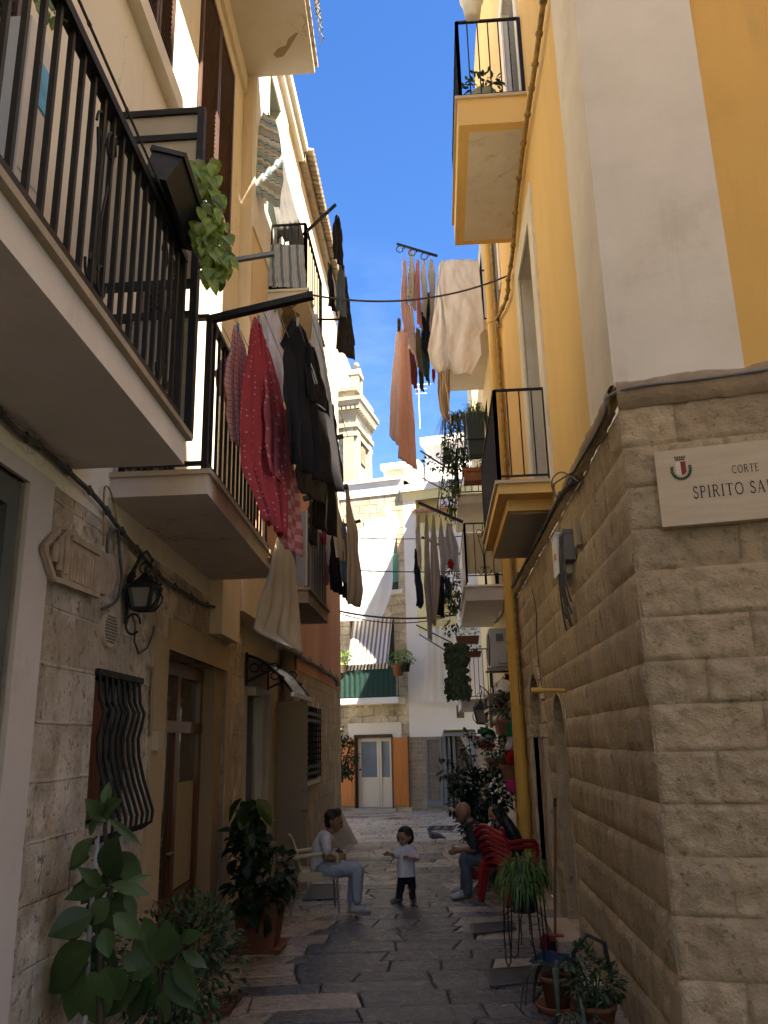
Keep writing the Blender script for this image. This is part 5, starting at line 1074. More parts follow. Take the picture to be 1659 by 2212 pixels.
wash('dotted_dress', 'long red dress with small pale dots catching a streak of sun', 'dress', [(694, 556, 561), (740, 549, 570), (800, 542, 580), (880, 541, 588), (950, 540, 592), (1000, 537, 598), (1045, 546, 604), (1090, 570, 606), (1146, 590, 605)], 5.45, fab((.62, .10, .115), pat='dots', c2=(.80, .55, .50), n=9, w=.15, trl=.45), dsp=.6, nf=4, fold=.035, group=G1)
wash('sun_streak_cloth', 'bright pinkish red cloth between the red dotted dress and the mauve plaid one', 'cloth', [(745, 572, 578), (820, 580, 598), (900, 586, 610), (980, 590, 612), (1040, 596, 612)], 5.65, fab((.72, .20, .22), pat='dots', c2=(.85, .55, .52), n=4, w=.2, trl=.5), group=G1)  # separate cloth; its lighter red stands in for the sun streak
wash('plaid_dress', 'mauve pink plaid cloth hanging behind the red dotted dress', 'cloth', [(880, 603, 616), (960, 604, 624), (1040, 606, 634), (1100, 608, 638), (1150, 604, 640), (1191, 620, 640)], 5.9, fab((.50, .17, .20), pat='plaid', c2=(.66, .36, .36), n=5), group=G1)
wash('white_shirt', 'crumpled white shirt between the red dress and the black hoodie', 'shirt', [(668, 592, 597), (690, 582, 606), (730, 586, 603), (765, 592, 612), (820, 600, 622), (868, 606, 622)], 6.2, fab((.66, .63, .70)), group=G1)
wash('dark_strip', 'narrow black garment hanging behind the crumpled white shirt', 'clothing', [(668, 572, 582), (740, 574, 596), (820, 586, 604)], 7.2, black_c, group=G1)
wash('black_hoodie', 'large black hooded jacket with its hood hanging at the top', 'jacket', [(698, 636, 650), (712, 630, 658), (740, 620, 664), (766, 606, 664), (772, 618, 664), (850, 622, 668), (930, 632, 676), (1005, 638, 684), (1020, 640, 683)], 5.7, black_c, dsp=.55, nf=3, fold=.035, group=G1)
wash('green_trousers', 'dark grey green trousers hanging under the black hooded jacket', 'trousers', [(880, 660, 686), (1000, 655, 690), (1040, 645, 692), (1076, 652, 691)], 6.3, char_c, group=G1, legs=[[(1000, 640, 664), (1060, 642, 668)]])
wash('black_blouse', 'narrow black top with a ragged edge right of the hooded jacket', 'top', [(673, 678, 682), (760, 675, 698), (830, 676, 708), (900, 680, 712), (1000, 690, 724), (1050, 697, 735)], 6.6, fab((.024, .022, .025), trl=.05), group=G1, fold=.03)
wash('black_skirt', 'long plain black garment reaching lowest among the dark washing', 'skirt', [(880, 684, 704), (1000, 684, 712), (1076, 684, 714), (1149, 680, 718)], 6.9, black_c, group=G1)
wash('navy_sweater', 'navy blue garment at the far edge of the dark washing', 'top', [(870, 706, 720), (960, 708, 731), (1012, 712, 738), (1046, 717, 737)], 7.5, navy_c, group=G1)
wash('striped_jacket', 'black jacket with thin white piping between the dark garments', 'jacket', [(745, 664, 678), (800, 664, 690), (840, 668, 698), (880, 672, 702)], 6.0, black_c, group=G1)
mb = MB(); mb.tube([PY(*p, 5.95) for p in ((667, 790), (671, 786), (677, 800), (685, 828), (680, 830), (672, 800))], .006, 5); mb.tube([PY(*p, 5.95) for p in ((676, 868), (690, 876), (703, 886))], .006, 5); o = mb.build('piping', white_c); o.parent = bpy.data.objects['striped_jacket']
wash('white_sheet', 'long pale crumpled sheet hanging low under the pink plaid cloth', 'sheet', [(1165, 606, 614), (1200, 602, 630), (1260, 594, 634), (1330, 579, 636), (1372, 567, 640), (1388, 600, 641), (1405, 634, 640)], 7.6, fab((.82, .78, .70), trl=.45), dsp=.8, nf=4, fold=.04, group=G1)
wash('peach_cloth', 'thin peach cloth hanging against the balcony edge below the red dress', 'cloth', [(1035, 560, 574), (1100, 558, 590), (1180, 566, 606), (1218, 588, 602)], 7.7, fab((.70, .46, .30), trl=.4), group=G1)
G2 = 'dark washing of the high left balcony'
wash('black_trousers', 'black garment with a pale patch, topmost against the blue sky', 'trousers', [(467, 728, 731), (490, 721, 738), (540, 722, 740), (572, 725, 740)], 10.3, black_c, dsp=.3, group=G2)
wash('blue_jeans', 'faded blue jeans hanging below the topmost black garment', 'jeans', [(570, 732, 742), (640, 728, 743), (678, 726, 744)], 10.6, fab((.16, .22, .30)), dsp=.3, group=G2)
wash('dark_shirt', 'small dark shirt left of the faded blue jeans', 'shirt', [(570, 710, 713), (620, 711, 722), (640, 714, 720), (672, 712, 727)], 10.7, navy_c, dsp=.3, group=G2)
wash('camo_trousers', 'dark camouflage trousers hanging lowest against the sky by the tower', 'trousers', [(640, 738, 752), (700, 734, 758), (767, 727, 761)], 10.9, fab((.06, .05, .035), pat='plaid', c2=(.03, .035, .05), n=3), dsp=.35, group=G2)
wash('black_cardigan', 'long black cardigan right of the faded blue jeans', 'cardigan', [(596, 743, 748), (680, 742, 756), (738, 746, 763)], 11.3, black_c, dsp=.3, group=G2)
G3 = 'washing over the striped cloth balcony'
wash('beige_sweater', 'beige long sleeved top hanging left of the long cream trousers', 'top', [(1070, 722, 726), (1120, 720, 735), (1180, 727, 741), (1212, 732, 741)], 10.79, cream_c, group=G3)
wash('cream_trousers', 'long cream trousers hanging nearest the alley middle on the left side', 'trousers', [(1054, 747, 751), (1100, 748, 758), (1140, 751, 770), (1200, 754, 772), (1270, 753, 780), (1308, 752, 773)], 10.47, beige_c, group=G3)
wash('jeans', 'blue jeans hanging between the beige top and the cream trousers', 'jeans', [(1128, 738, 745), (1190, 738, 752), (1262, 741, 757)], 11.03, jeans_c, group=G3)
wash('dark_trousers', 'black narrow trousers hanging left of the blue jeans', 'trousers', [(1147, 718, 725), (1210, 716, 732), (1281, 719, 735)], 11.27, black_c, group=G3)
wash('navy_trousers', 'navy trouser leg showing under the blue jeans', 'trousers', [(1248, 743, 752), (1298, 746, 754)], 11.35, navy_c, group=G3)
wash('red_shirt', 'small red garment among the washing on the left', 'top', [(1140, 701, 712), (1170, 700, 714), (1184, 703, 711)], 11.75, fab((.50, .03, .05)), group=G3)
wash('pale_shirt', 'pale blue white shirt below the small red garment', 'shirt', [(1140, 710, 722), (1190, 706, 722), (1226, 712, 720)], 11.59, fab((.52, .54, .64)), group=G3)
wash('patterned_dress', 'blue and mauve patterned dress beside the striped balcony cloth', 'dress', [(1150, 687, 700), (1200, 684, 706), (1240, 688, 708), (1259, 693, 704)], 11.91, fab((.12, .13, .22), pat='check', c2=(.26, .10, .2), n=4, w=.4), group=G3)
wash('brown_scarf', 'dark brown hanging cloth in front of the striped balcony cloth', 'cloth', [(1080, 671, 676), (1130, 669, 682), (1176, 672, 681)], 10.63, fab((.06, .05, .045)), group=G3)
st = Mfab('grey_striped_canvas', (.30, .32, .36), 'multi', [(9, .45, (.09, .10, .12)), (9, .12, (.55, .55, .55))], trl=.2)
mb = MB(); x0, x1 = -2.1, -1.62
P = [(x0, 10.37)] + [(x0 + (x1 - x0) * k / 12, 10.37 + .012 * math.sin(k * 2)) for k in range(1, 12)] + [(x1 + .012 * math.sin(k * 2.3), 10.37 + 1.88 * k / 40) for k in range(41)]
mb.grid([[V((a, b, 3.88 + 1.0 * j / 6)) for j in range(7)] for a, b in P]); tag(mb.build('striped_balcony_cloth', st), 'grey vertically striped cloth tied round the balcony railing on the left', 'balcony cloth')
G4 = 'washing on the pink sheet balcony'
wash('cream_sheet', 'pale pink cream sheet, left half of the pair hanging longest on the right side', 'sheet', [(720, 858, 866), (790, 850, 867), (860, 845, 867), (950, 843, 866), (960, 850, 864)], 14.7, fab((.84, .74, .70), trl=.5), dsp=.5, group=G4)
wash('salmon_sheet', 'long salmon pink sheet hanging lower than the pale one beside it', 'sheet', [(716, 866, 880), (800, 865, 886), (900, 864, 893), (1003, 862, 900)], 14.6, salmon_c, dsp=.7, nf=5, group=G4)
wash('pink_white_blouse', 'pink and white narrow top above the pale pink cream sheet', 'top', [(562, 872, 876), (640, 866, 880), (690, 867, 884), (722, 871, 884)], 14.9, fab((.74, .56, .54)), group=G4)
wash('floral_dress', 'cream floral dress hanging next to the tip of the scroll bracket', 'dress', [(541, 886, 890), (600, 884, 897), (662, 880, 898)], 15.1, fab((.74, .68, .60), pat='dots', c2=(.25, .42, .25), n=3, w=.25), group=G4)
wash('pink_blouse', 'plain pink top in the middle of the right washing', 'top', [(562, 901, 905), (600, 896, 906), (660, 898, 908), (706, 900, 913)], 15.3, pink_c, group=G4)
wash('white_red_shirt', 'white shirt with a red edge right of the plain pink top', 'shirt', [(560, 914, 918), (600, 910, 922), (640, 911, 924), (682, 910, 921)], 15.5, white_c, group=G4)
wash('cream_blouse', 'cream blouse hanging closest to the big white sheet on the railing', 'blouse', [(560, 928, 934), (590, 925, 940), (650, 928, 937), (722, 928, 936)], 15.7, cream_c, group=G4)
wash('black_shirt', 'black shirt in the middle of the right washing', 'shirt', [(630, 920, 928), (690, 908, 932), (762, 912, 927)], 15.9, fab((.02, .024, .035), trl=.05), group=G4)
wash('green_shirt', 'dark green shirt hanging below the black shirt on the right', 'shirt', [(698, 911, 924), (760, 910, 928), (824, 917, 928)], 16.0, fab((.03, .065, .06), trl=.1), group=G4)
wash('tan_trousers', 'tan trousers beside the dark green shirt', 'trousers', [(710, 898, 908), (770, 897, 912), (804, 902, 918)], 16.1, fab((.42, .32, .2)), group=G4)
wash('white_underwear', 'ragged white cloth hanging left of the tan trousers', 'cloth', [(658, 874, 890), (700, 873, 895), (720, 872, 896), (762, 884, 898)], 15.6, fab((.74, .66, .62)), group=G4)
wash('maroon_shorts', 'maroon garment right of the salmon pink sheet', 'shorts', [(746, 884, 893), (800, 886, 902), (839, 890, 902)], 16.3, fab((.26, .07, .08)), group=G4)
wash('dark_sock', 'dark teal sock hanging lowest in the right washing', 'sock', [(798, 904, 914), (845, 908, 916)], 16.5, char_c, dsp=.15, group=G4)
wash('red_sock', 'small red sock end showing by the big white sheet', 'sock', [(798, 932, 940), (826, 934, 938)], 16.6, fab((.45, .05, .06)), dsp=.1, group=G4)
wash('brown_strap', 'thin brown cloth strip at the outer end of the right washing', 'cloth', [(688, 859, 864), (720, 858, 866), (745, 858, 863)], 15.0, brown_c, dsp=.15, group=G4)
sh = Mfab('big_white_sheet', (.84, .80, .73), trl=.4, var=.06)
mb = MB()
for rows, off, nfo in (([(563, 953, 1033), (640, 956, 1040), (716, 965, 1047), (722, 966, 1036), (770, 968, 1040), (802, 977, 1022), (813, 980, 1018)], 0, 1.4), ([(570, 948, 957), (680, 937, 962), (760, 924, 972), (792, 931, 968), (808, 945, 958)], .12, 1.2)):
    G = []
    for i in range(31):
        u = i / 30; col = []
        for j in range(41):
            y = rows[0][0] + (rows[-1][0] - rows[0][0]) * j / 40; k = max(q for q in range(len(rows) - 1) if rows[q][0] <= y + 1e-6); s = min(1, (y - rows[k][0]) / (rows[k + 1][0] - rows[k][0]))
            l, r = (rows[k][q] + (rows[k + 1][q] - rows[k][q]) * s for q in (1, 2)); p = PY(l + (r - l) * u, y, 14.28 + off)
            p.y += -.03 - .05 * j / 40 + .028 * math.sin(u * nfo * 6.3 + 2 * noise.noise(V((u * 2, j * .07, off)))) * (.4 + j / 40) + .05 * noise.noise(V((u * 3.5, j * .16, 3 + off))) + .02 * noise.noise(V((u * 9, j * .5, off))); col.append(p)
        G.append(col)
    mb.grid(G)
o = mb.build('white_bedsheet', sh); o.modifiers.new('thickness', 'SOLIDIFY').thickness = .005; tag(o, 'big creamy white bedsheet draped over the railing end of the laundry balcony', 'sheet')
wash('striped_blind', 'brown and cream strips of a rolled blind hanging under the big white bedsheet', 'blind', [(795, 944, 972), (860, 945, 970), (888, 948, 968), (906, 955, 966)], 15.4, fab((.44, .33, .26), pat='stripe', c2=(.72, .64, .52), n=5, w=.4), dsp=.3, nf=4)
mb = MB(); mb.tube([PY(960, 812, 14.6), PY(968, 860, 14.6), PY(974, 915, 14.6)], .012, 5); tag(mb.build('rope', M('cord', (.6, .5, .36))), 'pale cord hanging straight down under the big white bedsheet', 'rope')
G5 = 'washing on the cream screened balcony'
wash('cream_shirt', 'narrow cream shirt, outermost of the lower right washing', 'shirt', [(1108, 902, 906), (1160, 898, 908), (1228, 904, 911)], 14.9, white_c, group=G5)
wash('navy_jeans', 'navy jeans hanging under the outermost cream shirt', 'jeans', [(1186, 896, 902), (1240, 894, 908), (1300, 899, 916), (1312, 899, 908)], 15.1, fab((.035, .055, .085), trl=.08), group=G5)
wash('long_white_cloth', 'longest pale garment of the lower right washing, reaching the white curtain', 'cloth', [(1110, 919, 923), (1180, 917, 927), (1270, 916, 930), (1330, 921, 934), (1382, 925, 933)], 15.0, fab((.52, .49, .45)), group=G5)
wash('white_trousers', 'pale trousers right of the longest pale garment', 'trousers', [(1114, 934, 938), (1170, 930, 943), (1240, 930, 950), (1300, 932, 946), (1349, 934, 940)], 15.3, fab((.55, .51, .47)), group=G5)
wash('pale_shirt', 'pale grey shirt hanging above the black trousers on the right', 'shirt', [(1122, 950, 954), (1170, 948, 962), (1210, 950, 966), (1245, 953, 960)], 15.6, fab((.56, .54, .52)), group=G5)
wash('ragged_shirt', 'crumpled white shirt closest to the cream screened balcony corner', 'shirt', [(1130, 964, 974), (1180, 960, 990), (1232, 966, 992)], 15.9, fab((.55, .54, .56)), group=G5)
wash('sun_hat', 'small red cap pinned in front of the crumpled white shirt', 'cap', [(1208, 970, 978), (1218, 968, 981), (1230, 970, 979)], 15.7, fab((.5, .02, .02)), dsp=.15, group=G5)
wash('black_leggings', 'black trousers hanging low by the cream screened balcony', 'trousers', [(1243, 948, 960), (1290, 945, 960), (1332, 944, 962)], 16.2, black_c, group=G5)
wash('dark_floral_skirt', 'dark speckled skirt between the black trousers and the white slats', 'skirt', [(1246, 960, 972), (1295, 961, 975)], 16.5, fab((.03, .03, .045), pat='dots', c2=(.16, .16, .2), n=3, w=.2), group=G5)
# curtains of the high left balcony
wash('blue_curtain', 'long blue and white striped curtain blowing out of the high left window', 'curtain', [(248, 568, 592), (300, 561, 604), (340, 559, 608), (400, 558, 602), (434, 558, 600)], 9.15, Mfab('blue_striped_curtain', (.46, .58, .68), 'multi', [(7, .35, (.74, .75, .73)), (11, .12, (.10, .2, .3)), (5, .15, (.55, .46, .36))], trl=.35, axis=1), dsp=.35, nf=4, fold=.025)
wash('grey_curtain', 'long grey shaded curtain hanging behind the blue striped one', 'curtain', [(336, 600, 608), (400, 596, 622), (460, 594, 640), (532, 606, 656)], 10.4, fab((.13, .125, .12), trl=.15), dsp=.5, nf=5, fold=.04)
wash('striped_cover', 'blue and white vertically striped canvas on the high left balcony railing', 'balcony cloth', [(529, 572, 656), (575, 572, 659), (621, 573, 663)], 9.95, Mfab('blue_white_canvas', (.50, .56, .62), 'multi', [(5, .30, (.24, .32, .40)), (15, .22, (.70, .72, .72)), (5, .08, (.06, .08, .12))], trl=.3), dsp=.05, nf=2, fold=.012)
# ---------------------------------------------------------------- people
skin = M('tanned_skin', (.30, .15, .09), (.25, .12, .07), 20, rough=.55, spec=.35)
skin_p = M('fair_skin', (.38, .21, .14), (.33, .17, .11), 20, rough=.55, spec=.35)
hair_b = M('dark_hair', (.014, .010, .008), (.03, .02, .014), 40, rough=.6, bump=.5, bsc=120)
def flesh(name, chains, mat, parent, vox=.009, it=3, cut=None):
    mb = MB()
    for ch in chains:
        if len(ch) == 2 and isinstance(ch[1], tuple) and len(ch[1]) == 3 and not isinstance(ch[0], tuple):
            mb.ball(ch[0], ch[1], 16); continue
        if len(ch) == 3 and isinstance(ch[2], str): mb.ball(ch[0], ch[1], 16); continue
        for (a, ra), (b, rb) in zip(ch, ch[1:]):
            mb.tube([a, b], [ra, rb], 12)
        for a, ra in ch: mb.ball(a, ra, 12)
    me = bpy.data.meshes.new('tmp'); me.from_pydata([tuple(p) for p in mb.v], [], mb.f)
    o = bpy.data.objects.new('tmp', me); COL.objects.link(o)
    r = o.modifiers.new('r', 'REMESH'); r.mode = 'VOXEL'; r.voxel_size = vox
    s_ = o.modifiers.new('s', 'SMOOTH'); s_.iterations = it; s_.factor = .5
    dg = bpy.context.evaluated_depsgraph_get(); m2 = bpy.data.meshes.new_from_object(o.evaluated_get(dg)); m2.name = name
    bpy.data.objects.remove(o); bpy.data.meshes.remove(me)
    if cut is not None:
        bm = bmesh.new(); bm.from_mesh(m2); bmesh.ops.bisect_plane(bm, geom=bm.verts[:] + bm.edges[:] + bm.faces[:], plane_co=(0, 0, cut), plane_no=(0, 0, -1), clear_outer=True); bm.to_mesh(m2); bm.free()
    if name in ('t_shirt', 'trousers', 'sweater', 'leggings'):
        for v_ in m2.vertices:
            c_ = v_.co; k_ = noise.fractal(V((c_.x * 17, c_.y * 17, c_.z * 11)), 1, 2, 3) * .009 + .006 * math.sin(c_.z * 60 + 6 * noise.noise(c_ * 9) + c_.x * 40) * max(0, noise.noise(c_ * 6 + V((3, 1, 2))))
            v_.co = c_ + v_.normal * k_
    if name in ('hair', 'beard'):
        for v_ in m2.vertices: v_.co = v_.co + v_.normal * (.007 * noise.noise(V((v_.co.x * 90, v_.co.y * 90, v_.co.z * 30))))
    m2.materials.clear(); m2.materials.append(mat); m2.polygons.foreach_set('use_smooth', [True] * len(m2.polygons))
    q = bpy.data.objects.new(name, m2); COL.objects.link(q); q.parent = parent; q.matrix_parent_inverse = root_inv(parent) if parent.type == 'EMPTY' else Matrix.Identity(4)
    return q
def ell(c, r): return [c, tuple(r), 'e']
def hand(w, d, side, up, sc=1.0, curl=.5, r=.0085):
    """palm and five fingers from wrist w: d pointing direction, side towards the thumb, up the back of the hand"""
    d, side, up = V(d).normalized(), V(side).normalized(), V(up).normalized(); L = []
    pc = w + d * .045 * sc; L.append([(w, .021 * sc), (pc - side * .0, .026 * sc)])
    for k in range(4):
        b = w + d * .085 * sc + side * ((.024 - .017 * k) * sc); l = (.038, .044, .041, .032)[k] * sc
        L.append([(pc + side * ((.018 - .013 * k) * sc), .016 * sc), (b, r * sc * 1.15), (b + (d - up * curl).normalized() * l, r * sc), (b + (d - up * curl).normalized() * l + (d * .4 - up * (curl + .6)).normalized() * l * .8, r * sc * .85)])
    tb_ = w + d * .02 * sc + side * .022 * sc
    L.append([(tb_, .014 * sc), (tb_ + (d * .7 + side * .8).normalized() * .036 * sc, .0105 * sc), (tb_ + (d * .7 + side * .8).normalized() * .036 * sc + (d + side * .15 - up * .2).normalized() * .03 * sc, .009 * sc)])
    return L
def face(c, fwd, sc, mats, par):
    """eyes and mouth on a head centred at c looking along fwd"""
    fwd = V(fwd).normalized(); rt = fwd.cross(Z).normalized(); up = rt.cross(fwd)
    for s in (-1, 1):
        mb = MB(); p = c + fwd * .088 * sc + rt * s * .033 * sc + up * .012 * sc; mb.ball(p, (.012 * sc, .009 * sc, .009 * sc), 8); mb.build('eye', mats[0], par)
        mb = MB(); mb.tube([p + up * .022 * sc - rt * .017 * sc + fwd * .004, p + up * .028 * sc + fwd * .008, p + up * .022 * sc + rt * .017 * sc + fwd * .002], .004 * sc, 5); mb.build('eyebrow', hair_b, par)
    mb = MB(); p = c + fwd * .094 * sc - up * .052 * sc; mb.tube([p - rt * .022 * sc - fwd * .006, p, p + rt * .022 * sc - fwd * .006], .006 * sc, 6); mb.build('mouth', mats[1], par)
eye_m = M('eye_dark', (.02, .015, .012), rough=.2); lip = M('lip', (.26, .09, .07), rough=.5)
def head_chain(c, fwd, sc, jaw=.05):
    fwd = V(fwd).normalized(); rt = fwd.cross(Z).normalized(); up = rt.cross(fwd)
    L = [ell(c + up * .02 * sc - fwd * .008 * sc, (.095 * sc, .095 * sc, .105 * sc)), [(c + fwd * .045 * sc - up * .055 * sc, jaw * sc), (c + fwd * .05 * sc - up * .075 * sc, jaw * .8 * sc)],
         [(c + fwd * .035 * sc + rt * .03 * sc - up * .02 * sc, .05 * sc), (c + fwd * .035 * sc - rt * .03 * sc - up * .02 * sc, .05 * sc)],
         [(c + fwd * .088 * sc + up * .02 * sc, .010 * sc), (c + fwd * .108 * sc - up * .018 * sc, .015 * sc), (c + fwd * .095 * sc - up * .026 * sc, .017 * sc)], [(c + fwd * .086 * sc - up * .05 * sc, .016 * sc), (c + fwd * .09 * sc - up * .056 * sc, .012 * sc)]]
    for s in (-1, 1): L.append(ell(c + rt * s * .092 * sc - fwd * .012 * sc - up * .004 * sc, (.018 * sc, .018 * sc, .032 * sc)))
    return L
def shoe(heel, toe, r, sole):
    h, t_ = V(heel), V(toe); d = (t_ - h).normalized(); h.z = t_.z = 0
    return [[(h + Z * (r * 1.02), r), (h.lerp(t_, .5) + Z * (r * .92), r * .95), (t_ + Z * r * .75, r * .72)], [(h + Z * r * 1.9, r * .85), (h + Z * r * 1.0, r)], [(h + Z * r * .45, r * .5), (t_ + Z * r * .45, r * .5)]]
# --- young man on the beige chair
YB = 10.68; B = lambda x, y, dy=0: PY(x, y, YB + dy)
t = thing('person', 'young man in white t-shirt and pale jeans seated on the beige chair looking down', 'person', tuple(B(694, 1876)))
hc = B(722, 1774); fw = V((.93, -.12, -.34))
body = flesh('body', head_chain(hc, fw, 1.04) + [[(B(719, 1785), .05), (B(709, 1803), .056), (B(703, 1815), .08)], [(B(700, 1820), .09), (B(693, 1850), .10), (B(694, 1872), .11)],
    [(B(704, 1814, -.17), .05), (B(705, 1850, -.22), .042), (B(706, 1853, -.21), .04), (B(728, 1856, -.1), .027)], [(B(704, 1813, .17), .05), (B(712, 1850, .2), .042), (B(730, 1855, .04), .027)],
    [(B(697, 1878, -.09), .08), (B(770, 1877, -.10), .06), (B(771, 1945, -.1), .04)], [(B(697, 1878, .09), .08), (B(764, 1878, .12), .06), (B(760, 1945, .1), .04)]]
    + hand(B(728, 1856, -.1), (.8, .35, .35), (-.2, .4, .9), (0, -1, .2), .95, .9) + hand(B(730, 1855, .04), (.85, -.3, .3), (-.2, -.4, .9), (0, 1, .2), .95, .9), skin, t, .0085)
face(hc, fw, 1.04, (eye_m, lip), body)
tee = M('white_cotton_tee', (.58, .56, .60), (.52, .50, .54), 14, rough=.95, bump=.3, bsc=25)
flesh('t_shirt', [[(B(708, 1806), .072), (B(702, 1815), .118), (B(696, 1832), .128), (B(692, 1852), .125), (B(693, 1874), .135)], [(B(703, 1813, -.13), .085), (B(704, 1816, -.18), .066), (B(707, 1837, -.215), .062)], [(B(703, 1813, .13), .085), (B(704, 1816, .18), .066), (B(709, 1837, .2), .062)]], tee, t, .011)
mb = MB(); G = [[B(690 + 8 * i / 4 + 3 * j, 1808 + 8 * j / 3 + 2 * i, -.135) for j in range(4)] for i in range(5)]
jeans_l = M('pale_jeans', (.34, .37, .44), (.29, .32, .39), 18, rough=.9, bump=.3, bsc=30)
flesh('trousers', [[(B(694, 1876), .13), (B(700, 1879, -.08), .108), (B(768, 1876, -.10), .078), (B(773, 1880, -.10), .076), (B(772, 1910, -.1), .068), (B(771, 1942, -.1), .060)], [(B(694, 1876), .13), (B(700, 1879, .08), .108), (B(763, 1877, .12), .078), (B(766, 1880, .12), .075), (B(759, 1943, .1), .058)]], jeans_l, t, .011)
sn = M('pale_sneaker', (.46, .44, .42), (.26, .24, .23), 22, rough=.7)
flesh('shoe', shoe(B(763, 1960, -.1), B(797, 1966, -.13), .047, 0), sn, t, .008); flesh('shoe', shoe(B(760, 1955, .1), B(790, 1958, .08), .046, 0), sn, t, .008)
flesh('hair', [ell(hc + V((-.018, 0, .058)), (.108, .102, .088)), ell(hc + V((-.055, 0, .0)), (.066, .090, .085)), [(hc + V((.03, -.05, .10)), .05), (hc + V((.03, .05, .10)), .05)], [(hc + V((.045, .0, .098)), .045), (hc + V((.06, .0, .082)), .03)], [(hc + V((-.005, -.085, .045)), .022), (hc + V((-.02, -.085, -.01)), .015)], [(hc + V((-.005, .085, .045)), .022), (hc + V((-.02, .085, -.01)), .015)]], hair_b, t, .008, 2)
c = B(731, 1846, -.03); mb = MB(); mb.obox(c, V((.028, .01, .02)), V((-.01, .03, 0)), V((-.015, 0, .05))); mb.tube([c + V((.02, 0, .02)), c + V((.055, 0, .035))], .02, 10)
tag(mb.build('camera', black_plastic), 'small black camera held in the seated young man\'s hands', 'camera')
# --- toddler
YT_ = 11.12; K = lambda x, y, dy=0: PY(x, y, YT_ + dy)
t = thing('person', 'toddler in long white t-shirt and black leggings standing in the middle of the alley', 'person', tuple(PZ(876, 1952)))
hc = K(873, 1808); fw = V((-.45, -.80, -.38))
body = flesh('body', head_chain(hc, fw, .93, .052) + [[(K(874, 1822), .04), (K(876, 1834), .045), (K(877, 1850), .08), (K(877, 1885), .085)],
    [(K(864, 1836), .032), (K(852, 1849, -.06), .028), (K(843, 1845, -.13), .021)], [(K(890, 1836), .032), (K(902, 1856, -.04), .028), (K(886, 1855, -.14), .021)],
    [(K(871, 1890), .05), (K(862, 1940), .033)], [(K(884, 1890), .05), (K(891, 1940), .033)]]
    + hand(K(843, 1845, -.13), (-.9, -.35, .1), (0, -.3, .9), (.1, 1, .2), .68, .8) + hand(K(886, 1855, -.14), (-.9, -.2, .25), (.2, -.5, .8), (0, -1, 0), .68, .8), skin_p, t, .0075)
face(hc, fw, .93, (eye_m, lip), body)
flesh('t_shirt', [[(K(876, 1832), .058), (K(877, 1842), .10), (K(877, 1865), .108), (K(877, 1900), .122)], [(K(866, 1835), .055), (K(855, 1846, -.05), .05)], [(K(888, 1835), .055), (K(900, 1851, -.03), .052)]], M('toddler_shirt', (.62, .59, .61), (.56, .53, .55), 14, rough=.95, bump=.25), t, .009, cut=K(877, 1892).z)
mb = MB(); letters(mb, 'TEN', K(869, 1863, -.132), V((1, 0, 0)), Z, V((0, -1, 0)), .045, d=.002); mb.build('shirt_print', M('blue_print', (.10, .22, .34)), t)
bl = M('black_leggings', (.012, .012, .014), rough=.9); flesh('leggings', [[(K(877, 1886), .088), (K(870, 1893), .068), (K(866, 1915), .052), (K(862, 1938), .040)], [(K(877, 1886), .088), (K(885, 1893), .068), (K(890, 1915), .050), (K(891, 1937), .040)]], bl, t, .009)
kid = M('grey_trainer', (.20, .18, .18), (.10, .09, .09), 25, rough=.7)
g1, g2 = PZ(864, 1950), PZ(893, 1948); flesh('shoe', shoe(g1, g1 + V((-.09, -.07, 0)), .042, 0), kid, t, .007); flesh('shoe', shoe(g2, g2 + V((.01, -.11, 0)), .042, 0), kid, t, .007)
flesh('hair', [ell(hc + V((.015, .015, .045)), (.100, .100, .085)), ell(hc + V((.035, .05, -.01)), (.09, .07, .09)), [(hc + V((-.07, .03, .01)), .03), (hc + V((-.065, .045, -.045)), .022)], [(hc + V((.085, .0, .01)), .03), (hc + V((.085, .02, -.05)), .022)], [(hc + V((-.02, -.045, .088)), .035), (hc + V((.04, -.05, .08)), .03)]], hair_b, t, .008, 2)
# --- bald man
YM = 11.45; Q = lambda x, y, dy=0: PY(x, y, YM + dy)
t = thing('person', 'bald bearded man in dark t-shirt and jeans sitting bent forward with clasped hands', 'person', tuple(Q(1045, 1862)))
hc = Q(1001, 1757); fw = V((-.86, -.12, -.48))
wr, wl = Q(991, 1838, -.05), Q(990, 1836, .05)
body = flesh('body', head_chain(hc, fw, 1.12, .054) + [[(Q(1008, 1767), .058), (Q(1018, 1780), .065), (Q(1026, 1790), .1)], [(Q(1028, 1795), .11), (Q(1046, 1845), .12)],
    [(Q(1024, 1796, -.19), .055), (Q(1024, 1834, -.22), .048), (wr, .03)], [(Q(1024, 1794, .19), .055), (Q(1020, 1834, .2), .048), (wl, .03)],
    [(Q(1048, 1858, -.1), .09), (Q(1004, 1852, -.12), .06), (Q(1010, 1925, -.12), .04)], [(Q(1048, 1858, .1), .09), (Q(1006, 1852, .14), .06), (Q(1003, 1925, .14), .04)]]
    + hand(wr, (-.85, .3, -.15), (-.2, .3, .9), (.1, -1, .1), 1.05, .8) + hand(wl, (-.85, -.35, -.12), (-.2, -.3, .9), (.1, 1, .1), 1.05, .8), skin, t, .0085)
face(hc, fw, 1.12, (eye_m, lip), body)
rt = fw.normalized().cross(Z).normalized(); up = rt.cross(fw.normalized())
flesh('beard', [[(hc + fw.normalized() * .06 - up * .075 + rt * s * .02, .04) for s in (-1, 1)], [(hc + fw.normalized() * .02 - up * .05 + rt * .06, .03), (hc + fw.normalized() * .06 - up * .085, .04), (hc + fw.normalized() * .02 - up * .05 - rt * .06, .03)]], M('grizzled_beard', (.06, .045, .038), (.12, .1, .09), 60, rough=.9, bump=.5, bsc=150), t, .008, 2)
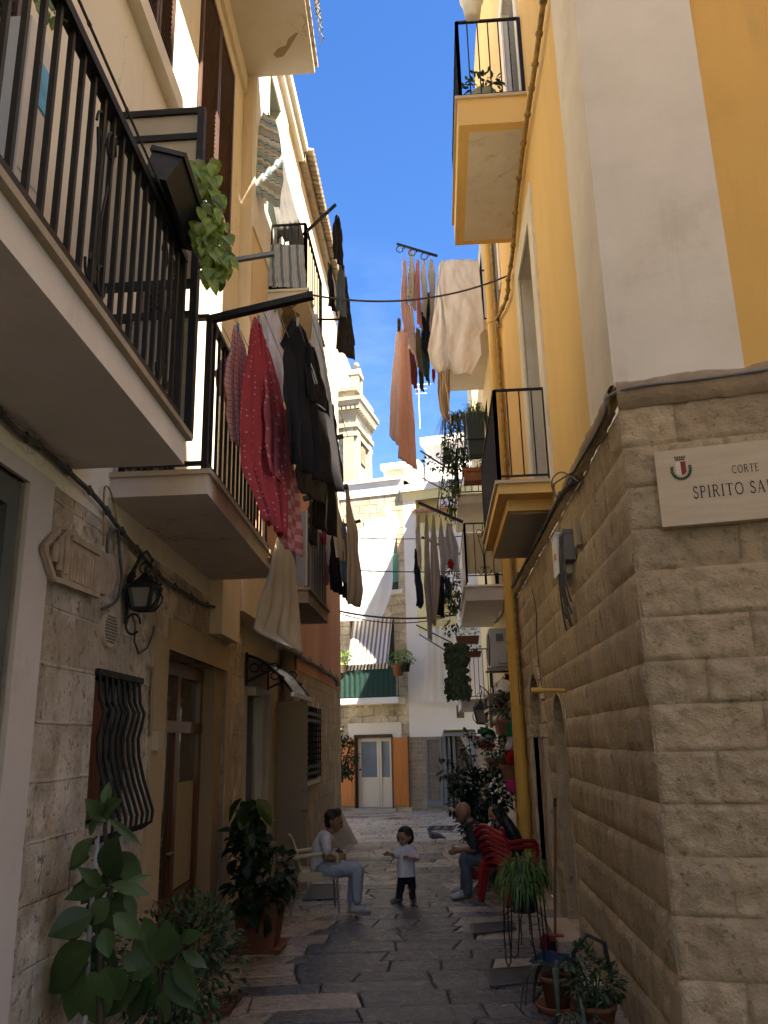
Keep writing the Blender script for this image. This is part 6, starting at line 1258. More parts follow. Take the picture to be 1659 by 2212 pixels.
dts = M('charcoal_tee', (.028, .032, .036), (.02, .024, .027), 12, rough=.95, bump=.3)
flesh('t_shirt', [[(Q(1019, 1783), .085), (Q(1028, 1798), .14), (Q(1038, 1825), .145), (Q(1048, 1852), .15)], [(Q(1026, 1795, -.17), .085), (Q(1025, 1828, -.215), .068)], [(Q(1026, 1794, .17), .085), (Q(1022, 1828, .195), .068)]], dts, t, .011)
jd = M('grey_blue_jeans', (.085, .105, .12), (.065, .08, .095), 18, rough=.9, bump=.3, bsc=30)
flesh('trousers', [[(Q(1050, 1858), .14), (Q(1044, 1858, -.1), .11), (Q(1006, 1853, -.12), .078), (Q(1003, 1858, -.12), .077), (Q(1009, 1890, -.12), .07), (Q(1010, 1926, -.12), .06)], [(Q(1050, 1858), .14), (Q(1044, 1858, .1), .11), (Q(1008, 1853, .14), .078), (Q(1003, 1926, .14), .058)]], jd, t, .011)
wsn = M('white_sneaker', (.50, .48, .46), (.42, .40, .39), 20, rough=.6)
a, b_ = PZ(1014, 1938), PZ(980, 1944); flesh('shoe', shoe(a, b_, .052, 0), wsn, t, .008)
mb = MB(); dd = (a - b_).normalized(); letters(mb, 'N', a.lerp(b_, .62) + Z * .045 + V((0, -.056, 0)), dd, (Z + V((0, .25, 0))).normalized(), V((0, -1, .25)), .055, d=.002); mb.build('shoe_emblem', black_plastic, t)
a2, b2 = PZ(1008, 1926), PZ(978, 1930); flesh('shoe', shoe(a2, b2, .05, 0), wsn, t, .008)
# --- woman behind the red chairs
YW = 12.3; Wn = lambda x, y, dy=0: PY(x, y, YW + dy)
t = thing('person', 'woman with long black hair seated behind the red chairs looking down', 'person', tuple(Wn(1092, 1862)))
hc = Wn(1069, 1759); fw = V((-.80, -.42, -.40))
body = flesh('body', head_chain(hc, fw, 1.0, .046) + [[(Wn(1075, 1773), .045), (Wn(1082, 1786), .05), (Wn(1088, 1800), .1), (Wn(1095, 1850), .11)], [(Wn(1084, 1796, -.15), .045), (Wn(1078, 1832, -.18), .038), (Wn(1056, 1845, -.05), .025)], [(Wn(1088, 1796, .15), .045), (Wn(1080, 1832, .18), .038), (Wn(1056, 1845, .05), .025)],
    [(Wn(1094, 1860, -.08), .08), (Wn(1056, 1858, -.08), .06), (Wn(1062, 1915, -.08), .04)], [(Wn(1094, 1860, .1), .08), (Wn(1058, 1858, .1), .06), (Wn(1046, 1912, .1), .04)]] + hand(Wn(1056, 1845, -.05), (-.8, .3, -.1), (-.2, .3, .9), (0, -1, .1), .9, .8) + hand(Wn(1056, 1845, .05), (-.8, -.3, -.1), (-.2, -.3, .9), (0, 1, .1), .9, .8), skin_p, t, .009)
face(hc, fw, 1.0, (eye_m, lip), body)
flesh('sweater', [[(Wn(1083, 1790), .07), (Wn(1088, 1802), .125), (Wn(1095, 1850), .13)], [(Wn(1085, 1797, -.13), .065), (Wn(1078, 1832, -.18), .052), (Wn(1060, 1843, -.06), .04)], [(Wn(1088, 1797, .13), .065), (Wn(1080, 1832, .18), .052), (Wn(1060, 1843, .06), .04)]], black_c, t, .012)
flesh('trousers', [[(Wn(1095, 1858), .13), (Wn(1058, 1858, -.08), .075), (Wn(1062, 1912, -.08), .055)], [(Wn(1095, 1858), .13), (Wn(1060, 1858, .1), .075), (Wn(1047, 1908, .1), .055)]], M('dark_trousers_cloth', (.025, .028, .035), rough=.9), t, .012)
a = PZ(1081, 1914); flesh('shoe', shoe(a, a + V((-.13, -.1, 0)), .042, 0), wsn, t, .009); a = PZ(1052, 1910); flesh('shoe', shoe(a, a + V((-.13, -.08, 0)), .042, 0), wsn, t, .009)
flesh('hair', [ell(hc + V((.022, .014, .042)), (.110, .110, .098)), [(hc + V((.06, .03, .03)), .092), (hc + V((.12, .02, -.08)), .08), (Wn(1094, 1778, -.02), .085), (Wn(1108, 1800, -.05), .09), (Wn(1118, 1822, -.05), .085), (Wn(1126, 1842, -.04), .05)], [(hc + V((-.01, -.075, .06)), .035), (hc + V((.045, -.09, -.02)), .035), (hc + V((.09, -.08, -.12)), .04)], [(hc + V((-.06, .06, .06)), .035), (hc + V((-.01, .1, -.03)), .035)]], M('long_black_hair', (.010, .008, .008), (.02, .014, .012), 30, rough=.5, st=(1, 1, .2)), t, .011, 3)
# ---------------------------------------------------------------- chairs and seats
def lp(c, f, s): return lambda x, y, z: V((c[0], c[1], 0)) + V((f[0], f[1], 0)) * x + V((s[0], s[1], 0)) * y + Z * z
fdir = V((.975, .22, 0)).normalized(); sdir = V((-.22, .975, 0)); cc = (-1.56, 10.73); X = lp(cc, fdir, sdir)
t = thing('plastic_armchair', 'beige plastic armchair with thin metal legs under the young man', 'chair', (cc[0], cc[1], 0))
mb = MB(); G = []
prof = [(.24, .40), (.25, .44), (.20, .455), (.0, .44), (-.16, .43), (-.22, .46), (-.25, .56), (-.28, .70), (-.31, .84), (-.325, .88)]
for i in range(13):
    y = -.23 + .46 * i / 12; r = []
    for k, (x, z) in enumerate(prof):
        w = 1 if k < 6 else 1 - .1 * (k - 6); q = y * w; bow = (y / .23) ** 2
        r.append(X(x + (.05 * bow if k >= 5 else 0), q, z - (.06 * bow ** 2 if k >= 8 else 0) + (.012 * bow if k < 5 else 0)))
    G.append(r)
mb.grid(G); o = mb.build('seat_shell', beige_pl, t); o.modifiers.new('thickness', 'SOLIDIFY').thickness = .018
mb = MB()
for s in (-1, 1): mb.hexa([X(-.24, s * .235, .36), X(.25, s * .235, .38), X(.25, s * .20, .38), X(-.24, s * .2, .36), X(-.22, s * .245, .47), X(.255, s * .245, .455), X(.255, s * .2, .455), X(-.22, s * .2, .47)])
mb.hexa([X(.225, -.235, .37), X(.225, .235, .37), X(.255, .235, .37), X(.255, -.235, .37), X(.225, -.24, .45), X(.225, .24, .45), X(.258, .24, .45), X(.258, -.24, .45)]); mb.build('seat_apron', beige_pl, t)
for s in (-1, 1):
    mb = MB(); pts = [X(-.27, s * .235, .63), X(-.2, s * .262, .645), X(0, s * .272, .665), X(.17, s * .268, .672), X(.225, s * .262, .655), X(.24, s * .252, .60), X(.245, s * .245, .44)]
    mb.tube(pts, [.024, .026, .026, .026, .027, .024, .022], 8); mb.build('armrest', beige_pl, t)
    for x, z, dx in ((.235, .40, .02), (-.225, .40, -.09)):
        mb = MB(); mb.tube([X(x, s * .22, z), X(x + dx, s * .235, .0)], .0125, 8); mb.build('leg', grey_metal, t)
# red slatted chairs
f2 = V((.80, .60, 0)).normalized(); s2 = V((-.60, .80, 0))
def red_chair(label, base, z0):
    X = lp((0, 0), (1, 0), (0, 1)); t = thing('plastic_chair', label, 'chair', (0, 0, 0), 'red plastic chairs by the right wall')
    mb = MB(); G = [[X(x, y, z + .012 * math.cos(y * 14)) for x, z in ((.25, .37), (.26, .41), (.2, .43), (0, .42), (-.18, .41), (-.24, .40))] for y in [-.24 + .06 * k for k in range(9)]]
    mb.grid(G); o = mb.build('seat', red_pl, t); o.modifiers.new('thickness', 'SOLIDIFY').thickness = .012
    for k in range(6):
        z = .46 + .068 * k; x0 = -.23 - .028 * k; mb = MB(); G = []
        for i in range(21):
            u = -1 + i / 10; cx = x0 + .075 * u * u; wv = .035 * math.cos(u * 2.6) + .012 * (k / 5) * math.cos(u * 2)
            q = [(-.012, -.016), (.004, -.028), (.016, -.012), (.016, .012), (.004, .026), (-.012, .016), (-.012, -.016)]
            G.append([X(cx + a, u * (.245 + .006 * k), z + wv + b) for a, b in q])
        mb.grid(G); mb.build('back_slat', red_pl, t)
    for s in (-1, 1):
        mb = MB(); mb.tube([X(-.16, s * .245, .40), X(-.20, s * .25, .60), X(-.30, s * .26, .84)], [.028, .024, .02], 8); mb.build('back_post', red_pl, t)
        mb = MB(); mb.tube([X(-.22, s * .262, .66), X(0, s * .285, .665), X(.2, s * .28, .65), X(.25, s * .265, .60), X(.24, s * .25, .42)], [.022, .026, .028, .025, .022], 8); mb.build('armrest', red_pl, t)
        for x, dx in ((.22, .045), (-.2, -.07)):
            mb = MB(); h = .41; w0, w1 = .045, .026; c0, c1 = X(x, s * .22, h), X(x + dx, s * .255, 0)
            mb.hexa([c1 + V((-w1, -w1, 0)), c1 + V((w1, -w1, 0)), c1 + V((w1, w1, 0)), c1 + V((-w1, w1, 0)), c0 + V((-w0, -w0, 0)), c0 + V((w0, -w0, 0)), c0 + V((w0, w0, 0)), c0 + V((-w0, w0, 0))]); mb.build('leg', red_pl, t)
    return t
rc = red_chair('lower red plastic chair with wavy slatted back, standing on the paving', None, 0); rc.location = (.80, 11.12, .0); rc.rotation_euler = (0, 0, math.atan2(.60, .80))
rc2 = copy_tree(rc); rc2['label'] = 'upper red plastic chair stacked on top of another red chair'; rc2.location = (.80 - .012, 11.12 - .010, .065)
# folding stool, crate, box
t = thing('folding_stool', 'brown wooden folding stool under the bald man, its crossed legs showing', 'stool', tuple(PZ(1046, 1940)))
c = V((Q(1047, 1870).x, YM, 0)); mb = MB(); mb.box((c.x - .18, YM - .18, .42), (c.x + .18, YM + .18, .455)); mb.build('seat', wood, t)
for s in (-1, 1):
    mb = MB(); mb.bar((c.x - .2, YM + s * .16, 0), (c.x + .16, YM + s * .16, .43), .03, .03); mb.bar((c.x + .2, YM + s * .14, 0), (c.x - .16, YM + s * .14, .43), .03, .03); mb.build('crossed_legs', wood, t)
t = thing('plastic_crate', 'dark red plastic crate on the paving behind the bald man', 'crate', tuple(PZ(1035, 1896)))
p = PZ(1034, 1897); mb = MB(); mb.lathe((p.x + .1, p.y + .1, 0), [(.19, 0), (.22, .24), (.235, .24), (.235, .27), (.205, .27), (.18, .04)], 4, sq=True); mb.build('crate', M('dark_red_plastic', (.16, .02, .02), rough=.5), t)
mb = MB(); mb.box((1.0, 11.55, .0), (1.24, 11.85, .38)); tag(mb.build('cardboard_box', M('cardboard', (.30, .2, .12), (.26, .17, .1), 8, rough=.9)), 'plain cardboard box against the wall behind the red chairs', 'box')
# pigeon
pg = PZ(940, 1822); t = thing('pigeon', 'grey pigeon with dark wing bars walking on the far paving', 'pigeon', tuple(pg))
pm = M('grey_feathers', (.30, .29, .31), (.10, .10, .12), 22, rough=.7)
bd = flesh('body', [ell(pg + V((0, 0, .14)), (.12, .065, .065)), [(pg + V((-.07, 0, .16)), .05), (pg + V((-.10, 0, .23)), .03), (pg + V((-.115, 0, .265)), .03)], [(pg + V((.09, 0, .13)), .045), (pg + V((.2, 0, .10)), .02)], [(pg + V((-.13, 0, .263)), .012), (pg + V((-.155, 0, .255)), .004)]], pm, t, .01, 2)
for s in (-1, 1):
    mb = MB(); mb.grid([[pg + V((-.06 + .2 * i / 5, s * (.062 + .006 * math.sin(i)), .18 - .05 * j / 3 - .02 * i / 5)) for j in range(4)] for i in range(6)]); o = mb.build('wing', M('barred_wing', (.22, .22, .24), (.03, .03, .035), 30, rough=.7, st=(3, 1, 1)), t); o.modifiers.new('thickness', 'SOLIDIFY').thickness = .012
    mb = MB(); mb.tube([pg + V((0, s * .03, .09)), pg + V((.01, s * .03, .0))], .006, 5); mb.tube([pg + V((.01, s * .03, .006)), pg + V((-.03, s * .03, .004))], .005, 5); mb.build('leg', M('pink_leg', (.4, .15, .13)), t)
# ---------------------------------------------------------------- plants
rub = Mleaf('rubber_leaf', (.036, .070, .017), (.050, .090, .022), .45, 5, .15, vein=((.07, .10, .04), .05))
rub2 = Mleaf('rubber_leaf_light', (.09, .14, .045), (.06, .10, .03), .45, 5, .15, vein=((.12, .15, .06), .05))
pot_leaf = Mleaf('pothos_leaf', (.09, .22, .03), (.34, .38, .07), .35, 22, .35)
small_leaf = Mleaf('small_green_leaf', (.022, .055, .014), (.04, .085, .022), .45, 8, .25)
dark_leaf = Mleaf('dark_shrub_leaf', (.012, .030, .010), (.022, .046, .016), .45, 8, .2)
bright_leaf = Mleaf('bright_leaf', (.10, .24, .03), (.16, .32, .05), .45, 8, .4)
blade = Mleaf('spider_blade', (.07, .15, .03), (.16, .24, .06), .45, 14, .3)
bladeD = Mleaf('grey_green_strap', (.05, .08, .045), (.08, .11, .06), .45, 14, .2)
ivy_l = Mleaf('ivy_leaf', (.016, .036, .014), (.03, .055, .02), .45, 8, .15)
stem = M('brown_stem', (.07, .05, .025), (.05, .035, .02), 20, rough=.8); gstem = M('green_stem', (.06, .09, .03), rough=.7)
def bush(name, par, cen, rad, n, L, mat, seed=1, down=0.0, shell=.45, gaps=.5, w=.5, mod=None):
    rnd = random.Random(seed); mb = MB(); cen = V(cen); k = 0; tries = 0
    while k < n and tries < n * 12:
        tries += 1; d = V((rnd.gauss(0, 1), rnd.gauss(0, 1), rnd.gauss(0, 1))).normalized(); r = shell + (1 - shell) * rnd.random() ** .6
        p = V((d.x * rad[0], d.y * rad[1], d.z * rad[2])) * r
        if noise.noise((cen + p) * (1.1 / max(.12, min(rad))) + V((seed, 0, 0))) < -.35 + gaps * .5 and rnd.random() < .85: continue
        l = L * rnd.uniform(.6, 1.3); dd = (d + V((rnd.uniform(-.8, .8), rnd.uniform(-.8, .8), rnd.uniform(-.6, .6) - down))).normalized()
        mb.leaf(cen + p, dd, (rnd.uniform(-.5, .5), rnd.uniform(-.5, .5), 1), l, l * w * rnd.uniform(.8, 1.2)); k += 1
    return mb.build(name, mat, par, recalc=False)
def twigs(name, par, root, tips, r, mat):
    mb = MB()
    for p in tips:
        p = V(p); q = V(root).lerp(p, .5) + V((R(-.04, .04), R(-.04, .04), .05)); mb.tube([root, q, p], [r, r * .8, r * .4], 5)
    return mb.build(name, mat, par)
def round_pot(name, par, c, r, h, mat, saucer=True, rim=True):
    c = V(c); mb = MB(); pr = [(0.0, .02), (r * .72, .02), (r, h * .86)] + ([(r * 1.08, h * .86), (r * 1.1, h), (r * .98, h), (r * .93, h * .86)] if rim else [(r, h), (r * .95, h)]) + [(r * .9, h * .88), (0, h * .88)]
    mb.lathe(c, pr, 20); o = mb.build(name, mat, par)
    mb = MB(); mb.lathe(c, [(0, h * .9), (r * .92, h * .9)], 16); mb.build('soil', soil, par)
    if saucer: mb = MB(); mb.lathe(c, [(0, .001), (r * 1.25, .001), (r * 1.45, .05), (r * 1.4, .055), (r * 1.2, .015), (0, .015)], 20); mb.build('saucer', mat, par)
    return o
# --- big rubber plant bottom left, leaves laid out one by one
RX = lambda X: X / 3; RYy = lambda Y: 1659 + Y / 3
t = thing('rubber_plant', 'tall rubber plant with big glossy oval leaves in front of the left stone wall', 'plant', tuple(PZ(215, 2280)))
LV = [((685, 330), (545, 195), 95), ((690, 260), (715, 95), 62), ((690, 300), (815, 200), 95), ((680, 350), (540, 285), 40), ((700, 330), (905, 500), 50), ((728, 705), (772, 420), 168), ((615, 460), (465, 645), 95), ((640, 760), (490, 640), 75), ((690, 785), (418, 865), 105), ((735, 765), (970, 830), 80), ((820, 745), (980, 705), 36), ((690, 860), (690, 1080), 190), ((625, 945), (415, 1090), 150), ((600, 950), (312, 1095), 160), ((745, 940), (912, 1100), 115), ((695, 1040), (715, 1235), 110), ((810, 800), (880, 975), 65), ((615, 1155), (305, 1450), 235), ((560, 1290), (455, 1640), 175), ((605, 1300), (635, 1660), 200), ((685, 1275), (785, 1490), 185), ((720, 840), (620, 1010), 120), ((650, 640), (560, 780), 90), ((660, 350), (600, 420), 70)]
LV2 = [((1072, 1225), (1090, 968), 165), ((1030, 1190), (945, 965), 115), ((1060, 1275), (1172, 1155), 80), ((1012, 1275), (848, 1370), 90), ((1030, 1275), (915, 1035), 48), ((1185, 1110), (1338, 1078), 75), ((1195, 1200), (1348, 1302), 72), ((1085, 1340), (1272, 1578), 125), ((1155, 1260), (1292, 1510), 110), ((935, 1400), (655, 1615), 130), ((905, 1310), (785, 1220), 90), ((1000, 1290), (870, 1120), 120), ((1020, 1300), (960, 1560), 120), ((980, 1420), (850, 1659), 120), ((1100, 1420), (1080, 1640), 110), ((1120, 1300), (1230, 1400), 90)]
def leaves_px(LVS, Y0, mats, seed, par, nm):
    rnd = random.Random(seed); mb = MB()
    for i, (b, e, w) in enumerate(LVS):
        dy = rnd.uniform(-.16, .16); B0 = PY(RX(b[0]), RYy(b[1]), Y0); E0 = PY(RX(e[0]), RYy(e[1]), Y0 + dy); d = E0 - B0; L = d.length
        wpx = (PY(RX(b[0]) + w / 3, RYy(b[1]), Y0) - B0).length * 1.08; r = d.normalized().cross(V((0, -1, .25))).normalized()
        n_ = V((rnd.uniform(-.25, .25), -1, rnd.uniform(.2, .7))).normalized(); nu = 10; G = []
        rt = d.normalized().cross(n_).normalized(); nn = rt.cross(d.normalized())
        for k in range(nu + 1):
            s = k / nu; ww = wpx * .54 * max(.02, math.sin(math.pi * min(1, s * .96 + .04) ** .9)) ** .95 if s < 1 else .001
            c = B0 + d * s - nn * (.18 * L * (s - .4) ** 2) + nn * .03
            G.append([c + rt * (ww * a) + nn * (.18 * abs(a) * ww) for a in (-1, -.5, -.05, .05, .5, 1)])
        mb.grid(G, 1 if (i * 7 + seed) % 5 < 2 else 0, True); mb.tube([B0 - d * .10, B0], .006, 5, 2)
    return mb.build(nm, [mats[0], mats[1], gstem], par, recalc=False)
leaves_px(LV, 4.62, (rub, rub2), 3, t, 'foliage')
rnd = random.Random(77); BK = [((rnd.uniform(560, 760), rnd.uniform(520, 1500)),) for _ in range(30)]
leaves_px([(b[0], (b[0][0] + rnd.choice((-1, 1)) * rnd.uniform(90, 190), b[0][1] + rnd.uniform(-60, 200)), rnd.uniform(80, 140)) for b in BK], 4.82, (rub, rub), 13, t, 'foliage')
mb = MB(); mb.tube([PY(RX(a), RYy(b), 4.66) for a, b in ((690, 280), (680, 400), (700, 620), (715, 800), (670, 950), (650, 1150), (640, 1400), (650, 1700), (655, 1850))], [.008, .012, .013, .014, .015, .016, .017, .018, .018], 7); mb.build('trunk', stem, t)
mb = MB(); mb.tube([PY(RX(632), RYy(440), 4.70), PY(RX(575), RYy(1100), 4.70), PY(RX(545), RYy(1850), 4.70)], .014, 8); mb.build('support_pole', M('grey_plastic_pole', (.45, .45, .46), rough=.4), t)
c = PY(215, 2330, 4.66); round_pot('pot', t, (c.x, c.y, 0), .2, .34, terra)
t = thing('rubber_plant', 'low spreading rubber plant with pale edged leaves right of the tall one', 'plant', (PY(345, 2250, 4.75).x, 4.75, 0))
leaves_px(LV2, 4.72, (rub, rub2), 8, t, 'foliage')
c = PY(345, 2290, 4.8); mb = MB(); mb.tube([(c.x, c.y, .3), PY(345, 2120, 4.76), PY(347, 2075, 4.74)], [.014, .012, .008], 7); mb.tube([PY(345, 2150, 4.76), PY(398, 2030, 4.8)], [.01, .006], 6); mb.build('trunk', stem, t); round_pot('pot', t, (c.x, c.y, 0), .18, .3, terra)
t = thing('leafy_shrub', 'dense small leaved shrub between the rubber plants and the brown door', 'shrub', (-1.75, 6.0, 0))
c1 = PY(385, 2090, 5.5); bush('foliage', t, c1, (.42, .42, .40), 1500, .05, small_leaf, 5, gaps=.35); bush('foliage', t, PY(420, 2010, 5.9), (.26, .3, .26), 300, .05, small_leaf, 6, gaps=.4)
twigs('stem', t, (c1.x, c1.y, .15), [c1 + V((R(-.3, .3), R(-.3, .3), R(-.1, .35))) for _ in range(10)], .008, stem); round_pot('pot', t, (c1.x, c1.y, 0), .17, .26, terra)
t = thing('wire_tray', 'rusty wire tray lying on the paving at the foot of the shrub', 'tray', tuple(PZ(485, 2180, .02)))
q = [PZ(440, 2208, .03), PZ(495, 2185, .03), PZ(522, 2150, .03), PZ(470, 2155, .03)]; rust = M('rusty_wire', (.13, .05, .03), (.08, .035, .025), 20, rough=.8)
mb = MB()
for i in range(4): mb.bar(q[i], q[(i + 1) % 4], .02, .03)
mb.build('frame', rust, t); mb = MB()
for k in range(1, 9): mb.tube([q[0].lerp(q[1], k / 9), q[3].lerp(q[2], k / 9)], .005, 4)
for k in range(1, 5): mb.tube([q[0].lerp(q[3], k / 5), q[1].lerp(q[2], k / 5)], .005, 4)
mb.build('wire_mesh', rust, t)
# --- square terracotta pot with climbing philodendron
c = PZ(558, 2055); c = V((c.x, c.y + .05, 0)); t = thing('potted_philodendron', 'tall bushy philodendron on a stake in a square terracotta pot by the pier', 'potted plant', tuple(c))
mb = MB(); mb.lathe(c, [(0, .035), (.165, .035), (.225, .40), (.245, .40), (.25, .46), (.225, .46), (.20, .39), (0, .39)], 4, sq=True); mb.build('pot', terra, t)
mb = MB(); mb.lathe(c, [(0, .002), (.22, .002), (.26, .055), (.245, .06), (.21, .025), (0, .025)], 4, sq=True); mb.build('saucer', terra, t)
mb = MB(); mb.tube([c + V((-.06, 0, .3)), c + V((-.10, 0, 1.95))], .013, 6); mb.build('stake', M('bamboo', (.28, .19, .10), rough=.7), t)
top = PY(540, 1735, 8.65)
bush('foliage', t, PY(560, 1905, 8.6), (.27, .27, .42), 220, .13, dark_leaf, 9, down=.4, gaps=.25, w=.62); bush('foliage', t, PY(540, 1815, 8.6), (.17, .2, .36), 90, .13, dark_leaf, 10, down=.5, gaps=.3, w=.62); bush('foliage', t, PY(600, 1890, 8.6), (.15, .17, .24), 50, .13, dark_leaf, 14, down=.5, gaps=.3, w=.6)
mb = MB(); rnd = random.Random(2)
for k in range(22):
    a = rnd.uniform(0, 6.28); p = PY(534 + rnd.uniform(-24, 24), 1722 + rnd.uniform(0, 60), 8.6 + rnd.uniform(-.15, .15)); mb.leaf(p, (math.cos(a) * .6, math.sin(a) * .5 - .3, -.55), (0, -.4, 1), rnd.uniform(.2, .3), rnd.uniform(.12, .17), 0, .4)
mb.build('split_leaf', Mleaf('philodendron_leaf', (.035, .075, .012), (.02, .045, .010), .35, 6, .25), t, recalc=False)
twigs('stem', t, c + V((0, 0, .38)), [PY(540, 1740, 8.6), PY(545, 1800, 8.6), PY(590, 1850, 8.6), PY(530, 1860, 8.55), PY(610, 1900, 8.6)], .009, gstem)
# --- spider plant on a wire stand
c = PZ(1133, 2085); c = V((c.x + .03, c.y + .02, 0)); t = thing('spider_plant', 'bushy spider plant in a black pot on a thin black wire stand', 'potted plant', tuple(c))
ph = .44; mb = MB(); mb.lathe(c + Z * ph, [(0, 0), (.10, 0), (.135, .24), (.145, .24), (.13, .22), (0, .21)], 16); mb.build('pot', black_plastic, t)
mb = MB()
for k in range(4):
    a = k * 1.571 + .5; d = V((math.cos(a), math.sin(a), 0)); e = V((-d.y, d.x, 0))
    mb.tube([c + d * .165 + e * .06 + Z * (ph + .26), c + d * .19 + e * .06 + Z * .25, c + d * .2 + e * .035 + Z * .04, c + d * .2 + Z * .008, c + d * .2 - e * .035 + Z * .04, c + d * .19 - e * .06 + Z * .25, c + d * .165 - e * .06 + Z * (ph + .26)], .007, 5)
mb.tube([c + V((.17 * math.cos(a), .17 * math.sin(a), ph + .26)) for a in [j * .35 for j in range(19)]], .008, 5); mb.tube([c + V((.11 * math.cos(a), .11 * math.sin(a), ph)) for a in [j * .35 for j in range(19)]], .007, 5)
for k in range(4): a = k * 1.571 + 1.28; d = V((math.cos(a), math.sin(a), 0)); mb.tube([c + d * .11 + Z * ph, c + d * .18 + Z * (ph - .04), c + d * .2 + Z * .2], .006, 5)
mb.build('wire_stand', iron, t)
def blades(name, par, c, n, L, w, mat, seed, out=1.0, up=1.0, spread=.05):
    rnd = random.Random(seed); mb = MB()
    for k in range(n):
        a = rnd.uniform(0, 6.283); d = V((math.cos(a), math.sin(a), 0)); l = L * rnd.uniform(.55, 1.15); rise = up * rnd.uniform(.25, 1.0); side = V((-d.y, d.x, 0)); p0 = c + d * rnd.uniform(0, spread) + side * rnd.uniform(-spread, spread); G = []
        for i in range(9):
            s = i / 8; p = p0 + d * (l * .75 * out * (s * (1.1 - .1 * s))) + Z * (l * (rise * 1.5 * s - (rise * 1.0 + .75) * s * s)); ww = w * (1 - s) ** .6 * .5 + .0008; G.append([p - side * ww, p + Z * ww * .3, p + side * ww])
        mb.grid(G, 0, True)
    return mb.build(name, mat, par, recalc=False)
blades('foliage', t, c + Z * (ph + .2), 300, .40, .012, blade, 4, .85, 1.5, .09)
blades('foliage', t, c + Z * (ph + .24), 110, .34, .012, blade, 6, .7, 2.0, .06)
# --- two terracotta pots at the right
c = PZ(1206, 2184); t = thing('potted_agave', 'terracotta pot with curling grey green strap leaves standing in a wide saucer', 'potted plant', tuple(c)); c = V(c)
round_pot('pot', t, c, .115, .24, terra_plastic if 0 else terra)
mb = MB()
for a, l, up in ((3.3, .42, .75), (2.2, .40, .6), (4.6, .42, .7), (.3, .4, .8), (1.2, .36, .8), (5.6, .4, .7), (2.8, .35, .9)):
    d = V((math.cos(a), math.sin(a), 0)); s_ = V((-d.y, d.x, 0)); G = []
    for i in range(11):
        s = i / 10; p = c + Z * .25 + d * (l * (s * .95 - .25 * s ** 3)) + Z * l * (up * 1.5 * s - (up * 1.0 + 1.1) * s * s); w = .022 * (1 - s ** 3) + .003; G.append([p - s_ * w, p - Z * .006, p + s_ * w])
    mb.grid(G)
o = mb.build('strap_leaf', bladeD, t); o.modifiers.new('thickness', 'SOLIDIFY').thickness = .006
t = thing('potted_herb', 'bushy small leaved plant in the nearer terracotta pot at the right wall foot', 'potted plant', (.98, 6.25, 0))
c = V((.98, 6.3, 0)); round_pot('pot', t, c, .125, .22, terra); bush('foliage', t, c + Z * .33, (.19, .19, .16), 380, .045, small_leaf, 31, gaps=.25); bush('foliage', t, c + V((-.05, .1, .44)), (.13, .13, .13), 160, .04, small_leaf, 32, gaps=.3)
twigs('stem', t, c + Z * .22, [c + V((R(-.15, .15), R(-.15, .15), R(.3, .5))) for _ in range(9)], .006, gstem)
mb = MB(); mb.tube([c + V((-.12, .2, .25)), c + V((-.1, .2, .48)), c + V((0, .2, .60)), c + V((.12, .2, .54)), c + V((.15, .2, .30))], .016, 7); mb.build('hoop', black_plastic, t)
t = thing('potted_aloe', 'spiky low plant at the bottom edge in front of the two terracotta pots', 'potted plant', (.80, 5.75, 0)); c = V((.80, 5.75, 0)); round_pot('pot', t, c, .13, .2, terra); blades('foliage', t, c + Z * .2, 40, .34, .02, bladeD, 12, .7, 1.4)
# broom, rags
t = thing('broom', 'broom with a long brown pole leaning upright against the right wall', 'broom', (1.05, 8.75, 0))
b0, b1 = V((1.02, 8.72, .12)), PX(1199, 1728, 1.18); b1 = V((1.19, 9.1, b1.z - .0)); pt = PY(1199, 1727, 9.0); b1 = V((min(pt.x, 1.2), 9.0, pt.z))
mb = MB(); mb.tube([b0, b1], .014, 8); mb.build('pole', M('brown_pole', (.17, .075, .035), rough=.5), t)
mb = MB(); mb.tube([b1 - (b1 - b0) * .06, b1 + (b1 - b0) * .01], .017, 8); mb.build('hanging_cap', black_plastic, t)
mb = MB(); mb.box((.95, 8.67, .09), (1.10, 8.75, .14)); mb.build('head', M('red_broom_head', (.30, .03, .03), rough=.5), t)
mb = MB(); rnd = random.Random(3)
for k in range(90): p = V((rnd.uniform(.96, 1.09), rnd.uniform(8.67, 8.75), .1)); mb.tube([p, p + V((rnd.uniform(-.03, .03), rnd.uniform(-.06, .02), -.095))], .003, 3)
mb.build('bristles', M('dark_bristle', (.03, .02, .025), rough=.9), t)
def rag(name, label, c, rx, ry, h, mat, seed):
    G = []
    for i in range(17):
        a = 2 * math.pi * i / 16; G.append([V(c) + V((rx * (j / 6) * math.cos(a) * (1 + .3 * noise.noise(V((math.cos(a) * 1.5, math.sin(a) * 1.5, seed)))), ry * (j / 6) * math.sin(a), max(.006, h * (1 - (j / 6) ** 2) + (.35 * h * noise.noise(V((math.cos(a) * j * .6, math.sin(a) * j * .6, seed * 3))) if j < 6 else 0)))) for j in range(7)])
    mb = MB(); mb.grid(G); return tag(mb.build(name, mat), label, 'rag')
rag('floor_cloth', 'crumpled blue cloth heap on the paving by the broom', PZ(1190, 2078), .19, .15, .09, Mfab('blue_rag', (.05, .08, .13), trl=0, var=.4), 2)
rag('dust_cloth', 'small dark red cloth on top of the blue cloth heap', PZ(1180, 2048), .08, .09, .13, Mfab('red_rag', (.24, .03, .03), trl=0), 5)
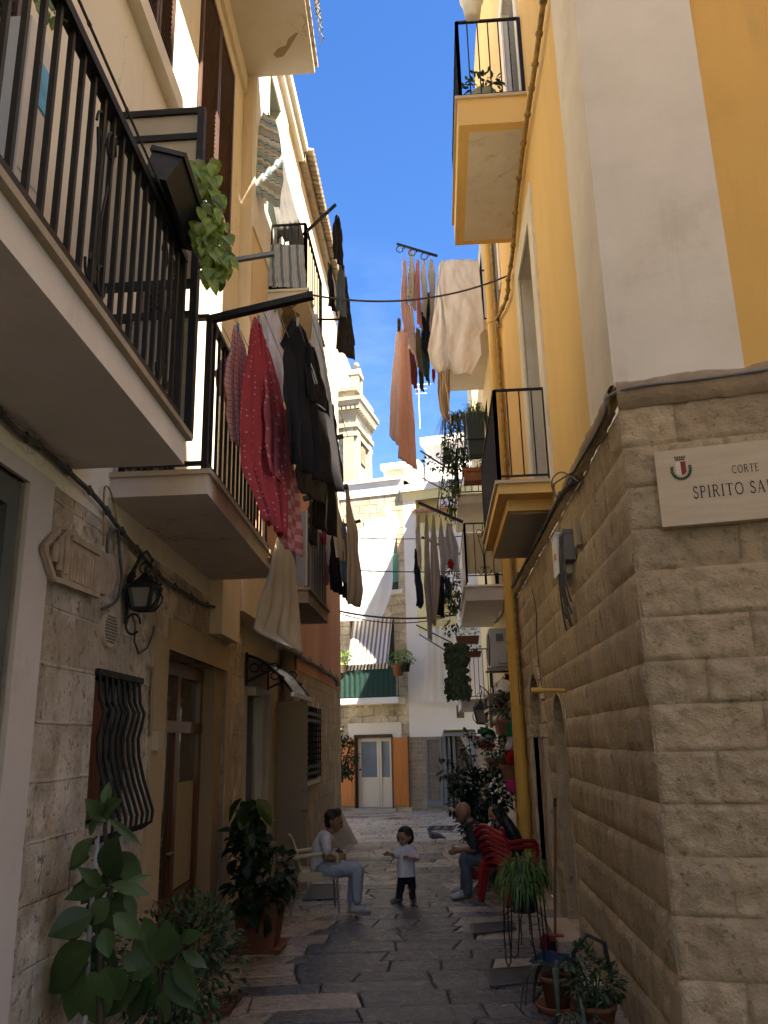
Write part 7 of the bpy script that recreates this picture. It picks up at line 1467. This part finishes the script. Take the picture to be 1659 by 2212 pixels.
# --- planter on the near balcony with trailing pothos
t = thing('hanging_planter', 'black tilted plastic planter hooked on the near balcony rail with trailing variegated leaves', 'planter', tuple(PX(375, 440, -1.24)))
pc = PY(378, 440, 3.95); ax = V((-.04, 1, -.12)).normalized(); az = V((.35, 0, 1)).normalized(); ay = ax.cross(az).normalized(); az = ay.cross(ax)
mb = MB(); wt, wb, hh, ll = .09, .065, .085, .28
P = [pc + ax * a * ll + ay * b * (wb if k == 0 else wt) + az * (-hh if k == 0 else hh) for k in (0, 1) for a, b in ((-1, -1), (1, -1), (1, 1), (-1, 1))]; mb.hexa(P); mb.obox(pc + az * (hh + .012), ax * (ll + .012), ay * (wt + .012), az * .015); mb.build('box', black_plastic, t)
mb = MB(); rnd = random.Random(8); vines = MB()
for k in range(170):
    s = rnd.random(); px = 432 + 42 * s + rnd.uniform(-42, 36) * (1.05 - .75 * abs(s - .35)); py = 352 + 240 * s + rnd.uniform(-14, 14); p = PY(px, py, 4.15 + rnd.uniform(-.14, .12)); a = rnd.uniform(-.9, .9)
    mb.leaf(p, (math.sin(a) * .8 + .2, rnd.uniform(-.5, .2), -.75), (.3, -.9, .35), rnd.uniform(.07, .115), rnd.uniform(.05, .08), 0, .3, .3)
mb.build('foliage', pot_leaf, t, recalc=False)
for k in range(5): vines.tube([PY(405 + 6 * k, 362 + 4 * k, 4.12), PY(430 + 8 * k, 430 + 12 * k, 4.1), PY(445 + 8 * k, 500 + 15 * k, 4.1), PY(458 + 3 * k, 560 + 9 * k, 4.1)], .004, 5)
vines.build('vine', gstem, t)
t = thing('trailing_pothos', 'small trailing leaves hanging over the near balcony rail at the top left corner', 'plant', tuple(PY(120, 20, 2.6))); mb = MB()
for k in range(14): p = PY(90 + rnd.uniform(0, 50), -25 + rnd.uniform(0, 62), 2.62 + rnd.uniform(-.08, .08)); mb.leaf(p, (rnd.uniform(-.5, .5), -.2, -.8), (.2, -.9, .3), .07, .045, 0, .3)
mb.build('foliage', pot_leaf, t, recalc=False); mb = MB(); mb.tube([PY(110, -40, 2.65), PY(118, 30, 2.62)], .003, 5); mb.build('vine', gstem, t)
# --- upper right balcony pots
c = PY(1020, 20, 7.84); t = thing('white_flowerpot', 'white plastic wall pot hooked on the upper yellow balcony rail', 'flowerpot', tuple(c))
mb = MB(); mb.lathe(c, [(0, -.13), (.085, -.13), (.12, .10), (.14, .12), (.145, .20), (.125, .2), (.1, .0)], 20); mb.build('pot', white_pl, t); bush('foliage', t, c + Z * .3, (.14, .14, .12), 40, .06, small_leaf, 41)
c = V((.80, 8.1, 9.0)); t = thing('potted_plant', 'small leafy pot plant standing behind the bars of the upper yellow balcony', 'potted plant', tuple(c))
mb = MB(); mb.lathe(c, [(0, 0), (.11, 0), (.15, .14), (.16, .2), (.14, .2), (0, .17)], 16); mb.build('pot', M('glazed_pot', (.42, .32, .14), (.2, .3, .2), 6, rough=.4), t); bush('foliage', t, c + V((0, 0, .33)), (.22, .16, .17), 130, .07, small_leaf, 43, gaps=.3); twigs('stem', t, c + Z * .16, [c + V((.12, 0, .5)), c + V((-.1, 0, .4)), c + V((.02, 0, .45))], .006, stem)
# --- planted balcony mid right
t = thing('box_planter', 'dark green box planter with spiky grass hung on a railing under the white bedsheet', 'planter', tuple(PY(1028, 950, 13.2)))
a, b_ = PY(1010, 985, 13.4), PY(1046, 897, 13.4); mb = MB(); mb.hexa([(a.x + .03, 13.3, a.z), (b_.x - .03, 13.3, a.z), (b_.x - .03, 13.6, a.z), (a.x + .03, 13.6, a.z), (a.x, 13.25, b_.z), (b_.x, 13.25, b_.z), (b_.x, 13.65, b_.z), (a.x, 13.65, b_.z)]); mb.build('box', green_plastic, t)
blades('foliage', t, V(((a.x + b_.x) / 2, 13.42, b_.z)), 110, .38, .016, blade, 51, .6, 1.7, .1); blades('foliage', t, V((b_.x, 13.3, b_.z - .15)), 26, .3, .016, blade, 52, .8, .9, .04)
mb = MB()
for y in (13.25, 13.66): mb.tube([(1.25, y, a.z + .25), (a.x - .02, y, a.z + .25), (a.x - .02, y, b_.z - .1)], .012, 5)
mb.tube([(a.x - .02, 13.25, b_.z - .1), (a.x - .02, 13.66, b_.z - .1)], .012, 5); mb.build('hanging_bracket', iron, t)
t = thing('hanging_plant', 'shaggy mass of hanging spider plants and creepers on the planted balcony', 'plant', tuple(PY(985, 950, 16.1)))
blades('foliage', t, PY(988, 905, 16.0), 120, .85, .02, bladeD, 55, .75, .7, .12); bush('foliage', t, PY(985, 965, 16.0), (.28, .28, .62), 900, .08, small_leaf, 56, down=.6, gaps=.35, w=.4); bush('foliage', t, PY(972, 1050, 16.0), (.18, .2, .8), 520, .075, small_leaf, 57, down=.8, gaps=.45, w=.4); bush('foliage', t, PY(945, 1000, 16.1), (.3, .2, .16), 70, .09, small_leaf, 58, gaps=.3)
mb = MB(); rnd = random.Random(12)
for k in range(14): x = 965 + rnd.uniform(-8, 40); mb.tube([PY(x, 900, 16.1), PY(x - 4 + rnd.uniform(-8, 8), 1000, 16.05), PY(x - 6 + rnd.uniform(-12, 8), 1075 + rnd.uniform(-30, 50), 16.0)], .007, 4)
mb.build('vine', gstem, t)
t = thing('window_planter', 'long terracotta planter under the dark green box on the planted balcony', 'planter', tuple(PY(1025, 1030, 14.9)))
a, b_ = PY(1003, 1042, 15.9), PY(1048, 1015, 15.9); mb = MB(); mb.box((a.x, 15.8, a.z), (b_.x, 16.15, b_.z)); mb.box((a.x - .03, 15.77, b_.z - .05), (b_.x + .03, 16.18, b_.z + .02)); mb.build('box', terra, t); bush('foliage', t, V(((a.x + b_.x) / 2, 15.95, b_.z + .2)), (.28, .2, .22), 160, .08, small_leaf, 60, gaps=.3)
t = thing('climbing_plant', 'dark leafy creeper spilling down past the cream screened balcony', 'plant', tuple(PY(975, 1280, 17.2))); bush('foliage', t, PY(978, 1270, 17.3), (.2, .3, .55), 260, .10, dark_leaf, 61, down=.7, gaps=.35); bush('foliage', t, PY(975, 1345, 17.5), (.16, .2, .35), 60, .1, dark_leaf, 62, down=.6); twigs('vine', t, PY(985, 1225, 17.3), [PY(975, 1300, 17.3), PY(972, 1350, 17.4), PY(982, 1290, 17.3)], .008, stem)
# --- ivy balcony
t = thing('ivy', 'thick curtain of dark ivy hanging over the far right balcony railing', 'ivy', tuple(PY(985, 1440, 19.4)))
rnd = random.Random(21); mb = MB()
for k in range(620):
    u, v = rnd.random(), rnd.random(); wob = 5 * math.sin(v * 9); p = PY(962 + 46 * u + wob * (1 if u > .5 else -1) * .6 + 6 * v, 1388 + 112 * v + rnd.uniform(-5, 8), 19.4 - .12 * math.sin(u * 3.1) + rnd.uniform(-.07, .07)); mb.leaf(p, (rnd.uniform(-.5, .5), -.25, -.8), (.1, -.95, .4), rnd.uniform(.09, .14), rnd.uniform(.08, .12), 0, .2)
mb.build('foliage', ivy_l, t, recalc=False); mb = MB()
for k in range(6): mb.tube([PY(970 + 7 * k, 1392, 19.42), PY(972 + 7 * k, 1440, 19.4), PY(974 + 6 * k, 1500, 19.4)], .01, 5)
mb.build('vine', stem, t)
for (x0, x1, y0, y1, lab) in ((985, 1035, 1392, 1374, 'long brown planter box along the top of the ivy balcony railing'), (1006, 1040, 1420, 1407, 'lower brown planter box behind the ivy balcony bars')):
    t = thing('balcony_planter', lab, 'planter', tuple(PY(x0, y0, 19.4))); a, b_ = PY(x0, y0, 19.35), PY(x1, y1, 19.35); mb = MB(); mb.hexa([(a.x + .03, 19.25, a.z), (b_.x - .03, 19.25, a.z), (b_.x - .03, 19.45, a.z), (a.x + .03, 19.45, a.z), (a.x, 19.22, b_.z), (b_.x, 19.22, b_.z), (b_.x, 19.48, b_.z), (a.x, 19.48, b_.z)]); mb.build('box', terra_plastic, t)
    bush('foliage', t, V(((a.x + b_.x) / 2, 19.35, b_.z + .1)), ((b_.x - a.x) / 2, .12, .12), 80, .07, bright_leaf if y0 < 1400 else small_leaf, int(x0), gaps=.3)
# --- awning balcony pots
for k, (x, y, sc, lab, mt) in enumerate(((860, 1443, 1.0, 'terracotta pot with bright green parsley on the right of the green balcony', bright_leaf), (742, 1440, .8, 'pale pot with bright leaves at the left end of the green balcony', bright_leaf), (876, 1438, .8, 'small dark green pot hooked at the right corner of the green balcony', bright_leaf))):
    c = PF(x, y, .72) ; t = thing('balcony_pot', lab, 'flowerpot', tuple(c)); mb = MB(); mb.lathe(c - Z * .22 * sc, [(0, 0), (.13 * sc, 0), (.17 * sc, .25 * sc), (.19 * sc, .25 * sc), (.19 * sc, .32 * sc), (0, .3 * sc)], 14); mb.build('pot', (terra, marble, green_plastic)[k], t); bush('foliage', t, c + Z * .28 * sc, (.34 * sc, .25 * sc, .24 * sc), 170, .09, mt, 70 + k, gaps=.2)
# --- tree at the left corner of the facing house
c = V((fp(.28, 0, 1.3).x, fp(.28, 0, 1.3).y, 0)); t = thing('small_tree', 'small dark potted tree in front of the left orange shutter', 'tree', tuple(c)); ctop = PY(752, 1640, c.y)
round_pot('pot', t, c, .2, .35, terra, False); bush('crown', t, (ctop.x - .1, c.y, ctop.z), (.38, .35, .62), 520, .11, dark_leaf, 80, gaps=.5); bush('crown', t, (ctop.x - .22, c.y, ctop.z + .55), (.25, .25, .35), 150, .1, dark_leaf, 81, gaps=.5)
twigs('trunk', t, c + Z * .3, [V((ctop.x - .1 + R(-.25, .25), c.y + R(-.2, .2), ctop.z + R(-.3, .6))) for _ in range(9)], .022, stem)
# --- bush behind the bald man and the pots above
c = V((.62, 13.3, 0)); t = thing('leafy_shrub', 'big dark leafy shrub behind the bald man with one long leafless branch', 'shrub', tuple(c))
for i, (x, y, rx, rz, n) in enumerate(((1045, 1720, .38, .34, 700), (1010, 1690, .28, .22, 260), (1075, 1700, .26, .4, 400), (1000, 1730, .25, .22, 220), (1040, 1780, .36, .24, 300), (965, 1665, .16, .13, 60), (1012, 1612, .12, .26, 90), (1030, 1595, .14, .1, 40), (1015, 1795, .14, .2, 110))):
    p = PY(x, y, 13.2 + .1 * (i % 3)); bush('foliage', t, p, (rx, .3, rz), n, .085, dark_leaf, 90 + i, gaps=.35)
twigs('branch', t, c + Z * .3, [PY(1012, 1590, 13.2), PY(1000, 1650, 13.2), PY(960, 1670, 13.2), PY(1050, 1700, 13.3), PY(1080, 1690, 13.4), PY(1020, 1740, 13.1)], .014, stem); round_pot('pot', t, c, .24, .4, terra, False)
mb = MB(); mb.tube([PY(1006, 1640, 13.2), PY(1018, 1672, 13.2), PY(1030, 1720, 13.2)], .022, 6); mb.build('branch', stem, t)
def wallbox(label, x0, x1, y0, y1, Y, seed, mat=terra, leaf=small_leaf):
    a, b = PY(x0, y1, Y), PY(x1, y0, Y); b.x = min(b.x, 1.27); t = thing('wall_planter', label, 'planter', tuple(a)); mb = MB(); mb.hexa([(a.x + .03, Y, a.z), (b.x, Y, a.z), (b.x, Y + .7, a.z), (a.x + .03, Y + .7, a.z), (a.x, Y - .03, b.z), (b.x, Y - .03, b.z), (b.x, Y + .73, b.z), (a.x, Y + .73, b.z)]); mb.box((a.x - .02, Y - .05, b.z - .03), (b.x, Y + .75, b.z + .02)); mb.build('box', mat, t)
    for q in (.08, .6): mb = MB(); mb.bar((1.28, Y + q, a.z - .02), (a.x + .05, Y + q, a.z - .02), .03); mb.build('bracket', iron, t)
    bush('foliage', t, V(((a.x + b.x) / 2, Y + .3, b.z + .2)), ((b.x - a.x) / 2 + .08, .4, .24), 260, .07, leaf, seed, gaps=.3); return t
wallbox('rectangular terracotta planter on the right wall with a pink cloth under it', 1085, 1124, 1655, 1688, 13.1, 101)
wallbox('terracotta planter high on the right wall below the wooden shelf', 1076, 1118, 1556, 1588, 13.2, 102)
wallbox('farther terracotta planter half hidden in leaves on the right wall', 1055, 1092, 1640, 1668, 14.3, 103)
a = PY(1092, 1690, 13.0); G = [[V((a.x + .42 * i / 10, 13.02 + .03 * math.sin(i * 1.3), a.z + .03 - (.12 + .08 * math.sin(i * .6)) * j / 5 + .01 * math.sin(i * 2 + j))) for j in range(6)] for i in range(11)]
mb = MB(); mb.grid(G); o = mb.build('pink_cloth', Mfab('magenta_cloth', (.42, .04, .15), trl=.1)); o.modifiers.new('thickness', 'SOLIDIFY').thickness = .01; tag(o, 'bright pink cloth hanging under the terracotta wall planter', 'cloth')
# wooden shelf rack
t = thing('wooden_shelf', 'dark brown wooden rack of shelves hung on the right wall above the planters', 'shelf', tuple(PY(1062, 1560, 14.0))); a, b_ = PY(1062, 1572, 14.0), PY(1100, 1497, 14.0)
mb = MB()
for x in (a.x, 1.22):
    for y in (14.0, 15.4): mb = MB(); mb.bar((x, y, a.z), (x, y, b_.z), .05); mb.build('upright', wood, t)
for q in (a.z + .05, (a.z + b_.z) / 2, b_.z - .04): mb = MB(); mb.box((a.x - .03, 13.98, q), (1.25, 15.42, q + .04)); mb.build('shelf_board', wood, t)
mb = MB(); mb.bar((a.x, 14.0, a.z), (1.22, 14.0, b_.z), .03); mb.bar((a.x, 14.02, b_.z), (1.22, 14.02, a.z), .025); mb.build('cross_brace', wood, t)
for k, (y, s) in enumerate(((14.2, .1), (14.6, .08))):
    p = V(((a.x + 1.2) / 2, y, (a.z + b_.z) / 2 + .04)); tt = thing('shelf_pot', ('small terracotta pot on the front of the wooden rack', 'smaller pot behind the front one on the wooden rack')[k], 'flowerpot', tuple(p)); mb = MB(); mb.lathe(p, [(0, 0), (s * .7, 0), (s, s * 1.6), (s * 1.1, s * 1.6), (0, s * 1.5)], 14); mb.build('pot', terra, tt); bush('foliage', tt, p + Z * s * 2, (s, s, s * .8), 40, .06, small_leaf, 120 + k)
mb = MB()
for k in range(9): mb.box((1.16, 15.6 + .16 * k, 1.55), (1.19, 15.68 + .16 * k, 2.75))
mb.box((1.19, 15.55, 2.6), (1.22, 17.1, 2.68)); mb.box((1.19, 15.55, 1.65), (1.22, 17.1, 1.73)); tag(mb.build('slat_screen', M('pale_weathered_slats', (.34, .27, .2), (.26, .2, .15), 8, rough=.9)), 'pale vertical wooden slat screen on the right wall behind the planters', 'screen')
# flags
def flag(label, p, w, h, mats3, Y, droop=.3):
    t = thing('flag', label, 'flag', tuple(PY(p[0], p[1], Y))); a = PY(p[0], p[1], Y)
    for k, mt in enumerate(mats3):
        G = [[a + V((w * (i / 6) + .03 * math.sin(j * .9 + k), .03 * math.sin(i * 1.2 + j * .5 + k) - .02, -h * (k + j / 4) / 3 - droop * w * (i / 6) ** 2)) for j in range(5)] for i in range(7)]
        mb = MB(); mb.grid(G); o = mb.build(('green_band', 'white_band', 'red_band')[k if len(mats3) == 3 else k + 1], mt, t); o.modifiers.new('thickness', 'SOLIDIFY').thickness = .003
    mb = MB(); mb.tube([a + V((-.04, 0, .05)), a + V((w + .05, 0, .02))], .008, 5); mb.build('stick', stem, t)
fg, fw_, fr_ = Mfab('flag_green', (.02, .20, .07)), Mfab('flag_white', (.60, .58, .56)), Mfab('flag_red', (.50, .02, .025))
flag('green white and red flag hanging between the planters, nearest the yellow drainpipe', (1090, 1560), .22, .60, (fg, fw_, fr_), 13.0); flag('small green white and red flag above the dark shrub', (1035, 1570), .24, .34, (fg, fw_, fr_), 14.6); flag('plain red pennant left of the small tricolour flag', (1022, 1590), .2, .16, (fr_,), 14.9)
flag('red ribbon pennant high on the right wall under the air conditioner', (1088, 1455), .12, .3, (fr_,), 14.6)
# ---------------------------------------------------------------- light, sky, camera
TS = V((.42, -.36, .83)).normalized()      # towards the sun
W = bpy.data.worlds.new("World"); S.world = W; W.use_nodes = True
t = W.node_tree; bg = t.nodes['Background']; sky = t.nodes.new('ShaderNodeTexSky'); sky.sky_type = 'NISHITA'; sky.sun_disc = False
sky.sun_elevation = math.asin(TS.z); sky.sun_rotation = math.atan2(TS.x, TS.y); sky.air_density = 1.0; sky.dust_density = .3; sky.ozone_density = 3.0
tc = t.nodes.new('ShaderNodeTexCoord')
cl = ray(800, 830).normalized()
dp = node(t, 'ShaderNodeVectorMath', operation='DOT_PRODUCT'); t.links.new(tc.outputs['Generated'], dp.inputs[0]); dp.inputs[1].default_value = cl
mp = t.nodes.new('ShaderNodeMapping'); mp.inputs['Scale'].default_value = (5, 5, 12); t.links.new(tc.outputs['Generated'], mp.inputs[0])
nz = noi(t, mp.outputs[0], 2.2, 7, .6)
ml = node(t, 'ShaderNodeMath', operation='MULTIPLY'); t.links.new(ramp(t, nz, .42, .75), ml.inputs[0]); t.links.new(ramp(t, dp.outputs['Value'], .985, .999), ml.inputs[1])
m2 = node(t, 'ShaderNodeMath', operation='MULTIPLY'); t.links.new(ml.outputs[0], m2.inputs[0]); m2.inputs[1].default_value = .06
hs = node(t, 'ShaderNodeHueSaturation', Saturation=1.30, Hue=.512); t.links.new(sky.outputs[0], hs.inputs['Color'])
t.links.new(mixc(t, m2.outputs[0], hs.outputs[0], (7, 7.6, 8.2)), bg.inputs['Color'])
bg.inputs['Strength'].default_value = .050
sl = bpy.data.lights.new('sun', 'SUN'); sl.energy = 4.3; sl.angle = math.radians(.5); sl.color = (1, .95, .86)
so = bpy.data.objects.new('sun', sl); COL.objects.link(so); so.rotation_euler = (-TS).to_track_quat('-Z', 'Y').to_euler(); so.location = (8, -8, 20)
cd = bpy.data.cameras.new('camera'); cam = bpy.data.objects.new('camera', cd); COL.objects.link(cam); S.camera = cam
cd.sensor_fit = 'VERTICAL'; cd.sensor_height = 24; cd.lens = F_ / 2212 * 24; cd.clip_start = .05; cd.clip_end = 400
cam.matrix_world = Matrix.Translation(O) @ Matrix((_x, _d, _z)).to_4x4()
S.view_settings.view_transform = 'Standard'; S.view_settings.look = 'None'; S.view_settings.gamma = 1; S.view_settings.exposure = EXPO
S.view_settings.use_white_balance = True; S.view_settings.white_balance_temperature = 7400; S.view_settings.white_balance_tint = 9
S.cycles.max_bounces = 8; S.cycles.diffuse_bounces = 5; S.cycles.transparent_max_bounces = 12; S.cycles.use_denoising = True
S.cycles.caustics_reflective = False; S.cycles.caustics_refractive = False; S.cycles.sample_clamp_indirect = 6
